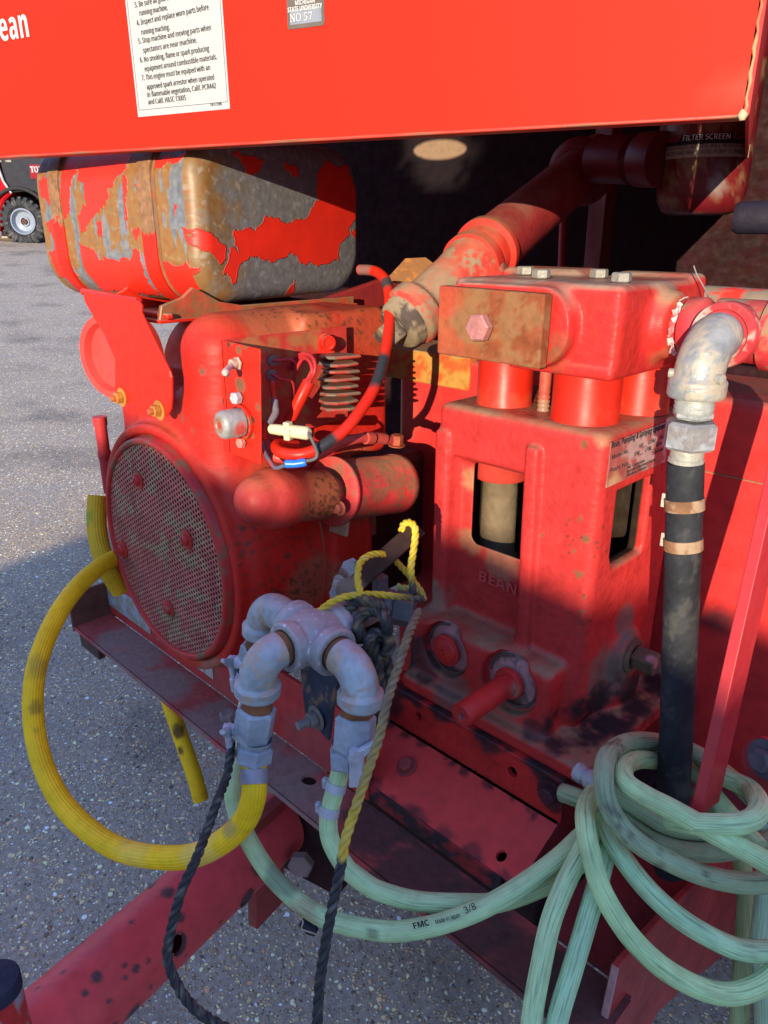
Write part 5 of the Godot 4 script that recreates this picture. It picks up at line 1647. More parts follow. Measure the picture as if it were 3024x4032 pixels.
	for l in [["Bean, Pumping & Spraying Equipment", 0.0, 0.0365, 0.0062, 0.115, 700], ["Model No.           HP___ GPM___ PSI", 0.003, 0.026, 0.0042, 0.108, 400], ["                    KW___ LPM___ KPA", 0.003, 0.0195, 0.0042, 0.108, 400], ["Part No.                 Serial", 0.003, 0.013, 0.0042, 0.108, 400], ["FMC Corporation", 0.036, 0.0095, 0.003, 0.036, 400], ["Agricultural Machinery Division", 0.036, 0.0055, 0.003, 0.06, 400], ["Jonesboro, Arkansas", 0.036, 0.0015, 0.003, 0.042, 400]]:
		words("lettering", l[0].strip_edges(), Transform3D(rt, Vector3(0.0016, np0.y + l[2], -0.0075 - l[1] - (0.045 if l[0].begins_with(" ") else 0.0))), l[3], l[4] * (0.55 if l[0].begins_with(" ") else 1.0), bp, t, "Droid Sans", l[5], 0.0002)

	# three plungers' sleeves between housing and head
	var cy := [[Vector3(-0.153, 0.8745, -0.05), 0.030], [Vector3(-0.051, 0.8745, -0.046), 0.0335], [Vector3(-0.033, 0.8745, -0.122), 0.0305]]
	var names := ["red pump cylinder under the left end of the pump head", "red pump cylinder at the pump's front corner, widest of the three", "red pump cylinder at the back right of the pump head, half in shade"]
	for k in 3:
		m = MB.new()
		var r: float = cy[k][1]
		m.lathe(Transform3D(Basis(), cy[k][0]), [Vector2(r + 0.0008, 0), Vector2(r + 0.0008, 0.002), Vector2(r, 0.0035), Vector2(r, 0.064)], 48, 0.6)
		m.refine(0.006)
		tag(obj("pump_cylinder", paint(m, RED, {"vary": 0.06, "spots": [[cy[k][0], 0.036, Color(0.42, 0.13, 0.07), 0.35], [[Vector3(0, 0, 0), Vector3(-0.0480, 0.9010, -0.0044), Vector3(-0.0318, 0.8976, -0.1171)][k], 0.0025, Color(0.7, 0.6, 0.5), 0.9]]}), mat("paint", 0.34)), names[k], "cylinder", "cylinders of the pump")
	m = MB.new()
	var sb := Vector3(-0.1, 0.875, -0.046)
	var spts := PackedVector3Array()
	var srad := PackedFloat32Array()
	for k in 40:
		spts.append(sb + Vector3(0, k * 0.0016, 0))
		srad.append(0.0062 + (0.0008 * sin(k * 2.2) if k < 12 else 0.0))
	m.tube(spts, srad, 16)
	tag(obj("tie_stud", paint(m, Color(0.46, 0.09, 0.06), {"vary": 0.2, "spots": [[sb, 0.014, Color(0.3, 0.2, 0.12), 0.8]]}), mat("paint", 0.42)), "thin red threaded stud standing between two pump cylinders", "stud")

	# head
	t = thing("pump_valve_block", "heavy red cast pump head with four worn hex bolts on its dusty top", "pump head", Vector3(-0.1, 0.932, -0.07))
	m = surf(head_d, Vector3(-0.23, 0.915, -0.18), Vector3(0.04, 1.03, 0.04), 0.0026)
	paint(m, Color(0.5, 0.03, 0.024), {"dust": 1.0, "dcol": Color(0.36, 0.24, 0.16), "vary": 0.14, "spots": [[Vector3(-0.04, 0.958, 0.026), 0.012, RUST, 0.5], [Vector3(-0.045, 0.945, 0.026), 0.009, RUST, 0.7], [Vector3(0.012, 0.995, -0.06), 0.016, Color(0.38, 0.2, 0.09), 0.6], [Vector3(0.014, 0.944, -0.06), 0.018, Color(0.38, 0.16, 0.08), 0.5], [Vector3(-0.05, 0.935, 0.008), 0.012, RUST, 0.35]]})
	obj("block", m, mat("casting", 0.42), t)
	for w in [Vector3(-0.1510, 1.0031, -0.0720), Vector3(-0.1024, 1.0030, -0.0280), Vector3(-0.0655, 1.0070, -0.0720), Vector3(-0.0176, 1.0067, -0.0280)]:
		bolt("head_bolt", Vector3(clampf(w.x, -0.18, -0.01), 1.0068, w.z), Vector3.UP, 0.0155, 0.0085, Color(0.26, 0.235, 0.19), t, 0.0, mat("galvanized", 0.5))
	# torn sealing tape at the outlet
	m = MB.new()
	var rng := RandomNumberGenerator.new()
	rng.seed = 4
	var oc := Vector3(0.0235, 0.970, -0.07)
	for k in 46:
		var an := rng.randf_range(0.2, 3.6)
		var rr := rng.randf_range(0.016, 0.028)
		var c := oc + Vector3(0, cos(an) * rr, sin(an) * rr) + Vector3(rng.randf_range(-0.001, 0.006), 0, 0)
		m.box(Transform3D(Basis.from_euler(Vector3(rng.randf() * 6.0, rng.randf() * 6.0, rng.randf() * 6.0)), c), Vector3(rng.randf_range(0.003, 0.008), 0.0006, rng.randf_range(0.003, 0.007)))
	paint(m, Color(0.55, 0.2, 0.19), {"vary": 0.9, "wear": 0.3, "wcol": Color(0.7, 0.55, 0.52)})
	obj("torn_tape", m, mat("paint", 0.42), t)
	# end plate with its bolt
	t = thing("valve_cover_plate", "rusty brown rectangular steel plate bolted to the front of the pump head", "cover plate", Vector3(-0.116, 0.935, 0.032))
	m = MB.new()
	var pc := (Vector3(-0.1652, 0.9977, 0.0420) + Vector3(-0.0542, 0.9373, 0.0420)) * 0.5
	m.box(Transform3D(Basis(Vector3(0, 0, 1), -0.012), Vector3(pc.x - 0.002, pc.y + 0.0005, 0.0355)), Vector3(0.1215, 0.0655, 0.0135), 0.0022, 0.0035)
	paint(m, Color(0.27, 0.075, 0.03), {"vary": 0.4, "wear": 0.2, "wcol": Color(0.25, 0.115, 0.05), "spots": [[Vector3(pc.x - 0.06, 0.99, 0.04), 0.03, Color(0.48, 0.06, 0.035), 0.55], [Vector3(pc.x - 0.05, 0.945, 0.04), 0.025, Color(0.45, 0.08, 0.04), 0.4]]})
	obj("plate", m, mat("dirty", 0.7), t)
	bolt("cover_bolt", Vector3(-0.1146, 0.9669, 0.0425), Vector3(0, 0, 1), 0.0235, 0.011, Color(0.5, 0.2, 0.17), t, 0.0, mat("galvanized", 0.5))
	m = MB.new()
	m.lathe(ya(Vector3(-0.082, 0.966, 0.024), Vector3(0, 0, 1)), [Vector2(0.0275, 0), Vector2(0.0275, 0.003), Vector2(0.026, 0.0045), Vector2(0.024, 0.0046), Vector2(0.024, 0.006)], 36)
	obj("gasket_ring", paint(m, Color(0.36, 0.16, 0.06), {"vary": 0.4}), mat("dirty", 0.8), t)

# ---- suction pipe -----------------------------------------------------------
func suction() -> void:
	var a := Vector3(-0.2646, 1.0271, -0.1499)
	var b := Vector3(-0.3373, 1.1347, -0.4674)
	var dz := (b - a).normalized()
	var t := thing("suction_pipe", "thick dark red pipe sloping up into the shade behind the pump head", "pipe", a)
	var m := MB.new()
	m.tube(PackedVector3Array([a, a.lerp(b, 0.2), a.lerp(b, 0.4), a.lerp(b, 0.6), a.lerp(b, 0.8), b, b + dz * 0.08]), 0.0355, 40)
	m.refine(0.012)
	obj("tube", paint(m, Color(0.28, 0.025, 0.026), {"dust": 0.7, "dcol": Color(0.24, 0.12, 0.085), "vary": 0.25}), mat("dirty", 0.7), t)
	m = MB.new()
	m.lathe(ya(b, dz), [Vector2(0.036, -0.008), Vector2(0.048, -0.006), Vector2(0.05, 0.0), Vector2(0.048, 0.006), Vector2(0.036, 0.008)], 40, 0.4)
	obj("upper_flange", paint(m, Color(0.2, 0.015, 0.015)), mat("paint", 0.42), t)  # shade of the recess put into a darker red
	t = thing("wye_strainer", "dusty red pipe fitting with square headed plug at the lower end of the thick pipe", "pipe fitting", Vector3(-0.2797, 0.9617, -0.0394))
	var e := Vector3(-0.2696, 0.9618, -0.0269)
	var c := a - dz * 0.04
	var s := Vector3(-0.2557, 0.9975, -0.1053)
	var s2 := s + Vector3(0.012, -0.004, -0.03)
	var wy := func(p: Vector3) -> float:
		var d := scap(p, e, c, 0.029, 0.031)
		d = smin(d, scap(p, c, s2, 0.026, 0.026), 0.02)
		d = smin(d, sbar(p, e - (c - e).normalized() * 0.008, e + (c - e).normalized() * 0.014, 0.0365, 0.004), 0.008)
		d = smin(d, sbar(p, s, s2, 0.032, 0.004), 0.006)
		return d
	m = surf(wy, e.min(c).min(s2) - Vector3.ONE * 0.05, e.max(c).max(s2) + Vector3.ONE * 0.05, 0.0033)
	paint(m, Color(0.5, 0.05, 0.035), {"dust": 0.7, "wear": 0.12, "wcol": Color(0.27, 0.2, 0.125), "vary": 0.2, "spots": [[e.lerp(c, 0.3), 0.045, Color(0.28, 0.21, 0.13), 0.85], [e, 0.04, Color(0.24, 0.18, 0.11), 0.8], [s, 0.02, Color(0.32, 0.2, 0.07), 0.6]]})
	obj("body", m, mat("dirty", 0.8), t)
	m = MB.new()
	var cd := (c - e).normalized()
	m.lathe(ya(e - cd * 0.008, -cd), [Vector2(0.031, 0), Vector2(0.031, 0.006), Vector2(0.0295, 0.008), Vector2(0.0295, 0.013), Vector2(0.026, 0.018), Vector2(0, 0.018)], 36, 0.5)
	m.box(Transform3D(ya(Vector3.ZERO, cd).basis * Basis(Vector3.UP, 0.7), e - cd * 0.038), Vector3(0.026, 0.024, 0.026), 0.003, 0.006)
	obj("square_plug", paint(m.refine(0.006), Color(0.26, 0.195, 0.12), {"vary": 0.4, "wear": 0.1, "wcol": Color(0.08, 0.06, 0.05)}), mat("dirty", 0.8), t)
	m = MB.new()
	m.lathe(ya(a - dz * 0.035, dz), [Vector2(0.03, -0.012), Vector2(0.037, -0.01), Vector2(0.0375, 0.004), Vector2(0.033, 0.006), Vector2(0.033, 0.01), Vector2(0.0345, 0.012), Vector2(0.0345, 0.03), Vector2(0.041, 0.032), Vector2(0.0415, 0.042), Vector2(0.039, 0.046), Vector2(0.034, 0.048)], 44, 0.6)
	obj("union_collar", paint(m.refine(0.006), Color(0.55, 0.04, 0.025), {"dust": 0.7, "vary": 0.2}), mat("paint", 0.42), t)
	# flat bent scrap and a bar seen through the gap
	m = MB.new()
	m.prism(za(Vector3(-0.4341, 0.9951, -0.2053), Vector3(0.5, 0.75, 0.4)), PackedVector2Array([Vector2(-0.045, -0.018), Vector2(0.03, -0.028), Vector2(0.045, 0.0), Vector2(0.02, 0.03), Vector2(-0.01, 0.028)]), 0.002, 0.0005)
	tag(obj("metal_tab", paint(m.refine(0.006), Color(0.5, 0.2, 0.06), {"wear": 0.3, "wcol": Color(0.3, 0.14, 0.06)}), mat("dirty", 0.8)), "bent red and ochre metal tab catching the sun behind the cable", "metal tab")
	m = MB.new()
	m.box(Transform3D(za(Vector3(-0.4985, 0.9544, -0.1796), (Vector3(-0.5095, 0.9764, -0.2711) - Vector3(-0.4876, 0.9487, -0.0968)).normalized()).basis, Vector3(-0.5002, 0.9609, -0.1814)), Vector3(0.012, 0.04, 0.3), 0.003, 0.02)
	tag(obj("cross_bar", paint(m, Color(0.28, 0.03, 0.03)), mat("paint", 0.42)), "dark red bar running into the shade between the tank and the pump", "bar")

# ---- frame ------------------------------------------------------------------
# a flat plate of `thick`, its holes given as [x, y, half width, half height]
func holed(m: MB, t: Transform3D, r: Rect2, holes: Array, thick: float) -> MB:
	var hs := holes.duplicate()
	hs.sort_custom(func(p, q): return p[0] < q[0])
	var cuts := [r.position.x]
	for k in hs.size() - 1:
		cuts.append((hs[k][0] + hs[k + 1][0]) * 0.5)
	cuts.append(r.end.x)
	for k in hs.size():
		var h: Array = hs[k]
		var lo := Vector2(cuts[k], r.position.y)
		var hi := Vector2(cuts[k + 1], r.end.y)
		var c := Vector2(h[0], h[1])
		var an := []
		for q in 32:
			an.append(-PI + TAU * q / 32.0)
		for cn in [lo, hi, Vector2(lo.x, hi.y), Vector2(hi.x, lo.y)]:
			an.append((cn - c).angle())
		an.sort()
		var s := m.v.size()
		for a in an:
			var d := Vector2.from_angle(a)
			var f := 1e9
			if d.x > 1e-6:
				f = minf(f, (hi.x - c.x) / d.x)
			if d.x < -1e-6:
				f = minf(f, (lo.x - c.x) / d.x)
			if d.y > 1e-6:
				f = minf(f, (hi.y - c.y) / d.y)
			if d.y < -1e-6:
				f = minf(f, (lo.y - c.y) / d.y)
			var o := c + d * f
			var i := c + d / Vector2(d.x / h[2], d.y / h[3]).length()
			for z in [0.0, -thick]:
				var nn := t.basis.z * (1.0 if z == 0.0 else -1.0)
				m.add(t * Vector3(i.x, i.y, z), nn)
				m.add(t * Vector3(o.x, o.y, z), nn)
			var ni := (t.basis * Vector3(-d.x, -d.y, 0)).normalized()
			m.add(t * Vector3(i.x, i.y, 0), ni)
			m.add(t * Vector3(i.x, i.y, -thick), ni)
		for q in an.size():
			var a := s + q * 6
			var b := s + ((q + 1) % an.size()) * 6
			m.quad(a, a + 1, b + 1, b)
			m.quad(a + 2, a + 3, b + 3, b + 2)
			m.quad(a + 4, a + 5, b + 5, b + 4)
	return m

func frame() -> void:
	var dirt := Color(0.075, 0.052, 0.045)
	# crosswise rail: flange and wall
	var t := thing("front_rail", "long red steel angle rail with muddy shelf running under the engine and pump", "rail", Vector3(-0.4, 0.41, 0.16))
	var m := MB.new()
	holed(m, Transform3D(Basis(Vector3(1, 0, 0), Vector3(0, 0, -1), Vector3(0, 1, 0)), Vector3(0, 0.414, 0)), Rect2(-0.85, -0.192, 1.0, 0.064), [[Vector3(-0.2694, 0.4140, 0.1594).x, -0.152, 0.011, 0.009]], 0.005)
	m.box(bx(Vector3(-0.85, 0.4085, 0.192), Vector3(0.15, 0.4142, 0.196)), Vector3(1.0, 0.0057, 0.004), 0.0018, 0.02)
	m.refine(0.01)
	var ds := []
	for q in [[-0.75, 0.15], [-0.68, 0.17], [-0.58, 0.18], [-0.45, 0.165], [-0.38, 0.15], [-0.3, 0.17], [-0.24, 0.18], [-0.16, 0.15], [-0.08, 0.165], [0.0, 0.16], [0.06, 0.17], [0.12, 0.15]]:
		ds.append([Vector3(q[0], 0.414, q[1]), 0.055, Color(0.26, 0.18, 0.15) if q[0] < -0.2 else Color(0.075, 0.05, 0.045), 0.85])
	obj("shelf", paint(m, Color(0.42, 0.06, 0.055), {"spots": ds, "vary": 0.3, "dust": 0.25, "dcol": Color(0.2, 0.13, 0.1)}), mat("dirty", 0.7), t)
	m = MB.new()
	m.box(bx(Vector3(-0.85, 0.4142, 0.121), Vector3(-0.19, 0.52, 0.127)), Vector3(0.66, 0.1058, 0.006), 0.0015, 0.012)
	obj("wall", paint(m, Color(0.5, 0.05, 0.045), {"vary": 0.2, "spots": [[Vector3(-0.3, 0.43, 0.127), 0.06, Color(0.3, 0.1, 0.09), 0.5], [Vector3(-0.5, 0.42, 0.127), 0.05, Color(0.3, 0.12, 0.1), 0.5]]}), mat("paint", 0.42), t)
	m = MB.new()
	m.box(bx(Vector3(-0.856, 0.405, 0.118), Vector3(-0.851, 0.475, 0.196)), Vector3(0.006, 0.07, 0.078), 0.0015, 0.01)
	obj("end_plate", paint(m, Color(0.15, 0.07, 0.05), {"vary": 0.3}), mat("dirty", 0.8), t)
	m = MB.new()
	m.box(bx(Vector3(-0.85, 0.375, 0.175), Vector3(-0.78, 0.408, 0.19)), Vector3(0.07, 0.033, 0.012), 0.002, 0.02)
	obj("lower_leg", paint(m, Color(0.1, 0.06, 0.05)), mat("dirty", 0.8), t)
	# two pale decals on the wall under the screen
	for k in 2:
		var x0: float = [Vector3(-0.8586, 0.4344, 0.1280).x, Vector3(-0.6827, 0.3973, 0.1280).x][k]
		var x1: float = [Vector3(-0.7027, 0.3956, 0.1280).x, Vector3(-0.5177, 0.4302, 0.1280).x][k]
		m = MB.new()
		m.box(bx(Vector3(x0, 0.432, 0.1275), Vector3(x1, 0.478, 0.1285)), Vector3(x1 - x0, 0.046, 0.001), 0.0, 0.006)
		tag(obj("decal", paint(m, [Color(0.36, 0.37, 0.42), Color(0.5, 0.46, 0.4)][k], {"wear": 0.22, "wcol": Color(0.3, 0.28, 0.2), "vary": 0.2}), mat("dirty", 0.7)), ["worn bluish grey decal on the rail below the left of the fan screen", "worn cream decal with faded small print on the rail under the drum"][k], "decal")
	bolt("rail_bolt", Vector3(-0.4403, 0.4145, 0.1555), Vector3(0, 1, 0), 0.021, 0.012, Color(0.3, 0.24, 0.22), t, 0.0, mat("dirty", 0.8))

	# bent plate that carries the pump
	t = thing("pump_mount", "bent red steel mounting plate with bolt holes and oil stained top edge under the pump", "mounting plate", Vector3(-0.1, 0.45, 0.06))
	var XR := 0.0215
	var X0 := -0.275
	var oil := []
	for k in 14:
		oil.append([Vector3(lerpf(X0, XR, k / 13.0) + 0.008 * sin(k * 4.1), 0.53 + 0.003 * sin(k * 1.3), 0.05), 0.016 + 0.007 * sin(k * 2.3), Color(0.03, 0.022, 0.024), 0.9])
	for q in [[Vector3(0.015, 0.52, 0.05), 0.03], [Vector3(0.01, 0.49, 0.055), 0.018], [Vector3(-0.23, 0.5, 0.05), 0.03], [Vector3(-0.26, 0.48, 0.06), 0.03]]:
		oil.append([q[0], q[1], Color(0.04, 0.02, 0.022), 0.85])
	for k in 20:
		oil.append([Vector3(lerpf(X0, XR, k / 19.0) + 0.006 * sin(k * 5.3), 0.4705 + 0.002 * sin(k * 3.0), 0.0558), 0.0055 + 0.003 * sin(k * 2.1), Color(0.05, 0.02, 0.02), 0.75])
	var hz := 0.0505
	m = MB.new()
	holed(m, Transform3D(Basis(), Vector3(0, 0, hz)), Rect2(X0, 0.472, XR - X0, 0.054), [[Vector3(-0.1802, 0.5012, 0.0500).x, Vector3(-0.1802, 0.5012, 0.0500).y, 0.0052, 0.0062], [Vector3(-0.0416, 0.5005, 0.0500).x, Vector3(-0.0416, 0.5005, 0.0500).y, 0.0062, 0.0066]], 0.006)
	m.box(bx(Vector3(X0, 0.523, 0.02), Vector3(XR, 0.5255, hz)), Vector3(XR - X0, 0.005, 0.036), 0.002, 0.012)
	m.refine(0.007)
	obj("upper_strip", paint(m, RED2, {"spots": oil, "vary": 0.22}), mat("pitted", 0.5), t)
	# sloping face
	var ta := Vector3(0, 0.4715, 0.0545)
	var tb := Vector3(0, 0.437, 0.122)
	var sl := (ta - tb)
	var sb := Basis(Vector3(1, 0, 0), sl.normalized(), Vector3(1, 0, 0).cross(sl.normalized()))
	m = MB.new()
	var nrm := sb.z
	var hp := func(q: Vector3) -> Vector2: return Vector2(q.x, (q - tb).dot(sl.normalized()))
	var h1: Vector2 = hp.call(Vector3(-0.0109, 0.4553, 0.1120))
	var h2: Vector2 = hp.call(Vector3(-0.2214, 0.4093, 0.0750))
	holed(m, Transform3D(sb, tb), Rect2(X0, 0.0, XR - X0 - 0.001, sl.length()), [[h1.x, clampf(h1.y, 0.008, 0.03), 0.0055, 0.0062], [h2.x, clampf(h2.y, 0.03, 0.06), 0.0055, 0.0065]], 0.006)
	m.refine(0.008)
	oil.clear()
	for k in 16:
		oil.append([Vector3(lerpf(X0, XR, k / 15.0) + 0.009 * sin(k * 4.7), 0.436, 0.121), 0.010 + 0.006 * sin(k * 2.7), Color(0.1, 0.03, 0.03), 0.7])
		oil.append([Vector3(lerpf(X0, XR, k / 15.0) + 0.008 * sin(k * 3.9), 0.4715, 0.0565), 0.006 + 0.003 * sin(k * 5.1), Color(0.05, 0.02, 0.02), 0.8])
	obj("sloping_face", paint(m, Color(0.68, 0.06, 0.05), {"spots": oil, "vary": 0.14}), mat("paint", 0.42), t)
	m = MB.new()
	m.box(bx(Vector3(X0, 0.4142, 0.119), Vector3(XR - 0.02, 0.4365, 0.124)), Vector3(XR - X0 - 0.02, 0.0223, 0.005), 0.0015, 0.008)
	obj("lower_strip", paint(m, Color(0.3, 0.035, 0.035), {"wear": 0.3, "wcol": Color(0.05, 0.035, 0.035), "vary": 0.3}), mat("dirty", 0.7), t)
	m = MB.new()
	m.prism(Transform3D(Basis(Vector3(0, 0, -1), Vector3(0, 1, 0), Vector3(1, 0, 0)), Vector3(XR - 0.004, 0, 0)), PackedVector2Array([Vector2(-0.05, 0.526), Vector2(-0.05, 0.472), Vector2(-0.118, 0.437), Vector2(-0.118, 0.43), Vector2(0.1, 0.43), Vector2(0.1, 0.526)]), 0.004, 0.001)
	m.refine(0.012)
	obj("side_cheek", paint(m, Color(0.14, 0.02, 0.024), {"vary": 0.3}), mat("dirty", 0.8), t)
	bolt("mount_bolt", Vector3(0.0074, 0.5032, 0.0515), Vector3(0, 0, 1), 0.017, 0.009, Color(0.06, 0.025, 0.03), t, 1.5)
	var mb := Vector3(-0.1652, 0.4169, 0.0850)
	bolt("mount_bolt", Vector3(mb.x, 0.456, 0.086), nrm, 0.0155, 0.008, Color(0.3, 0.06, 0.055), t, 1.3)

	# rail that runs back on the right
	t = thing("side_rail", "red flat frame rail under the green hose coil, its sawn front edge worn bare", "rail", Vector3(0.14, 0.4, 0.1))
	var pl := PackedVector2Array()
	for q in [Vector3(0.1450, 0.4690, 0.1547), Vector3(0.1450, 0.4691, 0.1428), Vector3(0.1450, 0.4570, 0.0722), Vector3(0.1450, 0.4230, -0.0784), Vector3(0.1450, 0.3650, -0.3108), Vector3(0.1450, -0.0017, -0.5136), Vector3(0.1450, 0.2460, -0.0700), Vector3(0.1450, 0.2946, 0.0357), Vector3(0.1450, 0.2784, 0.0666), Vector3(0.1450, 0.3844, 0.1658)]:
		pl.append(Vector2(-q.z, q.y))
	m = MB.new()
	m.prism(Transform3D(Basis(Vector3(0, 0, -1), Vector3(0, 1, 0), Vector3(1, 0, 0)), Vector3(0.138, 0, 0)), pl, 0.007, 0.0012)
	m.refine(0.008)
	paint(m, Color(0.36, 0.045, 0.04), {"vary": 0.25})
	var fz: float = Vector3(0.1450, 0.4690, 0.1547).z
	for k in m.v.size():
		if m.n[k].z > 0.6:
			m.c[k] = Color(0.5, 0.26, 0.24) * (0.8 + 0.5 * absf(nz(m.v[k], 160.0)))
	obj("flat", m, mat("paint", 0.5), t)
	m = MB.new()
	m.box(bx(Vector3(0.05, 0.406, -0.3), Vector3(0.1375, 0.4115, 0.12)), Vector3(0.0875, 0.0055, 0.42), 0.001, 0.03)
	obj("inner_flange", paint(m, Color(0.2, 0.035, 0.035), {"vary": 0.3}), mat("dirty", 0.8), t)

	# box of the frame behind the pump
	t = thing("rear_frame_box", "red sheet steel box behind the pump with dusty top, sunlit in patches", "frame box", Vector3(0, 0.5, -0.25))
	m = MB.new()
	m.box(bx(Vector3(-0.46, 0.3, -0.36), Vector3(0.5, 0.884, -0.2)), Vector3(0.96, 0.584, 0.16), 0.012, 0.014)
	paint(m, Color(0.56, 0.035, 0.032), {"dust": 0.8, "dcol": Color(0.3, 0.13, 0.09), "vary": 0.15, "spots": [[Vector3(0.0555, 0.6270, -0.2000), 0.02, Color(0.05, 0.03, 0.035), 0.8], [Vector3(-0.4494, 0.7841, -0.2000), 0.05, Color(0.5, 0.12, 0.08), 0.3]]})
	obj("box", m, mat("paint", 0.42), t)
	m = MB.new()
	m.box(bx(Vector3(-0.52, 0.842, -0.3), Vector3(-0.32, 0.8885, -0.196)), Vector3(0.2, 0.0465, 0.104), 0.003, 0.007)
	obj("left_beam", paint(m, Color(0.5, 0.09, 0.025), {"wear": 0.26, "wcol": Color(0.45, 0.22, 0.05), "vary": 0.3, "dust": 0.9, "dcol": Color(0.3, 0.22, 0.14)}), mat("dirty", 0.7), t)
	m = MB.new()
	m.box(bx(Vector3(-0.3, 0.8, -0.199), Vector3(0.5, 0.8012, -0.1985)), Vector3(0.8, 0.0014, 0.0016))
	obj("seam", paint(m, Color(0.3, 0.16, 0.08)), mat("dirty", 0.8), t)
	# leaning brace on the right
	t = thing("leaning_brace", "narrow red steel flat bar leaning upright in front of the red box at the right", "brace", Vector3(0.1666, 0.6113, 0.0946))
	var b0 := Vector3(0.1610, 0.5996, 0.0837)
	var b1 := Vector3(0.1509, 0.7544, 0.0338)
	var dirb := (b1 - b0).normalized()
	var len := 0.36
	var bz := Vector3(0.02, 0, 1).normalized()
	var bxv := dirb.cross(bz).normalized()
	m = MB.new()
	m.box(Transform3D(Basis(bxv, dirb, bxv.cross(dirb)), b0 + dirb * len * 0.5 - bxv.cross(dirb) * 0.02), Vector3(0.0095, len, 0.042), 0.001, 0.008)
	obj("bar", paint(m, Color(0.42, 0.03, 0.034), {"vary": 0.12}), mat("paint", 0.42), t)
	t = thing("hitch_bolt", "grey bolt with stacked red washers at the photo's right edge", "bolt", Vector3(0.1888, 0.6337, 0.0302))
	bolt("head", Vector3(0.1815, 0.6107, -0.0107), Vector3(-0.3, 0.2, 0.9), 0.018, 0.012, Color(0.12, 0.1, 0.11), t, 1.6, mat("dirty", 0.8))
	m = MB.new()
	m.lathe(ya(Vector3(0.1811, 0.6009, -0.0202), Vector3(-0.3, 0.2, 0.9)), [Vector2(0, -0.012), Vector2(0.02, -0.012), Vector2(0.02, -0.004), Vector2(0.023, -0.003), Vector2(0.023, 0.005), Vector2(0, 0.005)], 24)
	obj("washer", paint(m, Color(0.4, 0.05, 0.05)), mat("paint", 0.42), t)

	# drawbar tube with drilled holes, and the jack on its end
	var ta2 := Vector3(-0.3624, 0.2738, 0.1387)
	var tn := Vector3(-0.2764, 0.2986, 0.5005)
	var td := (tn - ta2).normalized()
	t = thing("drawbar", "thick chipped red steel drawbar tube with two drilled holes running to the lower left", "drawbar", (ta2 + tn) * 0.5)
	m = MB.new()
	var tr := 0.0465
	var tf := ya(ta2, td)
	var L := ta2.distance_to(tn) + 0.25
	var hol := []
	for q in [Vector3(-0.2983, 0.2716, 0.2421), Vector3(-0.2544, 0.3100, 0.3440)]:
		hol.append((q - ta2).dot(td))
	# skin with true openings: leave out the small cells inside a hole, then line its edge
	var side := (Vector3(1, 0, 0.0) - td * td.x).normalized()
	var up2 := td.cross(side)
	if up2.y < 0.0:
		up2 = -up2
	var ha := []
	for q in [Vector3(-0.2983, 0.2716, 0.2421), Vector3(-0.2544, 0.3100, 0.3440)]:
		var rr: Vector3 = q - ta2
		ha.append(atan2(rr.dot(up2), rr.dot(side)))
	var NA := 110
	var NL := int(L / 0.0032)
	var base := m.v.size()
	for i in NL + 1:
		for j in NA + 1:
			var an := TAU * j / NA
			var nn: Vector3 = side * cos(an) + up2 * sin(an)
			var y := L * i / NL
			var p := Vector2(y, wrapf(an, -PI, PI) * tr)
			for k in 2:
				var hc := Vector2(hol[k], ha[k] * tr)
				var dd := p - hc
				if dd.length() < 0.0145 and dd.length() > 0.0088:
					p = hc + dd.normalized() * maxf(0.0113, dd.length())
			an = p.y / tr
			nn = side * cos(an) + up2 * sin(an)
			m.add(ta2 + td * p.x + nn * tr, nn)
	for i in NL:
		for j in NA:
			var y := L * (i + 0.5) / NL
			var an := wrapf(TAU * (j + 0.5) / NA, -PI, PI)
			var open := false
			for k in 2:
				if Vector2(y - hol[k], (an - ha[k]) * tr).length() < 0.0105:
					open = true
			if not open:
				var o := base + i * (NA + 1) + j
				m.quad(o, o + 1, o + NA + 2, o + NA + 1)
	var dch := []
	var rng := RandomNumberGenerator.new()
	rng.seed = 12
	for k in 60:
		var an := rng.randf_range(-0.6, 2.6)
		var y := rng.randf_range(0.05, L - 0.1)
		dch.append([ta2 + td * y + (side * cos(an) + up2 * sin(an)) * tr, 0.003 + 0.014 * pow(rng.randf(), 4.0), Color(0.10, 0.055, 0.05), 1.0])
	paint(m, Color(0.66, 0.075, 0.075), {"spots": dch, "vary": 0.1})
	obj("tube", m, mat("paint", 0.42), t)
	m = MB.new()
	for k in 2:
		var hd: Vector3 = side * cos(ha[k]) + up2 * sin(ha[k])
		m.lathe(ya(ta2 + td * hol[k], hd), [Vector2(0.0112, tr - 0.007), Vector2(0.0112, tr + 0.0006), Vector2(0.0128, tr + 0.0004)], 28)
	obj("hole_lip", paint(m, Color(0.22, 0.1, 0.09)), mat("dirty", 0.8), t)
	# socket plates where the tube enters the frame
	t = thing("drawbar_socket", "red upright socket plates with big bolt where the drawbar meets the frame", "bracket", Vector3(-0.2976, 0.2888, 0.1566))
	m = MB.new()
	m.prism(za(Vector3(-0.3430, 0.2469, 0.1488), td), PackedVector2Array([Vector2(-0.01, -0.085), Vector2(0.006, -0.085), Vector2(0.006, 0.085), Vector2(-0.01, 0.085)]), 0.06, 0.001)
	obj("plate", paint(m, Color(0.32, 0.045, 0.045), {"wear": 0.15}), mat("paint", 0.42), t)
	m = MB.new()
	m.box(Transform3D(za(Vector3.ZERO, td).basis, Vector3(-0.3236, 0.2528, 0.0960)), Vector3(0.1, 0.13, 0.05), 0.002, 0.02)
	obj("back_block", paint(m, Color(0.05, 0.02, 0.02)), mat("dirty", 0.8), t)
	bolt("socket_bolt", Vector3(-0.2903, 0.2699, 0.1518), Vector3(0.55, 0.1, 0.8), 0.03, 0.015, Color(0.3, 0.2, 0.17), t, 0.0, mat("dirty", 0.8))
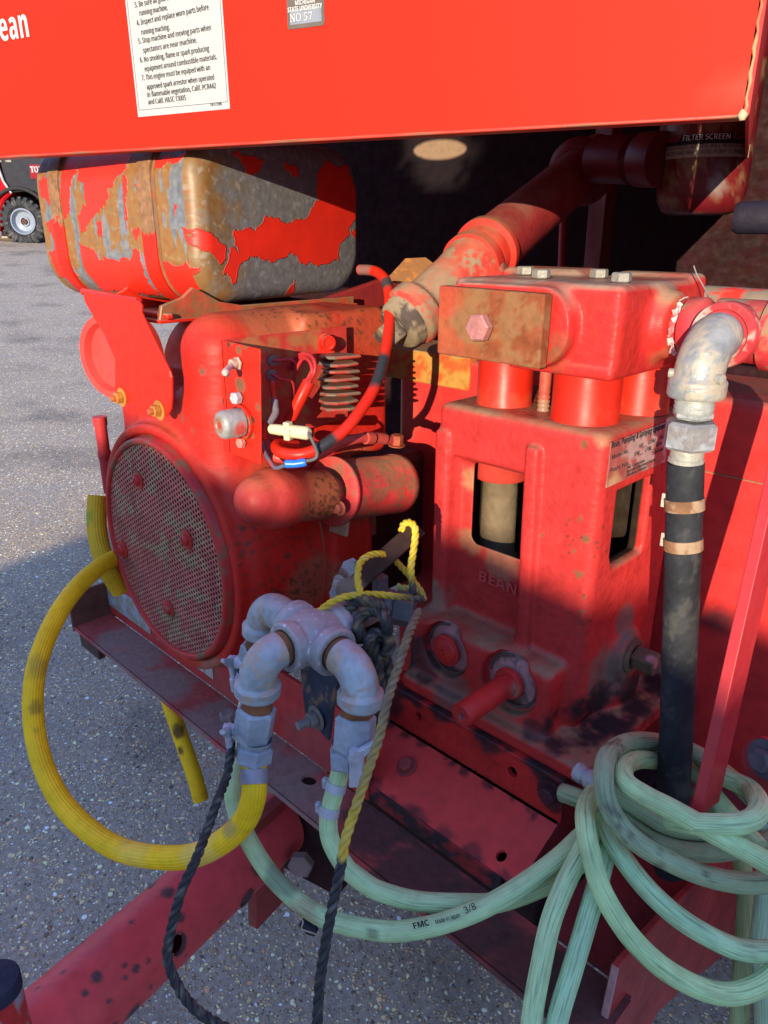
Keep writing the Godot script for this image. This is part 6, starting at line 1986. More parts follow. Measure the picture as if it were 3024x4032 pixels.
	t = thing("jack_post", "red jack tube with dark blue cap at the lower left corner", "jack", Vector3(-0.2136, 0.4343, 0.5391))
	var jp := Vector3(-0.2213, 0.4640, 0.5309)
	m = MB.new()
	m.lathe(Transform3D(Basis(), jp), [Vector2(0.0195, -0.3), Vector2(0.0195, -0.012)], 36)
	m.refine(0.01)
	obj("tube", paint(m, RED2, {"wear": 0.16, "wcol": Color(0.3, 0.28, 0.3)}), mat("paint", 0.42), t)
	m = MB.new()
	m.lathe(Transform3D(Basis(), jp), [Vector2(0.0205, -0.013), Vector2(0.0205, -0.001), Vector2(0.0195, 0.0005), Vector2(0, 0.001)], 36)
	obj("cap", paint(m, Color(0.025, 0.028, 0.045)), mat("rubber", 0.75), t)
	# ground stays visible under the machine; a dark pan closes it above
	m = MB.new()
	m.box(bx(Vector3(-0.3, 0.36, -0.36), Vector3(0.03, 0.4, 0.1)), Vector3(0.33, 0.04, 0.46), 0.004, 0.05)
	tag(obj("under_tray", paint(m, Color(0.04, 0.025, 0.025)), mat("dirty", 0.8)), "dark tray behind the ropes and the fan drum", "tray")

# ---- manifold of galvanized fittings ----------------------------------------
func elbow(called: String, pts: Array, r: float, t: Node3D, band := 1.28) -> void:
	var path := spline(pts, 0.001)
	var rad := PackedFloat32Array()
	var run := 0.0
	var total := 0.0
	for k in path.size() - 1:
		total += path[k].distance_to(path[k + 1])
	for k in path.size():
		if k > 0:
			run += path[k].distance_to(path[k - 1])
		var e := total - run
		rad.append(r * lerpf(band, 1.0, smoothstep(0.0112, 0.0126, e)) * lerpf(0.93, 1.0, smoothstep(0.0, 0.002, e)))
	var m := MB.new()
	m.tube(path, rad, 40)
	obj(called, paint(m, GALV, {"vary": 0.35, "wear": 0.1, "wcol": Color(0.42, 0.33, 0.24), "dust": 0.3, "dcol": Color(0.45, 0.42, 0.38)}), mat("galvanized", 0.5), t)

func valve(at: Vector3, yaw: float, label: String, down: Vector3) -> Vector3:
	var t := thing("shutoff_valve", label, "valve", at, "shutoff valves on the manifold")
	var m := MB.new()
	m.lathe(ya(at, down), [Vector2(0.0145, -0.006), Vector2(0.0145, 0.001), Vector2(0.0135, 0.002), Vector2(0.0142, 0.004), Vector2(0.0133, 0.006), Vector2(0.0142, 0.008), Vector2(0.0133, 0.010), Vector2(0.0142, 0.012), Vector2(0.0142, 0.018)], 30, 0.2)
	obj("rusty_nipple", paint(m.refine(0.004), Color(0.2, 0.08, 0.035), {"vary": 0.6}), mat("dirty", 0.7), t)
	m = MB.new()
	var hb := Basis(Vector3.UP, yaw) * za(Vector3.ZERO, down, Vector3(0.2, 0, 1)).basis
	m.hex(Transform3D(hb, at + down * 0.013), 0.033, 0.033)
	m.lathe(ya(at + down * 0.0455, down), [Vector2(0.0155, -0.001), Vector2(0.0145, 0.003), Vector2(0.0125, 0.006)], 30)
	obj("valve_body", paint(m.refine(0.004), Color(0.34, 0.38, 0.41), {"vary": 0.35}), mat("galvanized", 0.5), t)
	m = MB.new()
	var hb2 := Basis(Vector3.UP, yaw + 0.4) * za(Vector3.ZERO, down, Vector3(0.2, 0, 1)).basis
	m.hex(Transform3D(hb2, at + down * 0.049), 0.0305, 0.017)
	obj("union_nut", paint(m.refine(0.004), Color(0.3, 0.33, 0.37), {"vary": 0.3}), mat("galvanized", 0.5), t)
	# wing handle on its stub
	var out := Vector3(sin(yaw), 0, cos(yaw))
	var h := at + down * 0.036 + out * 0.016
	m = MB.new()
	m.tube(PackedVector3Array([h - out * 0.006, h + out * 0.004, h + out * 0.0042, h + out * 0.014]), PackedFloat32Array([0.0075, 0.0075, 0.0052, 0.0052]), 20)
	m.lathe(ya(h + out * 0.0142, out), [Vector2(0.0052, 0), Vector2(0.0034, 0.0002), Vector2(0.003, -0.001), Vector2(0, -0.001)], 16)
	var hz := za(h + out * 0.006, out)
	m.prism(hz, PackedVector2Array([Vector2(-0.003, 0.005), Vector2(0.004, 0.0055), Vector2(0.018, 0.0125), Vector2(0.0195, 0.009), Vector2(0.008, -0.004), Vector2(0.006, -0.018), Vector2(0.0075, -0.02), Vector2(0.006, -0.036), Vector2(-0.006, -0.034), Vector2(-0.005, -0.014), Vector2(-0.0065, -0.004)]), 0.0058, 0.0014)
	obj("wing_handle", paint(m.refine(0.004), Color(0.46, 0.47, 0.5), {"vary": 0.2}), mat("galvanized", 0.5), t)
	return at + down * 0.066

func manifold() -> void:
	var K := Vector3(-0.1585, 0.6921, 0.2253)
	var t := thing("pipe_manifold", "grey galvanized cross fitting with three elbows turned down, spotted and rusty at the threads", "pipe fitting", K)
	var tilt := Basis(Vector3(-0.6615, -0.3535, -0.6615).normalized(), 0.10)
	var arms := [tilt * Vector3(1, 0, 0), tilt * Vector3(-1, 0, 0), tilt * Vector3(0, 0, 1), tilt * Vector3(0, 0, -1)]
	var f := func(p: Vector3) -> float:
		var d := 1e9
		for a in arms:
			d = smin(d, scap(p, K, K + a * 0.028, 0.0185, 0.0178), 0.016)
		for a in arms:
			d = smin(d, sbar(p, K + a * 0.022, K + a * 0.035, 0.0238, 0.002), 0.002)
			d = smax(d, -sbar(p, K + a * 0.031, K + a * 0.045, 0.0165, 0.001), 0.002)
		return d
	var m := surf(f, K - Vector3(0.05, 0.045, 0.05), K + Vector3(0.05, 0.045, 0.05), 0.0017)
	obj("cross", paint(m, Color(0.36, 0.345, 0.335), {"vary": 0.25, "dust": 0.5, "dcol": Color(0.43, 0.37, 0.33), "chips": 0.5, "ccol": Color(0.65, 0.66, 0.66), "cf": 120.0}), mat("galvanized", 0.5), t)
	m = MB.new()
	for a in [arms[0], arms[1], arms[2]]:
		m.lathe(ya(K + a * 0.03, a), [Vector2(0.0162, -0.002), Vector2(0.0152, 0.004), Vector2(0.0162, 0.006), Vector2(0.0152, 0.008), Vector2(0.0155, 0.014)], 30, 0.2)
	obj("rusty_threads", paint(m.refine(0.004), Color(0.22, 0.1, 0.045), {"vary": 0.6}), mat("dirty", 0.8), t)
	var dn := tilt * Vector3(0, -1, 0)
	var ends := []
	var shape := [[0.0, 0.021, 0.018], [0.005, 0.025, 0.008], [0.016, 0.026, 0.012]]
	for q in 3:
		var a: Vector3 = arms[[2, 0, 1][q]]
		var c: Vector3 = K + a * 0.0405
		var ext: float = shape[q][0]
		var R: float = shape[q][1]
		var pts := [c]
		for k in 7:
			var an := PI / 2 * k / 6.0
			pts.append(c + a * (ext + R * sin(an)) + dn * (R * (1.0 - cos(an))))
		if ext < 0.001:
			pts.remove_at(0)
		var e: Vector3 = c + a * (ext + R) + dn * (R + shape[q][2])
		pts.append(e)
		elbow("elbow", pts, 0.0172, t, 1.22)
		ends.append(e)
	var d1 := (Vector3(-0.1571, 0.5880, 0.3022) - ends[0] as Vector3).normalized()
	var d2 := (Vector3(-0.0997, 0.5852, 0.2463) - ends[1] as Vector3).normalized()
	var d3 := (Vector3(-0.2544, 0.5518, 0.2601) - ends[2] as Vector3).normalized()
	var v1 := valve(ends[0], -0.9, "grey shutoff valve on the manifold's front left elbow above the yellow hose", d1)
	var v2 := valve(ends[1], 1.0, "grey shutoff valve on the manifold's right elbow above the clamped green hose", d2)
	var v3 := valve(ends[2], -1.2, "grey shutoff valve behind the yellow hose's valve, half hidden at the left", d3)
	# pipe that leaves the cross backwards
	m = MB.new()
	m.tube(PackedVector3Array([K + Vector3(0, 0, -0.03), K + Vector3(0, 0, -0.045), K + Vector3(0, 0, -0.046), K + Vector3(0, 0, -0.075)]), PackedFloat32Array([0.021, 0.0205, 0.0135, 0.0135]), 30)
	obj("rear_pipe", paint(m.refine(0.006), Color(0.22, 0.2, 0.19), {"vary": 0.3}), mat("dirty", 0.8), t)
	# dark plate that carries it
	t = thing("manifold_bracket", "dark navy steel plate with rust specks standing under the cross fitting", "bracket", Vector3(-0.1588, 0.5727, 0.2138))
	var pl := PackedVector2Array()
	var zc := K.z - 0.028
	for q in [Vector3(-0.2167, 0.6291, 0.1970), Vector3(-0.1552, 0.6562, 0.1970), Vector3(-0.1546, 0.6325, 0.1970), Vector3(-0.1650, 0.5944, 0.1970), Vector3(-0.1739, 0.5506, 0.1970), Vector3(-0.2114, 0.5621, 0.1970), Vector3(-0.2154, 0.6012, 0.1970)]:
		pl.append(Vector2(q.x, q.y))
	m = MB.new()
	m.prism(Transform3D(Basis(), Vector3(0, 0, 0.194)), pl, 0.005, 0.001)
	m.refine(0.006)
	obj("plate", paint(m, Color(0.035, 0.045, 0.075), {"vary": 0.4, "wear": 0.06, "wcol": Color(0.2, 0.13, 0.08)}), mat("paint", 0.42), t)
	var b0 := Vector3(-0.1904, 0.5715, 0.2000)
	var n := bolt("nut", b0, Vector3(-0.1, 0, 1), 0.015, 0.009, Color(0.22, 0.2, 0.17), t, 1.5, mat("dirty", 0.8))
	m = MB.new()
	var spts := PackedVector3Array()
	var srad := PackedFloat32Array()
	for k in 18:
		spts.append(b0 + Vector3(-0.1, 0, 1) * (0.008 + k * 0.0009))
		srad.append(0.0046 + 0.0006 * sin(k * 2.4))
	m.tube(spts, srad, 14)
	obj("stud", paint(m, Color(0.26, 0.25, 0.24)), mat("galvanized", 0.5), n)
	hose_ends = [v1, v2, v3]

var hose_ends := []

# ---- pressure outlet, elbow and black hose ----------------------------------
func outlet() -> void:
	var t := thing("outlet_tee", "red painted pipe union and tee leaving the right side of the pump head", "pipe fitting", Vector3(0.06, 0.95, -0.06))
	var a := Vector3(0.022, 0.9705, -0.066)
	var ax := Vector3(1, 0, 0)
	var m := MB.new()
	m.lathe(ya(a, ax), [Vector2(0.017, -0.004), Vector2(0.017, 0.004), Vector2(0.0155, 0.006), Vector2(0.0155, 0.009), Vector2(0.0245, 0.0095), Vector2(0.026, 0.011), Vector2(0.026, 0.024), Vector2(0.0245, 0.026), Vector2(0.021, 0.028), Vector2(0.021, 0.034), Vector2(0.0265, 0.036), Vector2(0.0265, 0.078), Vector2(0.0305, 0.08), Vector2(0.031, 0.092), Vector2(0.03, 0.094), Vector2(0.021, 0.096), Vector2(0.02, 0.2)], 40, 0.6)
	obj("union", paint(m.refine(0.005), Color(0.52, 0.04, 0.045), {"dust": 0.4, "wear": 0.13, "wcol": Color(0.3, 0.18, 0.1)}), mat("paint", 0.42), t)
	var tc := Vector3(0.079, 0.9705, -0.066)
	m = MB.new()
	m.lathe(ya(tc, Vector3(0, 0, 1)), [Vector2(0.024, 0.0), Vector2(0.024, 0.026), Vector2(0.0262, 0.028), Vector2(0.027, 0.03), Vector2(0.027, 0.041), Vector2(0.026, 0.043), Vector2(0.021, 0.043), Vector2(0.0205, 0.04), Vector2(0.017, 0.04)], 44, 0.6)
	obj("branch", paint(m.refine(0.005), Color(0.54, 0.045, 0.05), {"dust": 0.3, "wear": 0.12, "wcol": Color(0.42, 0.34, 0.28), "vary": 0.15}), mat("paint", 0.42), t)
	# galvanized street elbow and adapters
	t = thing("galvanized_elbow", "large grey galvanized elbow turning down from the tee at the right", "pipe fitting", Vector3(0.086, 0.935, 0.03))
	var s := Vector3(0.079, 0.9705, -0.028)
	var c := []
	var R := 0.03
	c.append(s)
	for k in 8:
		var an := PI / 2 * k / 7.0
		c.append(s + Vector3(0, -R * (1.0 - cos(an)), 0.008 + R * sin(an)))
	var eb: Vector3 = s + Vector3(0, -R - 0.016, 0.008 + R)
	c.append(eb)
	var path := spline(c, 0.002)
	var rad := PackedFloat32Array()
	for k in path.size():
		var e := path[k].distance_to(eb)
		rad.append(lerpf(0.0228, lerpf(0.0165, 0.0195, smoothstep(0.0, 0.012, path[k].distance_to(s))), smoothstep(0.0135, 0.0165, e)) * lerpf(0.94, 1.0, smoothstep(0.0, 0.002, e)))
	m = MB.new()
	m.tube(path, rad, 44)
	for k in 2:
		m.lathe(ya(eb + Vector3([-0.017, 0.019][k], 0.018, 0.008), Vector3([-1, 1][k], 0, 0.3)), [Vector2(0.004, -0.002), Vector2(0.004, 0.004), Vector2(0, 0.005)], 12)
	# casting seam
	var seam := []
	for k in path.size():
		if k % 6 == 0 and path[k].distance_to(eb) > 0.018 and path[k].distance_to(s) > 0.016:
			var tg := (path[mini(k + 1, path.size() - 1)] - path[maxi(k - 1, 0)]).normalized()
			seam.append(path[k] + tg.cross(Vector3.RIGHT).normalized() * -rad[k] * 0.995)
	if seam.size() > 2:
		m.tube(spline(seam, 0.003), 0.0012, 8)
	obj("elbow", paint(m, Color(0.24, 0.25, 0.245), {"vary": 0.4, "dust": 0.4, "dcol": Color(0.32, 0.28, 0.21), "wear": 0.12, "wcol": Color(0.4, 0.34, 0.25)}), mat("galvanized", 0.55), t)
	var dn := Vector3(0, -1, 0)
	m = MB.new()
	m.lathe(ya(eb, dn), [Vector2(0.0152, -0.004), Vector2(0.0152, 0.003), Vector2(0.016, 0.004), Vector2(0.0152, 0.006), Vector2(0.016, 0.008), Vector2(0.0152, 0.010), Vector2(0.016, 0.012), Vector2(0.0135, 0.014), Vector2(0.0135, 0.017)], 36, 0.2)
	obj("nipple", paint(m, Color(0.33, 0.34, 0.31), {"vary": 0.3}), mat("galvanized", 0.5), t)
	m = MB.new()
	m.hex(za(eb + dn * 0.0105, dn, Vector3(0.3, 0, 1)), 0.0285, 0.007)
	obj("thin_hex", paint(m.refine(0.004), Color(0.33, 0.34, 0.33), {"vary": 0.4}), mat("galvanized", 0.5), t)
	m = MB.new()
	m.hex(za(eb + dn * 0.0195, dn, Vector3(0.2, 0, 1)), 0.0375, 0.0235)
	obj("hex_nut", paint(m.refine(0.004), Color(0.27, 0.275, 0.28), {"vary": 0.5, "wear": 0.2, "wcol": Color(0.24, 0.22, 0.21)}), mat("galvanized", 0.5), t)
	m = MB.new()
	m.lathe(ya(eb + dn * 0.043, dn), [Vector2(0.0135, -0.001), Vector2(0.0135, 0.008), Vector2(0.0145, 0.009), Vector2(0.0145, 0.012), Vector2(0.0115, 0.014), Vector2(0.0115, 0.03)], 36)
	obj("hose_barb", paint(m, Color(0.33, 0.31, 0.26), {"vary": 0.3}), mat("galvanized", 0.5), t)
	# black hose
	t = thing("black_hose", "thick weathered black rubber hose hanging down from the galvanized elbow with two rusty clamps", "hose", Vector3(0.1, 0.7, 0.03))
	var h0 := eb + dn * 0.056
	var he := Vector3(0.1169, 0.4920, 0.0039)
	var hp := spline([h0, h0.lerp(he, 0.3) + Vector3(0.002, 0, 0.002), h0.lerp(he, 0.65) + Vector3(0.003, 0, 0.004), he, he + (he - h0) * 0.12], 0.004)
	m = MB.new()
	var hr := PackedFloat32Array()
	for k in hp.size():
		hr.append(0.0152 + 0.00015 * nz(hp[k], 60.0))
	m.tube(hp, hr, 40)
	obj("rubber", paint(m, Color(0.026, 0.027, 0.03), {"vary": 0.4, "wear": 0.04, "wcol": Color(0.055, 0.052, 0.05)}), mat("rubber", 0.75), t)
	for drop in [0.036, 0.073]:
		var best := 0
		for k in hp.size():
			if absf(hp[k].y - h0.y + drop) < absf(hp[best].y - h0.y + drop):
				best = k
		m = MB.new()
		var dz := (hp[best + 1] - hp[best]).normalized()
		dz = (dz + Vector3(0.06, 0, 0.02)).normalized()
		m.lathe(ya(hp[best], dz), [Vector2(0.0153, -0.0052), Vector2(0.0163, -0.005), Vector2(0.0163, 0.005), Vector2(0.0153, 0.0052)], 44)
		obj("clamp_band", paint(m.refine(0.003), Color(0.24, 0.12, 0.06), {"vary": 0.5, "wear": 0.2, "wcol": Color(0.36, 0.24, 0.15)}), mat("dirty", 0.6), t)
		m = MB.new()
		var sd := (Vector3(-0.75, 0, 0.15)).normalized()
		m.box(Transform3D(za(Vector3.ZERO, sd).basis, hp[best] + sd * 0.0175), Vector3(0.0025, 0.0125, 0.0035), 0.0008)
		obj("clamp_buckle", paint(m, Color(0.5, 0.4, 0.3)), mat("galvanized", 0.5), t)
	# pipe behind with grey couplings, and the loose wire
	t = thing("return_pipe", "chipped red pipe with grey coupling running behind the tee at the right edge", "pipe", Vector3(0.0081, 0.9805, -0.2466))
	var ra := Vector3(-0.0406, 0.9789, -0.2424)
	var rb := ra + Vector3(0.34, -0.004, 0.0)
	m = MB.new()
	m.tube(PackedVector3Array([ra, ra.lerp(rb, 0.28), ra.lerp(rb, 0.281), ra.lerp(rb, 0.40), ra.lerp(rb, 0.401), rb]), PackedFloat32Array([0.0165, 0.0165, 0.0185, 0.0185, 0.017, 0.017]), 30)
	m.refine(0.006)
	paint(m, Color(0.6, 0.04, 0.03), {"wear": 0.28, "wcol": Color(0.24, 0.19, 0.14), "spots": [[ra.lerp(rb, 0.34) , 0.02, Color(0.2, 0.15, 0.1), 0.9], [ra.lerp(rb, 0.52), 0.035, Color(0.5, 0.45, 0.38), 0.85]]})
	obj("pipe", m, mat("paint", 0.42), t)
	m = MB.new()
	m.tube(spline([Vector3(0.0078, 1.0203, -0.1164), Vector3(0.0127, 1.0113, -0.1165), Vector3(0.0191, 1.0023, -0.1181), Vector3(0.0246, 0.9933, -0.1188), Vector3(0.0273, 0.9909, -0.1050), Vector3(0.0248, 0.9888, -0.1015)], 0.003), 0.0007, 8)
	tag(obj("loose_wire", paint(m, Color(0.2, 0.19, 0.19)), mat("galvanized", 0.5)), "thin grey wire end sticking up behind the pump head", "wire")

# ---- hoses ------------------------------------------------------------------
func hose(m: MB, pts: Array, r: float, col: Color, o := {}, ribs := 22) -> MB:
	var s := m.v.size()
	m.tube(spline(pts, 0.005), r, ribs * 4, true, ribs, 0.028)
	return m

func grime(m: MB, amount: float, seed_: float) -> MB:
	for k in m.v.size():
		var a := m.u[k].x * TAU
		var y := m.u[k].y
		var n := nf.get_noise_3d(cos(a) * 1.5 + seed_, sin(a) * 1.5, y * 9.0)
		n += 0.7 * nf.get_noise_3d(cos(a) * 5.0, sin(a) * 5.0 + seed_, y * 26.0)
		m.c[k] = m.c[k].lerp(Color(0.07, 0.08, 0.05), amount * 0.8 * smoothstep(0.18, 0.8, n))
		m.c[k] = m.c[k].lerp(Color(0.34, 0.33, 0.16), amount * 0.7 * smoothstep(0.0, 0.6, -n))
	return m

func hoses() -> void:
	var YEL := Color(0.9, 0.56, 0.012)
	var GRN := Color(0.46, 0.64, 0.3)
	var gopt := {"vary": 0.16, "wear": -0.1, "wcol": Color(0.09, 0.1, 0.06), "dust": 0.2, "dcol": Color(0.4, 0.5, 0.3)}
	var v1: Vector3 = hose_ends[0]
	var v2: Vector3 = hose_ends[1]
	var v3: Vector3 = hose_ends[2]
	# yellow hose
	var t := thing("yellow_hose", "yellow ribbed hose in one wide loop from the front valve to the left", "hose", v1)
	var m := MB.new()
	hose(m, [v1 - (Vector3(-0.1439, 0.5707, 0.3134) - v1).normalized() * 0.008, v1 + (Vector3(-0.1439, 0.5707, 0.3134) - v1).normalized() * 0.015, Vector3(-0.1439, 0.5707, 0.3134), Vector3(-0.1469, 0.5472, 0.3213), Vector3(-0.1617, 0.5217, 0.3347), Vector3(-0.1926, 0.4919, 0.3513), Vector3(-0.2344, 0.4696, 0.3671), Vector3(-0.2856, 0.4574, 0.3870), Vector3(-0.3352, 0.4581, 0.3985), Vector3(-0.3842, 0.4677, 0.4046), Vector3(-0.4253, 0.4897, 0.4037), Vector3(-0.4559, 0.5171, 0.3970), Vector3(-0.4777, 0.5523, 0.3848), Vector3(-0.4969, 0.5817, 0.3657), Vector3(-0.5238, 0.6051, 0.3347), Vector3(-0.5541, 0.6205, 0.2964), Vector3(-0.5949, 0.6240, 0.2445), Vector3(-0.6485, 0.6089, 0.1853), Vector3(-0.7264, 0.5669, 0.1042)], 0.0112, YEL)
	paint(m, YEL, {"vary": 0.14, "spots": [[Vector3(-0.4765, 0.5836, 0.3745), 0.018, Color(0.3, 0.18, 0.03), 0.5], [Vector3(-0.4556, 0.5449, 0.3894), 0.012, Color(0.09, 0.06, 0.02), 0.5], [Vector3(-0.4388, 0.5266, 0.3975), 0.012, Color(0.12, 0.08, 0.02), 0.5], [Vector3(-0.1825, 0.5063, 0.3485), 0.03, Color(0.75, 0.55, 0.18), 0.4], [Vector3(-0.1543, 0.5377, 0.3338), 0.012, Color(0.3, 0.24, 0.12), 0.6], [Vector3(-0.2637, 0.4630, 0.3773), 0.03, Color(0.75, 0.56, 0.16), 0.3]]})
	obj("rubber", m, mat("hose", 0.6), t)
	m = MB.new()
	var yd := (Vector3(-0.1439, 0.5707, 0.3134) - v1).normalized()
	m.lathe(ya(v1 + yd * 0.013, yd), [Vector2(0.0112, -0.0066), Vector2(0.0126, -0.0064), Vector2(0.0126, 0.0064), Vector2(0.0112, 0.0066)], 40)
	m.box(Transform3D(za(Vector3.ZERO, Vector3(1, 0, 0.1)).basis, v1 + Vector3(0.0135, -0.012, 0.001)), Vector3(0.003, 0.015, 0.003), 0.0008)
	obj("clamp", paint(m, Color(0.3, 0.28, 0.3), {"vary": 0.3}), mat("galvanized", 0.45), t)
	# yellow hose end hanging beyond the rail
	m = MB.new()
	hose(m, [Vector3(-0.6080, 0.4044, 0.1633), Vector3(-0.5747, 0.3817, 0.1724), Vector3(-0.5414, 0.3390, 0.1770), Vector3(-0.5119, 0.2938, 0.1792), Vector3(-0.4944, 0.2576, 0.1811)], 0.0112, YEL)
	tag(obj("yellow_hose_end", paint(m, YEL, {"vary": 0.14, "spots": [[Vector3(-0.5409, 0.3563, 0.1824), 0.012, Color(0.1, 0.05, 0.02), 0.9], [Vector3(-0.5302, 0.3306, 0.1854), 0.008, Color(0.1, 0.05, 0.02), 0.9]]}), mat("hose", 0.6)), "cut end of a yellow ribbed hose hanging down behind the rail", "hose")
	m = MB.new()
	hose(m, [Vector3(-0.6840, 0.6943, 0.1902), Vector3(-0.6787, 0.6693, 0.1983), Vector3(-0.6664, 0.6462, 0.2060), Vector3(-0.6514, 0.6233, 0.2107), Vector3(-0.6378, 0.5985, 0.2103), Vector3(-0.6349, 0.5615, 0.1970)], 0.0135, YEL)
	tag(obj("yellow_hose_upper", paint(m, Color(0.62, 0.38, 0.015), {"vary": 0.14, "spots": [[Vector3(-0.6799, 0.6630, 0.2028), 0.02, Color(0.2, 0.36, 0.03), 0.6]]}), mat("hose", 0.6)), "short yellow green hose dropping from the red fitting behind the fan screen's left edge", "hose")
	# pale green hoses of the two other valves
	t = thing("green_hose", "pale green ribbed hose with printed black letters sagging across the front into the coil", "hose", v3)
	m = MB.new()
	var ga := spline([v3 + Vector3(0, 0.008, 0), v3 + Vector3(0, -0.012, 0), Vector3(-0.2043, 0.5453, 0.2966), Vector3(-0.1923, 0.5209, 0.3052), Vector3(-0.1678, 0.5067, 0.3109), Vector3(-0.1437, 0.4896, 0.3111), Vector3(-0.1194, 0.4772, 0.3085), Vector3(-0.0865, 0.4697, 0.3024), Vector3(-0.0596, 0.4665, 0.2923), Vector3(-0.0189, 0.4719, 0.2714), Vector3(0.0047, 0.4782, 0.2519), Vector3(0.0266, 0.4898, 0.2314), Vector3(0.0449, 0.5015, 0.2069), Vector3(0.0597, 0.5143, 0.1776), Vector3(0.0719, 0.5273, 0.1434), Vector3(0.0778, 0.5367, 0.1098), Vector3(0.0830, 0.5431, 0.0634)], 0.005)
	m.tube(ga, 0.0085, 88, true, 22, 0.025)
	paint(m, GRN, gopt.merged({"spots": [[Vector3(-0.1159, 0.4858, 0.3080), 0.02, Color(0.04, 0.05, 0.05), 0.55], [Vector3(-0.0855, 0.4704, 0.3086), 0.014, Color(0.36, 0.16, 0.1), 0.5], [Vector3(-0.0224, 0.4744, 0.2811), 0.007, Color(0.1, 0.1, 0.05), 0.6]]}))
	obj("rubber", grime(m, 0.5, 8.0), mat("hose", 0.6), t)
	# print along the hose
	for q in [["FMC", Vector3(0.0072, 0.4846, 0.2589), Vector3(0.0167, 0.4893, 0.2499), 0.0052, 700], ["Made in Japan", Vector3(0.0207, 0.4911, 0.2460), Vector3(0.0346, 0.4986, 0.2308), 0.0038, 400], ["3/8", Vector3(0.0376, 0.5006, 0.2271), Vector3(0.0431, 0.5046, 0.2191), 0.0058, 400]]:
		var x: Vector3 = (q[2] - q[1]).normalized()
		var z := Vector3(0.66, 0.3535, 0.66)
		z = (z - x * x.dot(z)).normalized()
		words("print", q[0], Transform3D(Basis(x, z.cross(x), z), q[1] + z * 0.0009), q[3], q[1].distance_to(q[2]), mats["black_print"], t, "Droid Sans", q[4], 0.0004)
	# twist of tie wire
	m = MB.new()
	var w0 := Vector3(-0.0950, 0.4667, 0.3049)
	var ring := []
	for k in 15:
		var an := TAU * k / 12.0
		ring.append(w0 + Vector3(0.55, 0.0, -0.4).normalized() * cos(an) * 0.004 * (1.0 if k < 6 else -1.0) + (Vector3(0.3, 0.93, 0.3) * cos(an) + Vector3(0.6, -0.35, 0.6) * sin(an)) * 0.0098)
	ring.append_array([Vector3(-0.0744, 0.4756, 0.3174), Vector3(-0.0736, 0.4694, 0.3199), Vector3(-0.0670, 0.4663, 0.3149), Vector3(-0.0635, 0.4536, 0.3031)])
	m.tube(spline(ring, 0.002), 0.0007, 6)
	obj("tie_wire", paint(m, Color(0.42, 0.33, 0.22)), mat("galvanized", 0.5), t)
	m = MB.new()
	m.tube(PackedVector3Array([Vector3(-0.0903, 0.4538, 0.3071), Vector3(-0.0834, 0.4482, 0.3032), Vector3(-0.0784, 0.4442, 0.3003)]), PackedFloat32Array([0.0045, 0.006, 0.004]), 10)
	obj("dark_tag", paint(m, Color(0.025, 0.03, 0.04)), mat("rubber", 0.75), t)
	t = thing("green_hose", "pale green ribbed hose from the right valve with two grey clamps near its top", "hose", v2)
	m = MB.new()
	var gd := (Vector3(-0.0984, 0.5612, 0.2579) - v2).normalized()
	var gp := spline([v2 - gd * 0.008, v2 + gd * 0.006, Vector3(-0.0984, 0.5612, 0.2579), Vector3(-0.0968, 0.5435, 0.2656), Vector3(-0.0899, 0.5235, 0.2694), Vector3(-0.0709, 0.5047, 0.2681), Vector3(-0.0518, 0.4949, 0.2618), Vector3(-0.0365, 0.4895, 0.2538), Vector3(-0.0102, 0.4854, 0.2358), Vector3(0.0212, 0.4860, 0.2086), Vector3(0.0428, 0.4876, 0.1862), Vector3(0.0665, 0.4978, 0.1495), Vector3(0.0792, 0.5075, 0.1165), Vector3(0.0896, 0.5185, 0.0699)], 0.005)
	m.tube(gp, 0.0085, 88, true, 22, 0.025)
	obj("rubber", grime(paint(m, GRN, gopt), 0.5, 3.0), mat("hose", 0.6), t)
	for along in [0.024, 0.041]:
		var kk := 1
		var run := 0.0
		while run < along:
			run += gp[kk].distance_to(gp[kk - 1])
			kk += 1
		var q := gp[kk]
		var tg := (gp[kk + 1] - gp[kk - 1]).normalized()
		m = MB.new()
		m.lathe(ya(q, tg), [Vector2(0.0086, -0.0045), Vector2(0.0097, -0.0043), Vector2(0.0097, 0.0043), Vector2(0.0086, 0.0045)], 36)
		m.box(Transform3D(za(Vector3.ZERO, Vector3(-0.8, 0, 0.3)).basis, q + Vector3(-0.8, 0, 0.3).normalized() * 0.0115), Vector3(0.006, 0.011, 0.005), 0.0015)
		obj("clamp", paint(m, Color(0.42, 0.44, 0.45)), mat("galvanized", 0.45), t)
	# the coil
	t = thing("hose_coil", "pale green dirty ribbed hose hung up in many loops at the lower right", "hose coil", Vector3(0.1402, 0.5612, 0.1175))
	var g2 := {"vary": 0.18, "wear": -0.07, "wcol": Color(0.15, 0.18, 0.1)}
	var dark := {"vary": 0.2, "wear": 0.03, "wcol": Color(0.14, 0.15, 0.09)}
	var olive := Color(0.32, 0.4, 0.16)
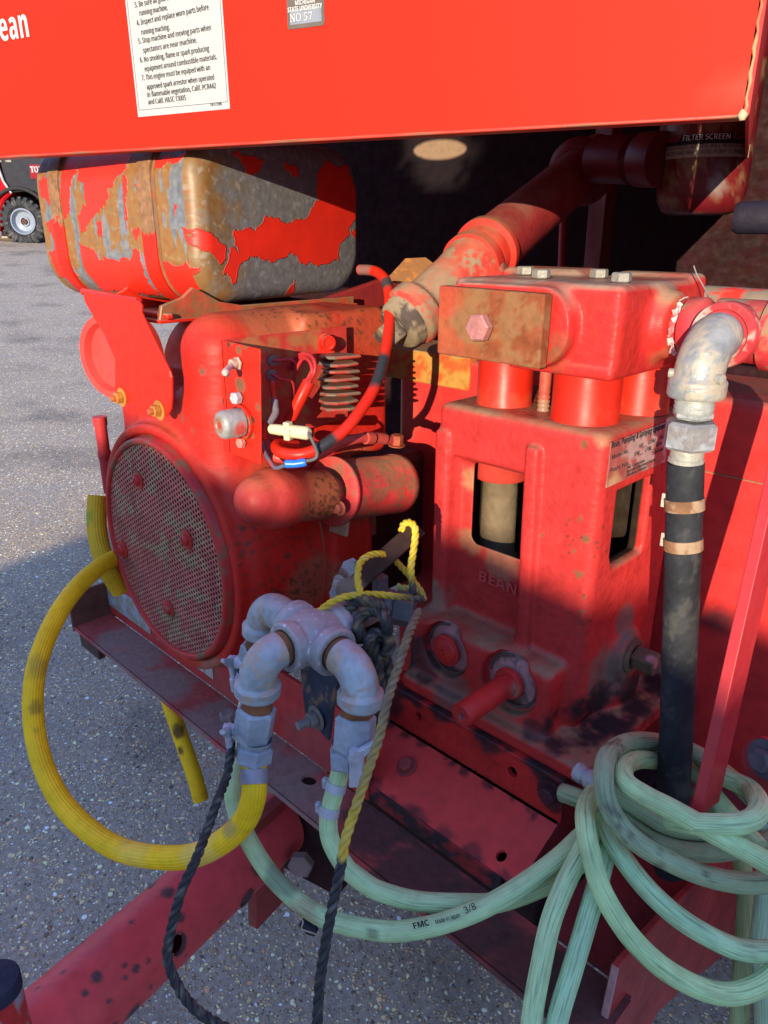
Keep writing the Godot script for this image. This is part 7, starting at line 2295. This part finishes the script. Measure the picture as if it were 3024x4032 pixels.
	var loops := [
		[[Vector3(0.2041, 0.5185, -0.0445), Vector3(0.1789, 0.5431, -0.0325), Vector3(0.1568, 0.5601, -0.0271), Vector3(0.1377, 0.5711, -0.0214), Vector3(0.1124, 0.5750, -0.0208), Vector3(0.0878, 0.5831, -0.0006), Vector3(0.0773, 0.5992, 0.0391), Vector3(0.0791, 0.6112, 0.0838), Vector3(0.0902, 0.6090, 0.1117), Vector3(0.1028, 0.5938, 0.1224), Vector3(0.1235, 0.5767, 0.1229), Vector3(0.1500, 0.5644, 0.1135), Vector3(0.1823, 0.5537, 0.0945), Vector3(0.2079, 0.5484, 0.0717), Vector3(0.2288, 0.5512, 0.0494)], Color(0.28, 0.36, 0.19), dark],
		[[Vector3(0.1964, 0.5373, 0.0136), Vector3(0.1542, 0.5431, -0.0078), Vector3(0.1180, 0.5487, -0.0275), Vector3(0.0947, 0.5539, -0.0146), Vector3(0.0891, 0.5840, 0.0354), Vector3(0.0920, 0.6015, 0.0761), Vector3(0.1050, 0.6053, 0.0989), Vector3(0.1262, 0.6040, 0.1010), Vector3(0.1484, 0.6047, 0.1011), Vector3(0.1842, 0.5962, 0.0926), Vector3(0.2187, 0.5840, 0.0797), Vector3(0.2440, 0.5740, 0.0672)], Color(0.42, 0.6, 0.27), g2],
		[[Vector3(0.0774, 0.5507, -0.0107), Vector3(0.1122, 0.5532, -0.0393), Vector3(0.1532, 0.5745, -0.0084), Vector3(0.1799, 0.5926, 0.0157), Vector3(0.1977, 0.6079, 0.0501), Vector3(0.1998, 0.6094, 0.0699), Vector3(0.1911, 0.6075, 0.0842), Vector3(0.1689, 0.6015, 0.0975), Vector3(0.1435, 0.5820, 0.0879)], Color(0.42, 0.62, 0.29), g2],
		[[Vector3(0.1203, 0.5314, -0.0282), Vector3(0.1405, 0.5214, -0.0279), Vector3(0.1603, 0.4958, -0.0339), Vector3(0.1714, 0.4705, -0.0391), Vector3(0.1885, 0.4440, -0.0194), Vector3(0.2019, 0.4199, 0.0103), Vector3(0.2119, 0.3890, 0.0320), Vector3(0.2279, 0.3389, 0.0578)], olive, g2],
		[[Vector3(0.0444, 0.5546, 0.0959), Vector3(0.0586, 0.5576, 0.0952), Vector3(0.0935, 0.5541, 0.0849), Vector3(0.1224, 0.5351, 0.0706), Vector3(0.1474, 0.5249, 0.0510), Vector3(0.1692, 0.5217, 0.0264), Vector3(0.1917, 0.5250, -0.0054), Vector3(0.2057, 0.5261, -0.0352)], Color(0.24, 0.3, 0.15), dark],
		[[Vector3(0.0717, 0.5724, 0.0817), Vector3(0.0889, 0.5711, 0.0803), Vector3(0.1123, 0.5601, 0.0704), Vector3(0.1321, 0.5434, 0.0519), Vector3(0.1569, 0.5261, 0.0136), Vector3(0.1731, 0.5185, -0.0136)], Color(0.3, 0.42, 0.22), g2],
		[[Vector3(0.0683, 0.5636, 0.0672), Vector3(0.0786, 0.5721, 0.1128), Vector3(0.0922, 0.5716, 0.1372), Vector3(0.1043, 0.5590, 0.1470), Vector3(0.1243, 0.5385, 0.1576), Vector3(0.1542, 0.5116, 0.1571), Vector3(0.1847, 0.4893, 0.1446), Vector3(0.2150, 0.4750, 0.1220), Vector3(0.2329, 0.4744, 0.0968), Vector3(0.2442, 0.4834, 0.0702)], Color(0.46, 0.66, 0.29), g2],
		[[Vector3(0.0788, 0.5472, 0.0654), Vector3(0.0899, 0.5531, 0.0965), Vector3(0.1033, 0.5546, 0.1126), Vector3(0.1202, 0.5490, 0.1214), Vector3(0.1481, 0.5319, 0.1222), Vector3(0.1767, 0.5144, 0.1136), Vector3(0.2065, 0.4991, 0.0964), Vector3(0.2236, 0.4914, 0.0790), Vector3(0.2418, 0.4887, 0.0547)], Color(0.42, 0.63, 0.32), g2],
		[[Vector3(0.0796, 0.5359, 0.0555), Vector3(0.0883, 0.5489, 0.1155), Vector3(0.0907, 0.5414, 0.1398), Vector3(0.0916, 0.5278, 0.1613), Vector3(0.0945, 0.5057, 0.1853), Vector3(0.1007, 0.4757, 0.2057), Vector3(0.1063, 0.4474, 0.2212), Vector3(0.1136, 0.4193, 0.2351)], Color(0.46, 0.64, 0.31), g2],
		[[Vector3(0.0849, 0.5338, 0.0514), Vector3(0.0987, 0.5412, 0.1016), Vector3(0.1093, 0.5267, 0.1366), Vector3(0.1162, 0.4987, 0.1673), Vector3(0.1203, 0.4697, 0.1908), Vector3(0.1231, 0.4458, 0.2083), Vector3(0.1271, 0.4193, 0.2216)], Color(0.42, 0.64, 0.34), g2],
		[[Vector3(0.1833, 0.5267, -0.0282), Vector3(0.1974, 0.5060, -0.0160), Vector3(0.2094, 0.4701, 0.0062), Vector3(0.2186, 0.4395, 0.0286), Vector3(0.2327, 0.4052, 0.0404), Vector3(0.2482, 0.3598, 0.0566)], Color(0.36, 0.5, 0.28), g2]]
	for l in loops:
		m = MB.new()
		hose(m, l[0], 0.0085, l[1])
		obj("loop", grime(paint(m, l[1] * 1.08, l[2]), 0.75, l[0][0].x * 40.0), mat("hose", 0.6), t)
	m = MB.new()
	var ca := Vector3(0.0468, 0.5708, 0.0773)
	var cb := Vector3(0.0733, 0.5712, 0.0808)
	var cd := cb - ca
	m.tube(PackedVector3Array([ca, ca + cd * 0.04, ca + cd * 0.38, ca + cd * 0.4, ca + cd * 0.52, ca + cd * 0.54, ca + cd * 0.9, cb]), PackedFloat32Array([0.0085, 0.0095, 0.0095, 0.0075, 0.0075, 0.0105, 0.0105, 0.0088]), 8)
	obj("coupling", paint(m, Color(0.36, 0.35, 0.34), {"vary": 0.3}), mat("galvanized", 0.4), t)

# ---- ropes and latch --------------------------------------------------------
func tint_rope(m: MB, f: Callable) -> MB:
	m.c.resize(m.v.size())
	for k in m.v.size():
		m.c[k] = f.call(m.v[k]) * (1.0 + 0.35 * nz(m.v[k], 160.0))
		m.c[k] = m.c[k].lerp(m.c[k] * 0.5 + Color(0.2, 0.18, 0.12), smoothstep(0.15, 0.5, nz(m.v[k] + Vector3.ONE, 120.0)) * 0.55)
	return m

func ropes() -> void:
	var BLK := Color(0.022, 0.021, 0.02)
	var YR := Color(0.62, 0.44, 0.02)
	var GRY := Color(0.16, 0.13, 0.07)
	var rm := mat("rope", 0.8, 0.0, "grain", 12.0, 0.03)
	var m := MB.new()
	m.rope(spline([Vector3(-0.1817, 0.6068, 0.3092), Vector3(-0.1621, 0.5919, 0.3278), Vector3(-0.1406, 0.5899, 0.3527), Vector3(-0.1299, 0.5751, 0.3725), Vector3(-0.1194, 0.5669, 0.3892), Vector3(-0.1141, 0.5520, 0.4069), Vector3(-0.1092, 0.5318, 0.4203), Vector3(-0.1027, 0.5138, 0.4311), Vector3(-0.0934, 0.5046, 0.4342), Vector3(-0.0791, 0.4923, 0.4341), Vector3(-0.0629, 0.4837, 0.4301), Vector3(-0.0457, 0.4789, 0.4229), Vector3(-0.0172, 0.4691, 0.4073)], 0.003), 0.0042, 0.024)
	tag(obj("black_rope", tint_rope(m, func(_p): return BLK), rm), "black twisted rope hanging in a curve from the left valve over the yellow hose", "rope")
	var y1: float = Vector3(-0.0249, 0.5965, 0.3091).y
	var y0: float = Vector3(-0.0460, 0.6735, 0.2437).y
	m = MB.new()
	m.rope(spline([Vector3(-0.1063, 0.7054, 0.1357), Vector3(-0.0867, 0.7029, 0.1703), Vector3(-0.0711, 0.6890, 0.2000), Vector3(-0.0555, 0.6741, 0.2302), Vector3(-0.0438, 0.6550, 0.2514), Vector3(-0.0376, 0.6400, 0.2683), Vector3(-0.0312, 0.6152, 0.2903), Vector3(-0.0259, 0.5950, 0.3078), Vector3(-0.0188, 0.5799, 0.3195), Vector3(-0.0132, 0.5584, 0.3329), Vector3(-0.0070, 0.5358, 0.3463), Vector3(0.0002, 0.5119, 0.3594), Vector3(0.0097, 0.4849, 0.3718), Vector3(0.0181, 0.4644, 0.3820)], 0.003), 0.0043, 0.026)
	tag(obj("yellow_black_rope", tint_rope(m, func(p: Vector3):
		var w := 0.01 * nz(p, 40.0)
		if p.y + w < y1 - 0.012:
			return BLK
		return GRY.lerp(YR, 0.85 * smoothstep(-0.02, 0.09, y0 - p.y + 5.0 * w)) if p.y < y0 + 0.03 else GRY), rm), "long rope stained yellow above and black below hanging in front of the pump mount", "rope")
	# yellow rope at the latch
	var t := thing("yellow_rope", "yellow rope looped round the rusty lever between engine and pump", "rope", Vector3(-0.1592, 0.7263, 0.1170))
	m = MB.new()
	m.rope(spline([Vector3(-0.1644, 0.7027, 0.2255), Vector3(-0.1637, 0.7093, 0.2213), Vector3(-0.1592, 0.7192, 0.2040), Vector3(-0.1525, 0.7235, 0.1874), Vector3(-0.1405, 0.7229, 0.1682), Vector3(-0.1311, 0.7197, 0.1529), Vector3(-0.1242, 0.7157, 0.1405), Vector3(-0.1149, 0.7094, 0.1195)], 0.003), 0.0036, 0.022)
	var xg: float = Vector3(-0.1282, 0.7197, 0.1500).x
	obj("front_strand", tint_rope(m, func(p: Vector3): return YR.lerp(Color(0.05, 0.045, 0.04), smoothstep(-0.004, 0.014, p.x - xg))), rm, t)
	m = MB.new()
	m.rope(spline([Vector3(-0.1466, 0.7220, 0.1747), Vector3(-0.1561, 0.7349, 0.1698), Vector3(-0.1649, 0.7446, 0.1583), Vector3(-0.1670, 0.7478, 0.1436), Vector3(-0.1680, 0.7430, 0.1244), Vector3(-0.1746, 0.7278, 0.1013), Vector3(-0.1726, 0.7158, 0.0906), Vector3(-0.1618, 0.7042, 0.0860), Vector3(-0.1444, 0.6949, 0.0887)], 0.003), 0.0036, 0.022)
	obj("loop_strand", tint_rope(m, func(_p): return YR), rm, t)
	m = MB.new()
	m.rope(spline([Vector3(-0.1663, 0.7617, 0.0977), Vector3(-0.1634, 0.7694, 0.0981), Vector3(-0.1548, 0.7745, 0.0990), Vector3(-0.1459, 0.7736, 0.1010), Vector3(-0.1408, 0.7665, 0.1043), Vector3(-0.1355, 0.7516, 0.1131), Vector3(-0.1313, 0.7378, 0.1207), Vector3(-0.1250, 0.7262, 0.1252), Vector3(-0.1202, 0.7160, 0.1289)], 0.003), 0.0038, 0.022)
	var yb: float = Vector3(-0.1293, 0.7326, 0.1215).y
	obj("hanging_strand", tint_rope(m, func(p: Vector3): return YR.lerp(BLK, smoothstep(-0.003, 0.009, yb - p.y))), rm, t)
	m = MB.new()
	m.rope(spline([Vector3(-0.1454, 0.7147, 0.1245), Vector3(-0.1368, 0.7152, 0.1232), Vector3(-0.1275, 0.7183, 0.1197), Vector3(-0.1203, 0.7123, 0.1158), Vector3(-0.1170, 0.7062, 0.1158)], 0.003), 0.0033, 0.022)
	obj("back_strand", tint_rope(m, func(_p): return Color(0.4, 0.32, 0.06)), rm, t)
	# knot of black rope
	t = thing("rope_knot", "bulky knot of dirty black rope beside the grey cross fitting", "rope knot", Vector3(-0.1385, 0.6949, 0.1735))
	for k in 3:
		m = MB.new()
		var c: Vector3 = [Vector3(-0.1344, 0.7027, 0.1804), Vector3(-0.1215, 0.7019, 0.1830), Vector3(-0.1134, 0.6855, 0.1837)][k]
		var r: float = [0.019, 0.014, 0.011][k]
		var pts := []
		for q in 15:
			var an := TAU * q / 13.0
			pts.append(c + (Vector3(0.7, 0, -0.7) * cos(an) + Vector3(-0.2, 0.94, -0.2) * sin(an)) * r + Vector3(0.66, 0.35, 0.66) * (0.006 * sin(an * 2.0 + k)))
		m.rope(spline(pts, 0.003), 0.0058, 0.028)
		obj("turn", tint_rope(m, func(p: Vector3): return BLK.lerp(Color(0.13, 0.095, 0.03), smoothstep(0.1, 0.5, nz(p, 50.0)))), rm, t)
	m = MB.new()
	m.rope(spline([Vector3(-0.1216, 0.6879, 0.1831), Vector3(-0.1113, 0.6741, 0.1877), Vector3(-0.1043, 0.6536, 0.1916), Vector3(-0.0962, 0.6290, 0.1966), Vector3(-0.0927, 0.6045, 0.2063)], 0.003), 0.0055, 0.028)
	m.rope(spline([Vector3(-0.1161, 0.6811, 0.1736), Vector3(-0.1080, 0.6604, 0.1766), Vector3(-0.1020, 0.6355, 0.1839), Vector3(-0.0972, 0.6106, 0.1925)], 0.003), 0.005, 0.028)
	obj("tail", tint_rope(m, func(p: Vector3): return BLK.lerp(Color(0.12, 0.09, 0.03), smoothstep(0.15, 0.5, nz(p, 50.0)))), rm, t)
	m = MB.new()
	m.rope(spline([Vector3(-0.1975, 0.6998, 0.2148), Vector3(-0.1804, 0.6964, 0.1996), Vector3(-0.1689, 0.7015, 0.1853), Vector3(-0.1564, 0.7115, 0.1750)], 0.003), 0.0058, 0.028)
	obj("side_strand", tint_rope(m, func(_p): return BLK), rm, t)
	# rusty lever, grey tab and the valve body behind
	t = thing("rusty_lever", "rusty brown channel shaped lever slanting up beside the yellow rope", "lever", Vector3(-0.1717, 0.7351, 0.1247))
	m = MB.new()
	var la := Vector3(-0.1801, 0.7108, 0.1613)
	var lb := Vector3(-0.1545, 0.7653, 0.0839)
	var ld := (lb - la).normalized()
	var lz := Vector3(0.5, 0.35, 0.75)
	lz = (lz - ld * ld.dot(lz)).normalized()
	var lx := ld.cross(lz)
	var lt := Transform3D(Basis(lx, ld, lz), la)
	var LL := la.distance_to(lb)
	m.box(lt * Transform3D(Basis(), Vector3(0, LL * 0.5, 0)), Vector3(0.018, LL, 0.003), 0.001, 0.01)
	m.box(lt * Transform3D(Basis(), Vector3(-0.008, LL * 0.5, -0.004)), Vector3(0.0026, LL, 0.011), 0.001, 0.01)
	m.box(lt * Transform3D(Basis(), Vector3(0.008, LL * 0.5, -0.004)), Vector3(0.0026, LL, 0.011), 0.001, 0.01)
	m.lathe(ya(la + lz * 0.0016, lz), [Vector2(0.0125, -0.003), Vector2(0.0125, 0.0015), Vector2(0.0115, 0.0025), Vector2(0, 0.0025)], 24)
	obj("channel", paint(m, Color(0.06, 0.03, 0.022), {"vary": 0.5, "spots": [[la, 0.02, Color(0.3, 0.22, 0.15), 0.8]]}), mat("dirty", 0.7), t)
	t = thing("grey_tab", "grey pointed steel tab with rusty washer behind the lever", "tab", Vector3(-0.2149, 0.7042, 0.1391))
	m = MB.new()
	var tpl := PackedVector2Array()
	for q in [Vector3(-0.2468, 0.6730, 0.1300), Vector3(-0.2215, 0.7192, 0.1300), Vector3(-0.2082, 0.7273, 0.1300), Vector3(-0.2032, 0.7257, 0.1300), Vector3(-0.2042, 0.7102, 0.1300), Vector3(-0.2182, 0.6776, 0.1300), Vector3(-0.2284, 0.6671, 0.1300), Vector3(-0.2449, 0.6621, 0.1300)]:
		tpl.append(Vector2(q.x, q.y))
	m.prism(Transform3D(Basis(), Vector3(0, 0, 0.127)), tpl, 0.003, 0.0006)
	m.refine(0.005)
	obj("tab", paint(m, Color(0.34, 0.35, 0.37), {"vary": 0.25, "spots": [[Vector3(-0.2221, 0.7003, 0.1300), 0.014, Color(0.22, 0.09, 0.05), 0.9]]}), mat("galvanized", 0.5), t)
	bolt("tab_nut", Vector3(-0.2250, 0.6913, 0.1310), Vector3(0, 0, 1), 0.014, 0.006, Color(0.36, 0.3, 0.24), t, 1.3, mat("dirty", 0.8))
	t = thing("ball_valve", "grey pipe valve body lying in the shade behind the rope knot", "valve", Vector3(-0.1758, 0.6765, 0.0998))
	m = MB.new()
	var va := Vector3(-0.1935, 0.6765, 0.1174)
	var vb := Vector3(-0.1479, 0.6719, 0.0894)
	m.tube(PackedVector3Array([va, va.lerp(vb, 0.25), va.lerp(vb, 0.26), va.lerp(vb, 0.45), va.lerp(vb, 0.46), va.lerp(vb, 0.55)]), PackedFloat32Array([0.012, 0.012, 0.018, 0.018, 0.015, 0.015]), 24)
	m.hex(za(va.lerp(vb, 0.5), (vb - va).normalized()), 0.034, 0.022)
	m.box(Transform3D(Basis(), Vector3(-0.1774, 0.6881, 0.1178)), Vector3(0.01, 0.05, 0.016), 0.002, 0.01)
	obj("body", paint(m.refine(0.005), Color(0.1, 0.105, 0.11), {"vary": 0.3, "dust": 0.4, "dcol": Color(0.2, 0.18, 0.16)}), mat("galvanized", 0.55), t)

# ---- parked vehicle ---------------------------------------------------------
func parked_vehicle() -> void:
	var o := Vector3(-9.5901, 0.9259, -3.0160)
	var bs := Basis(Vector3(0.7071, 0, -0.7071), Vector3.UP, Vector3(0.7071, 0, 0.7071))
	var T := Transform3D(bs, o)
	var s := 0.00575
	var t := thing("utility_vehicle", "parked dark grey and red turf vehicle with a chunky front tyre at the left edge", "vehicle", o)
	var P := func(x: float, y: float) -> Vector2: return Vector2((x - 40.0 + (526.0 - y) * 0.15) * s, (526.0 - y) * s * 0.885)
	var m := MB.new()
	m.prism(T * Transform3D(Basis(), Vector3(0, 0, -1.2)), PackedVector2Array([P.call(-6, 330), P.call(3, 368), P.call(10, 392), P.call(25, 414), P.call(45, 412), P.call(70, 414), P.call(100, 450), P.call(240, 450), P.call(240, 240), P.call(-10, 240)]), 1.15, 0.02)
	obj("hood", paint(m.refine(0.1), Color(0.04, 0.04, 0.047), {"vary": 0.1}), mat("matte", 0.85), t)
	m = MB.new()
	m.prism(T * Transform3D(Basis(), Vector3(0, 0, -1.2)), PackedVector2Array([P.call(-60, 345), P.call(-8, 345), P.call(2, 380), P.call(22, 416), P.call(8, 430), P.call(-2, 455), P.call(-4, 500), P.call(-60, 500)]), 1.14, 0.02)
	obj("side_panel", paint(m.refine(0.1), Color(0.4, 0.01, 0.016)), mat("matte", 0.85), t)
	m = MB.new()
	m.tube(PackedVector3Array([T * Vector3(P.call(-8, 350).x, P.call(-8, 350).y, -0.045), T * Vector3(P.call(6, 390).x, P.call(6, 390).y, -0.045), T * Vector3(P.call(23, 416).x, P.call(23, 416).y, -0.045)]), 0.016, 8)
	obj("trim_strip", paint(m, Color(0.36, 0.36, 0.36)), mat("plastic", 0.4), t)
	# wheel
	var wc := P.call(45, 478) as Vector2
	var wt := T * Transform3D(Basis(), Vector3(wc.x, wc.y, -0.2))
	var wa := ya(wt.origin, bs.z)
	m = MB.new()
	m.lathe(wa, [Vector2(0.145, 0.1), Vector2(0.17, 0.14), Vector2(0.225, 0.15), Vector2(0.262, 0.12), Vector2(0.27, 0.05), Vector2(0.27, -0.2)], 48, 0.3)
	for k in 22:
		var an := TAU * k / 22.0
		m.box(wa * Transform3D(Basis(Vector3.UP, an), Vector3.ZERO) * Transform3D(Basis(), Vector3(0.262, 0.05, 0)), Vector3(0.035, 0.2, 0.042), 0.008)
		m.box(wa * Transform3D(Basis(Vector3.UP, an), Vector3.ZERO) * Transform3D(Basis(), Vector3(0.215, 0.142, 0)), Vector3(0.075, 0.02, 0.038), 0.006)
	var wheel := obj("wheel", paint(m, Color(0.03, 0.032, 0.038), {"dust": 0.0, "vary": 0.3, "wear": 0.02, "wcol": Color(0.12, 0.11, 0.1)}), mat("rubber", 0.75), t)
	m = MB.new()
	m.lathe(wa, [Vector2(0.15, 0.1), Vector2(0.15, 0.14), Vector2(0.135, 0.145), Vector2(0.11, 0.09), Vector2(0.06, 0.08), Vector2(0.055, 0.1), Vector2(0.045, 0.1), Vector2(0.04, 0.07), Vector2(0, 0.07)], 40, 0.6)
	obj("rim", paint(m, Color(0.22, 0.26, 0.33)), mat("paint", 0.42), wheel)
	m = MB.new()
	m.lathe(wa, [Vector2(0.032, 0.07), Vector2(0.032, 0.105), Vector2(0, 0.107)], 20)
	obj("hub", paint(m, Color(0.1, 0.05, 0.035)), mat("dirty", 0.8), wheel)
	# arch, deck and windows
	m = MB.new()
	var arch := []
	for k in 16:
		var an := lerpf(0.2, 3.0, k / 15.0)
		arch.append(T * Vector3(wc.x + 0.36 * cos(an), wc.y + 0.37 * sin(an), -0.03))
	m.tube(spline(arch, 0.03), 0.022, 8)
	obj("wheel_arch", paint(m, Color(0.03, 0.03, 0.03)), mat("rubber", 0.75), t)
	m = MB.new()
	m.prism(T * Transform3D(Basis(), Vector3(0, 0, -0.9)), PackedVector2Array([P.call(-30, 500), P.call(2, 499), P.call(22, 508), P.call(38, 524), P.call(5, 516), P.call(-30, 516)]), 0.5, 0.01)
	obj("running_board", paint(m, Color(0.3, 0.27, 0.22)), mat("plastic", 0.4), t)
	m = MB.new()
	m.prism(T * Transform3D(Basis(), Vector3(0, 0, -1.0)), PackedVector2Array([P.call(-20, 440), P.call(110, 430), P.call(110, 505), P.call(-20, 505)]), 0.6, 0.0)
	obj("underbody", paint(m, Color(0.015, 0.015, 0.016)), mat("dirty", 0.8), t)
	for w in [[-4, 3], [10, 23]]:
		m = MB.new()
		m.box(Transform3D(bs, T * Vector3(P.call((w[0] + w[1]) * 0.5, 345).x, P.call(0, 346).y, -0.05)), Vector3((w[1] - w[0]) * s, 0.05, 0.02), 0.004)
		obj("vent", paint(m, Color(0.012, 0.012, 0.02)), mat("plastic", 0.4), t)
	# badge
	m = MB.new()
	m.box(Transform3D(bs * Basis(Vector3(0, 0, 1), -0.02), T * Vector3(P.call(25.5, 0).x, P.call(0, 370.5).y, -0.046)), Vector3(39 * s, 27 * s, 0.012), 0.005)
	var badge := obj("badge", paint(m, Color(0.25, 0.02, 0.03)), mat("matte", 0.85), t)
	words("lettering", "TORO", Transform3D(bs, T * Vector3(P.call(8, 0).x, P.call(0, 376).y, -0.036)), 11 * s, 33 * s, mats["white_print"], badge, "Droid Serif", 700, 0.004)
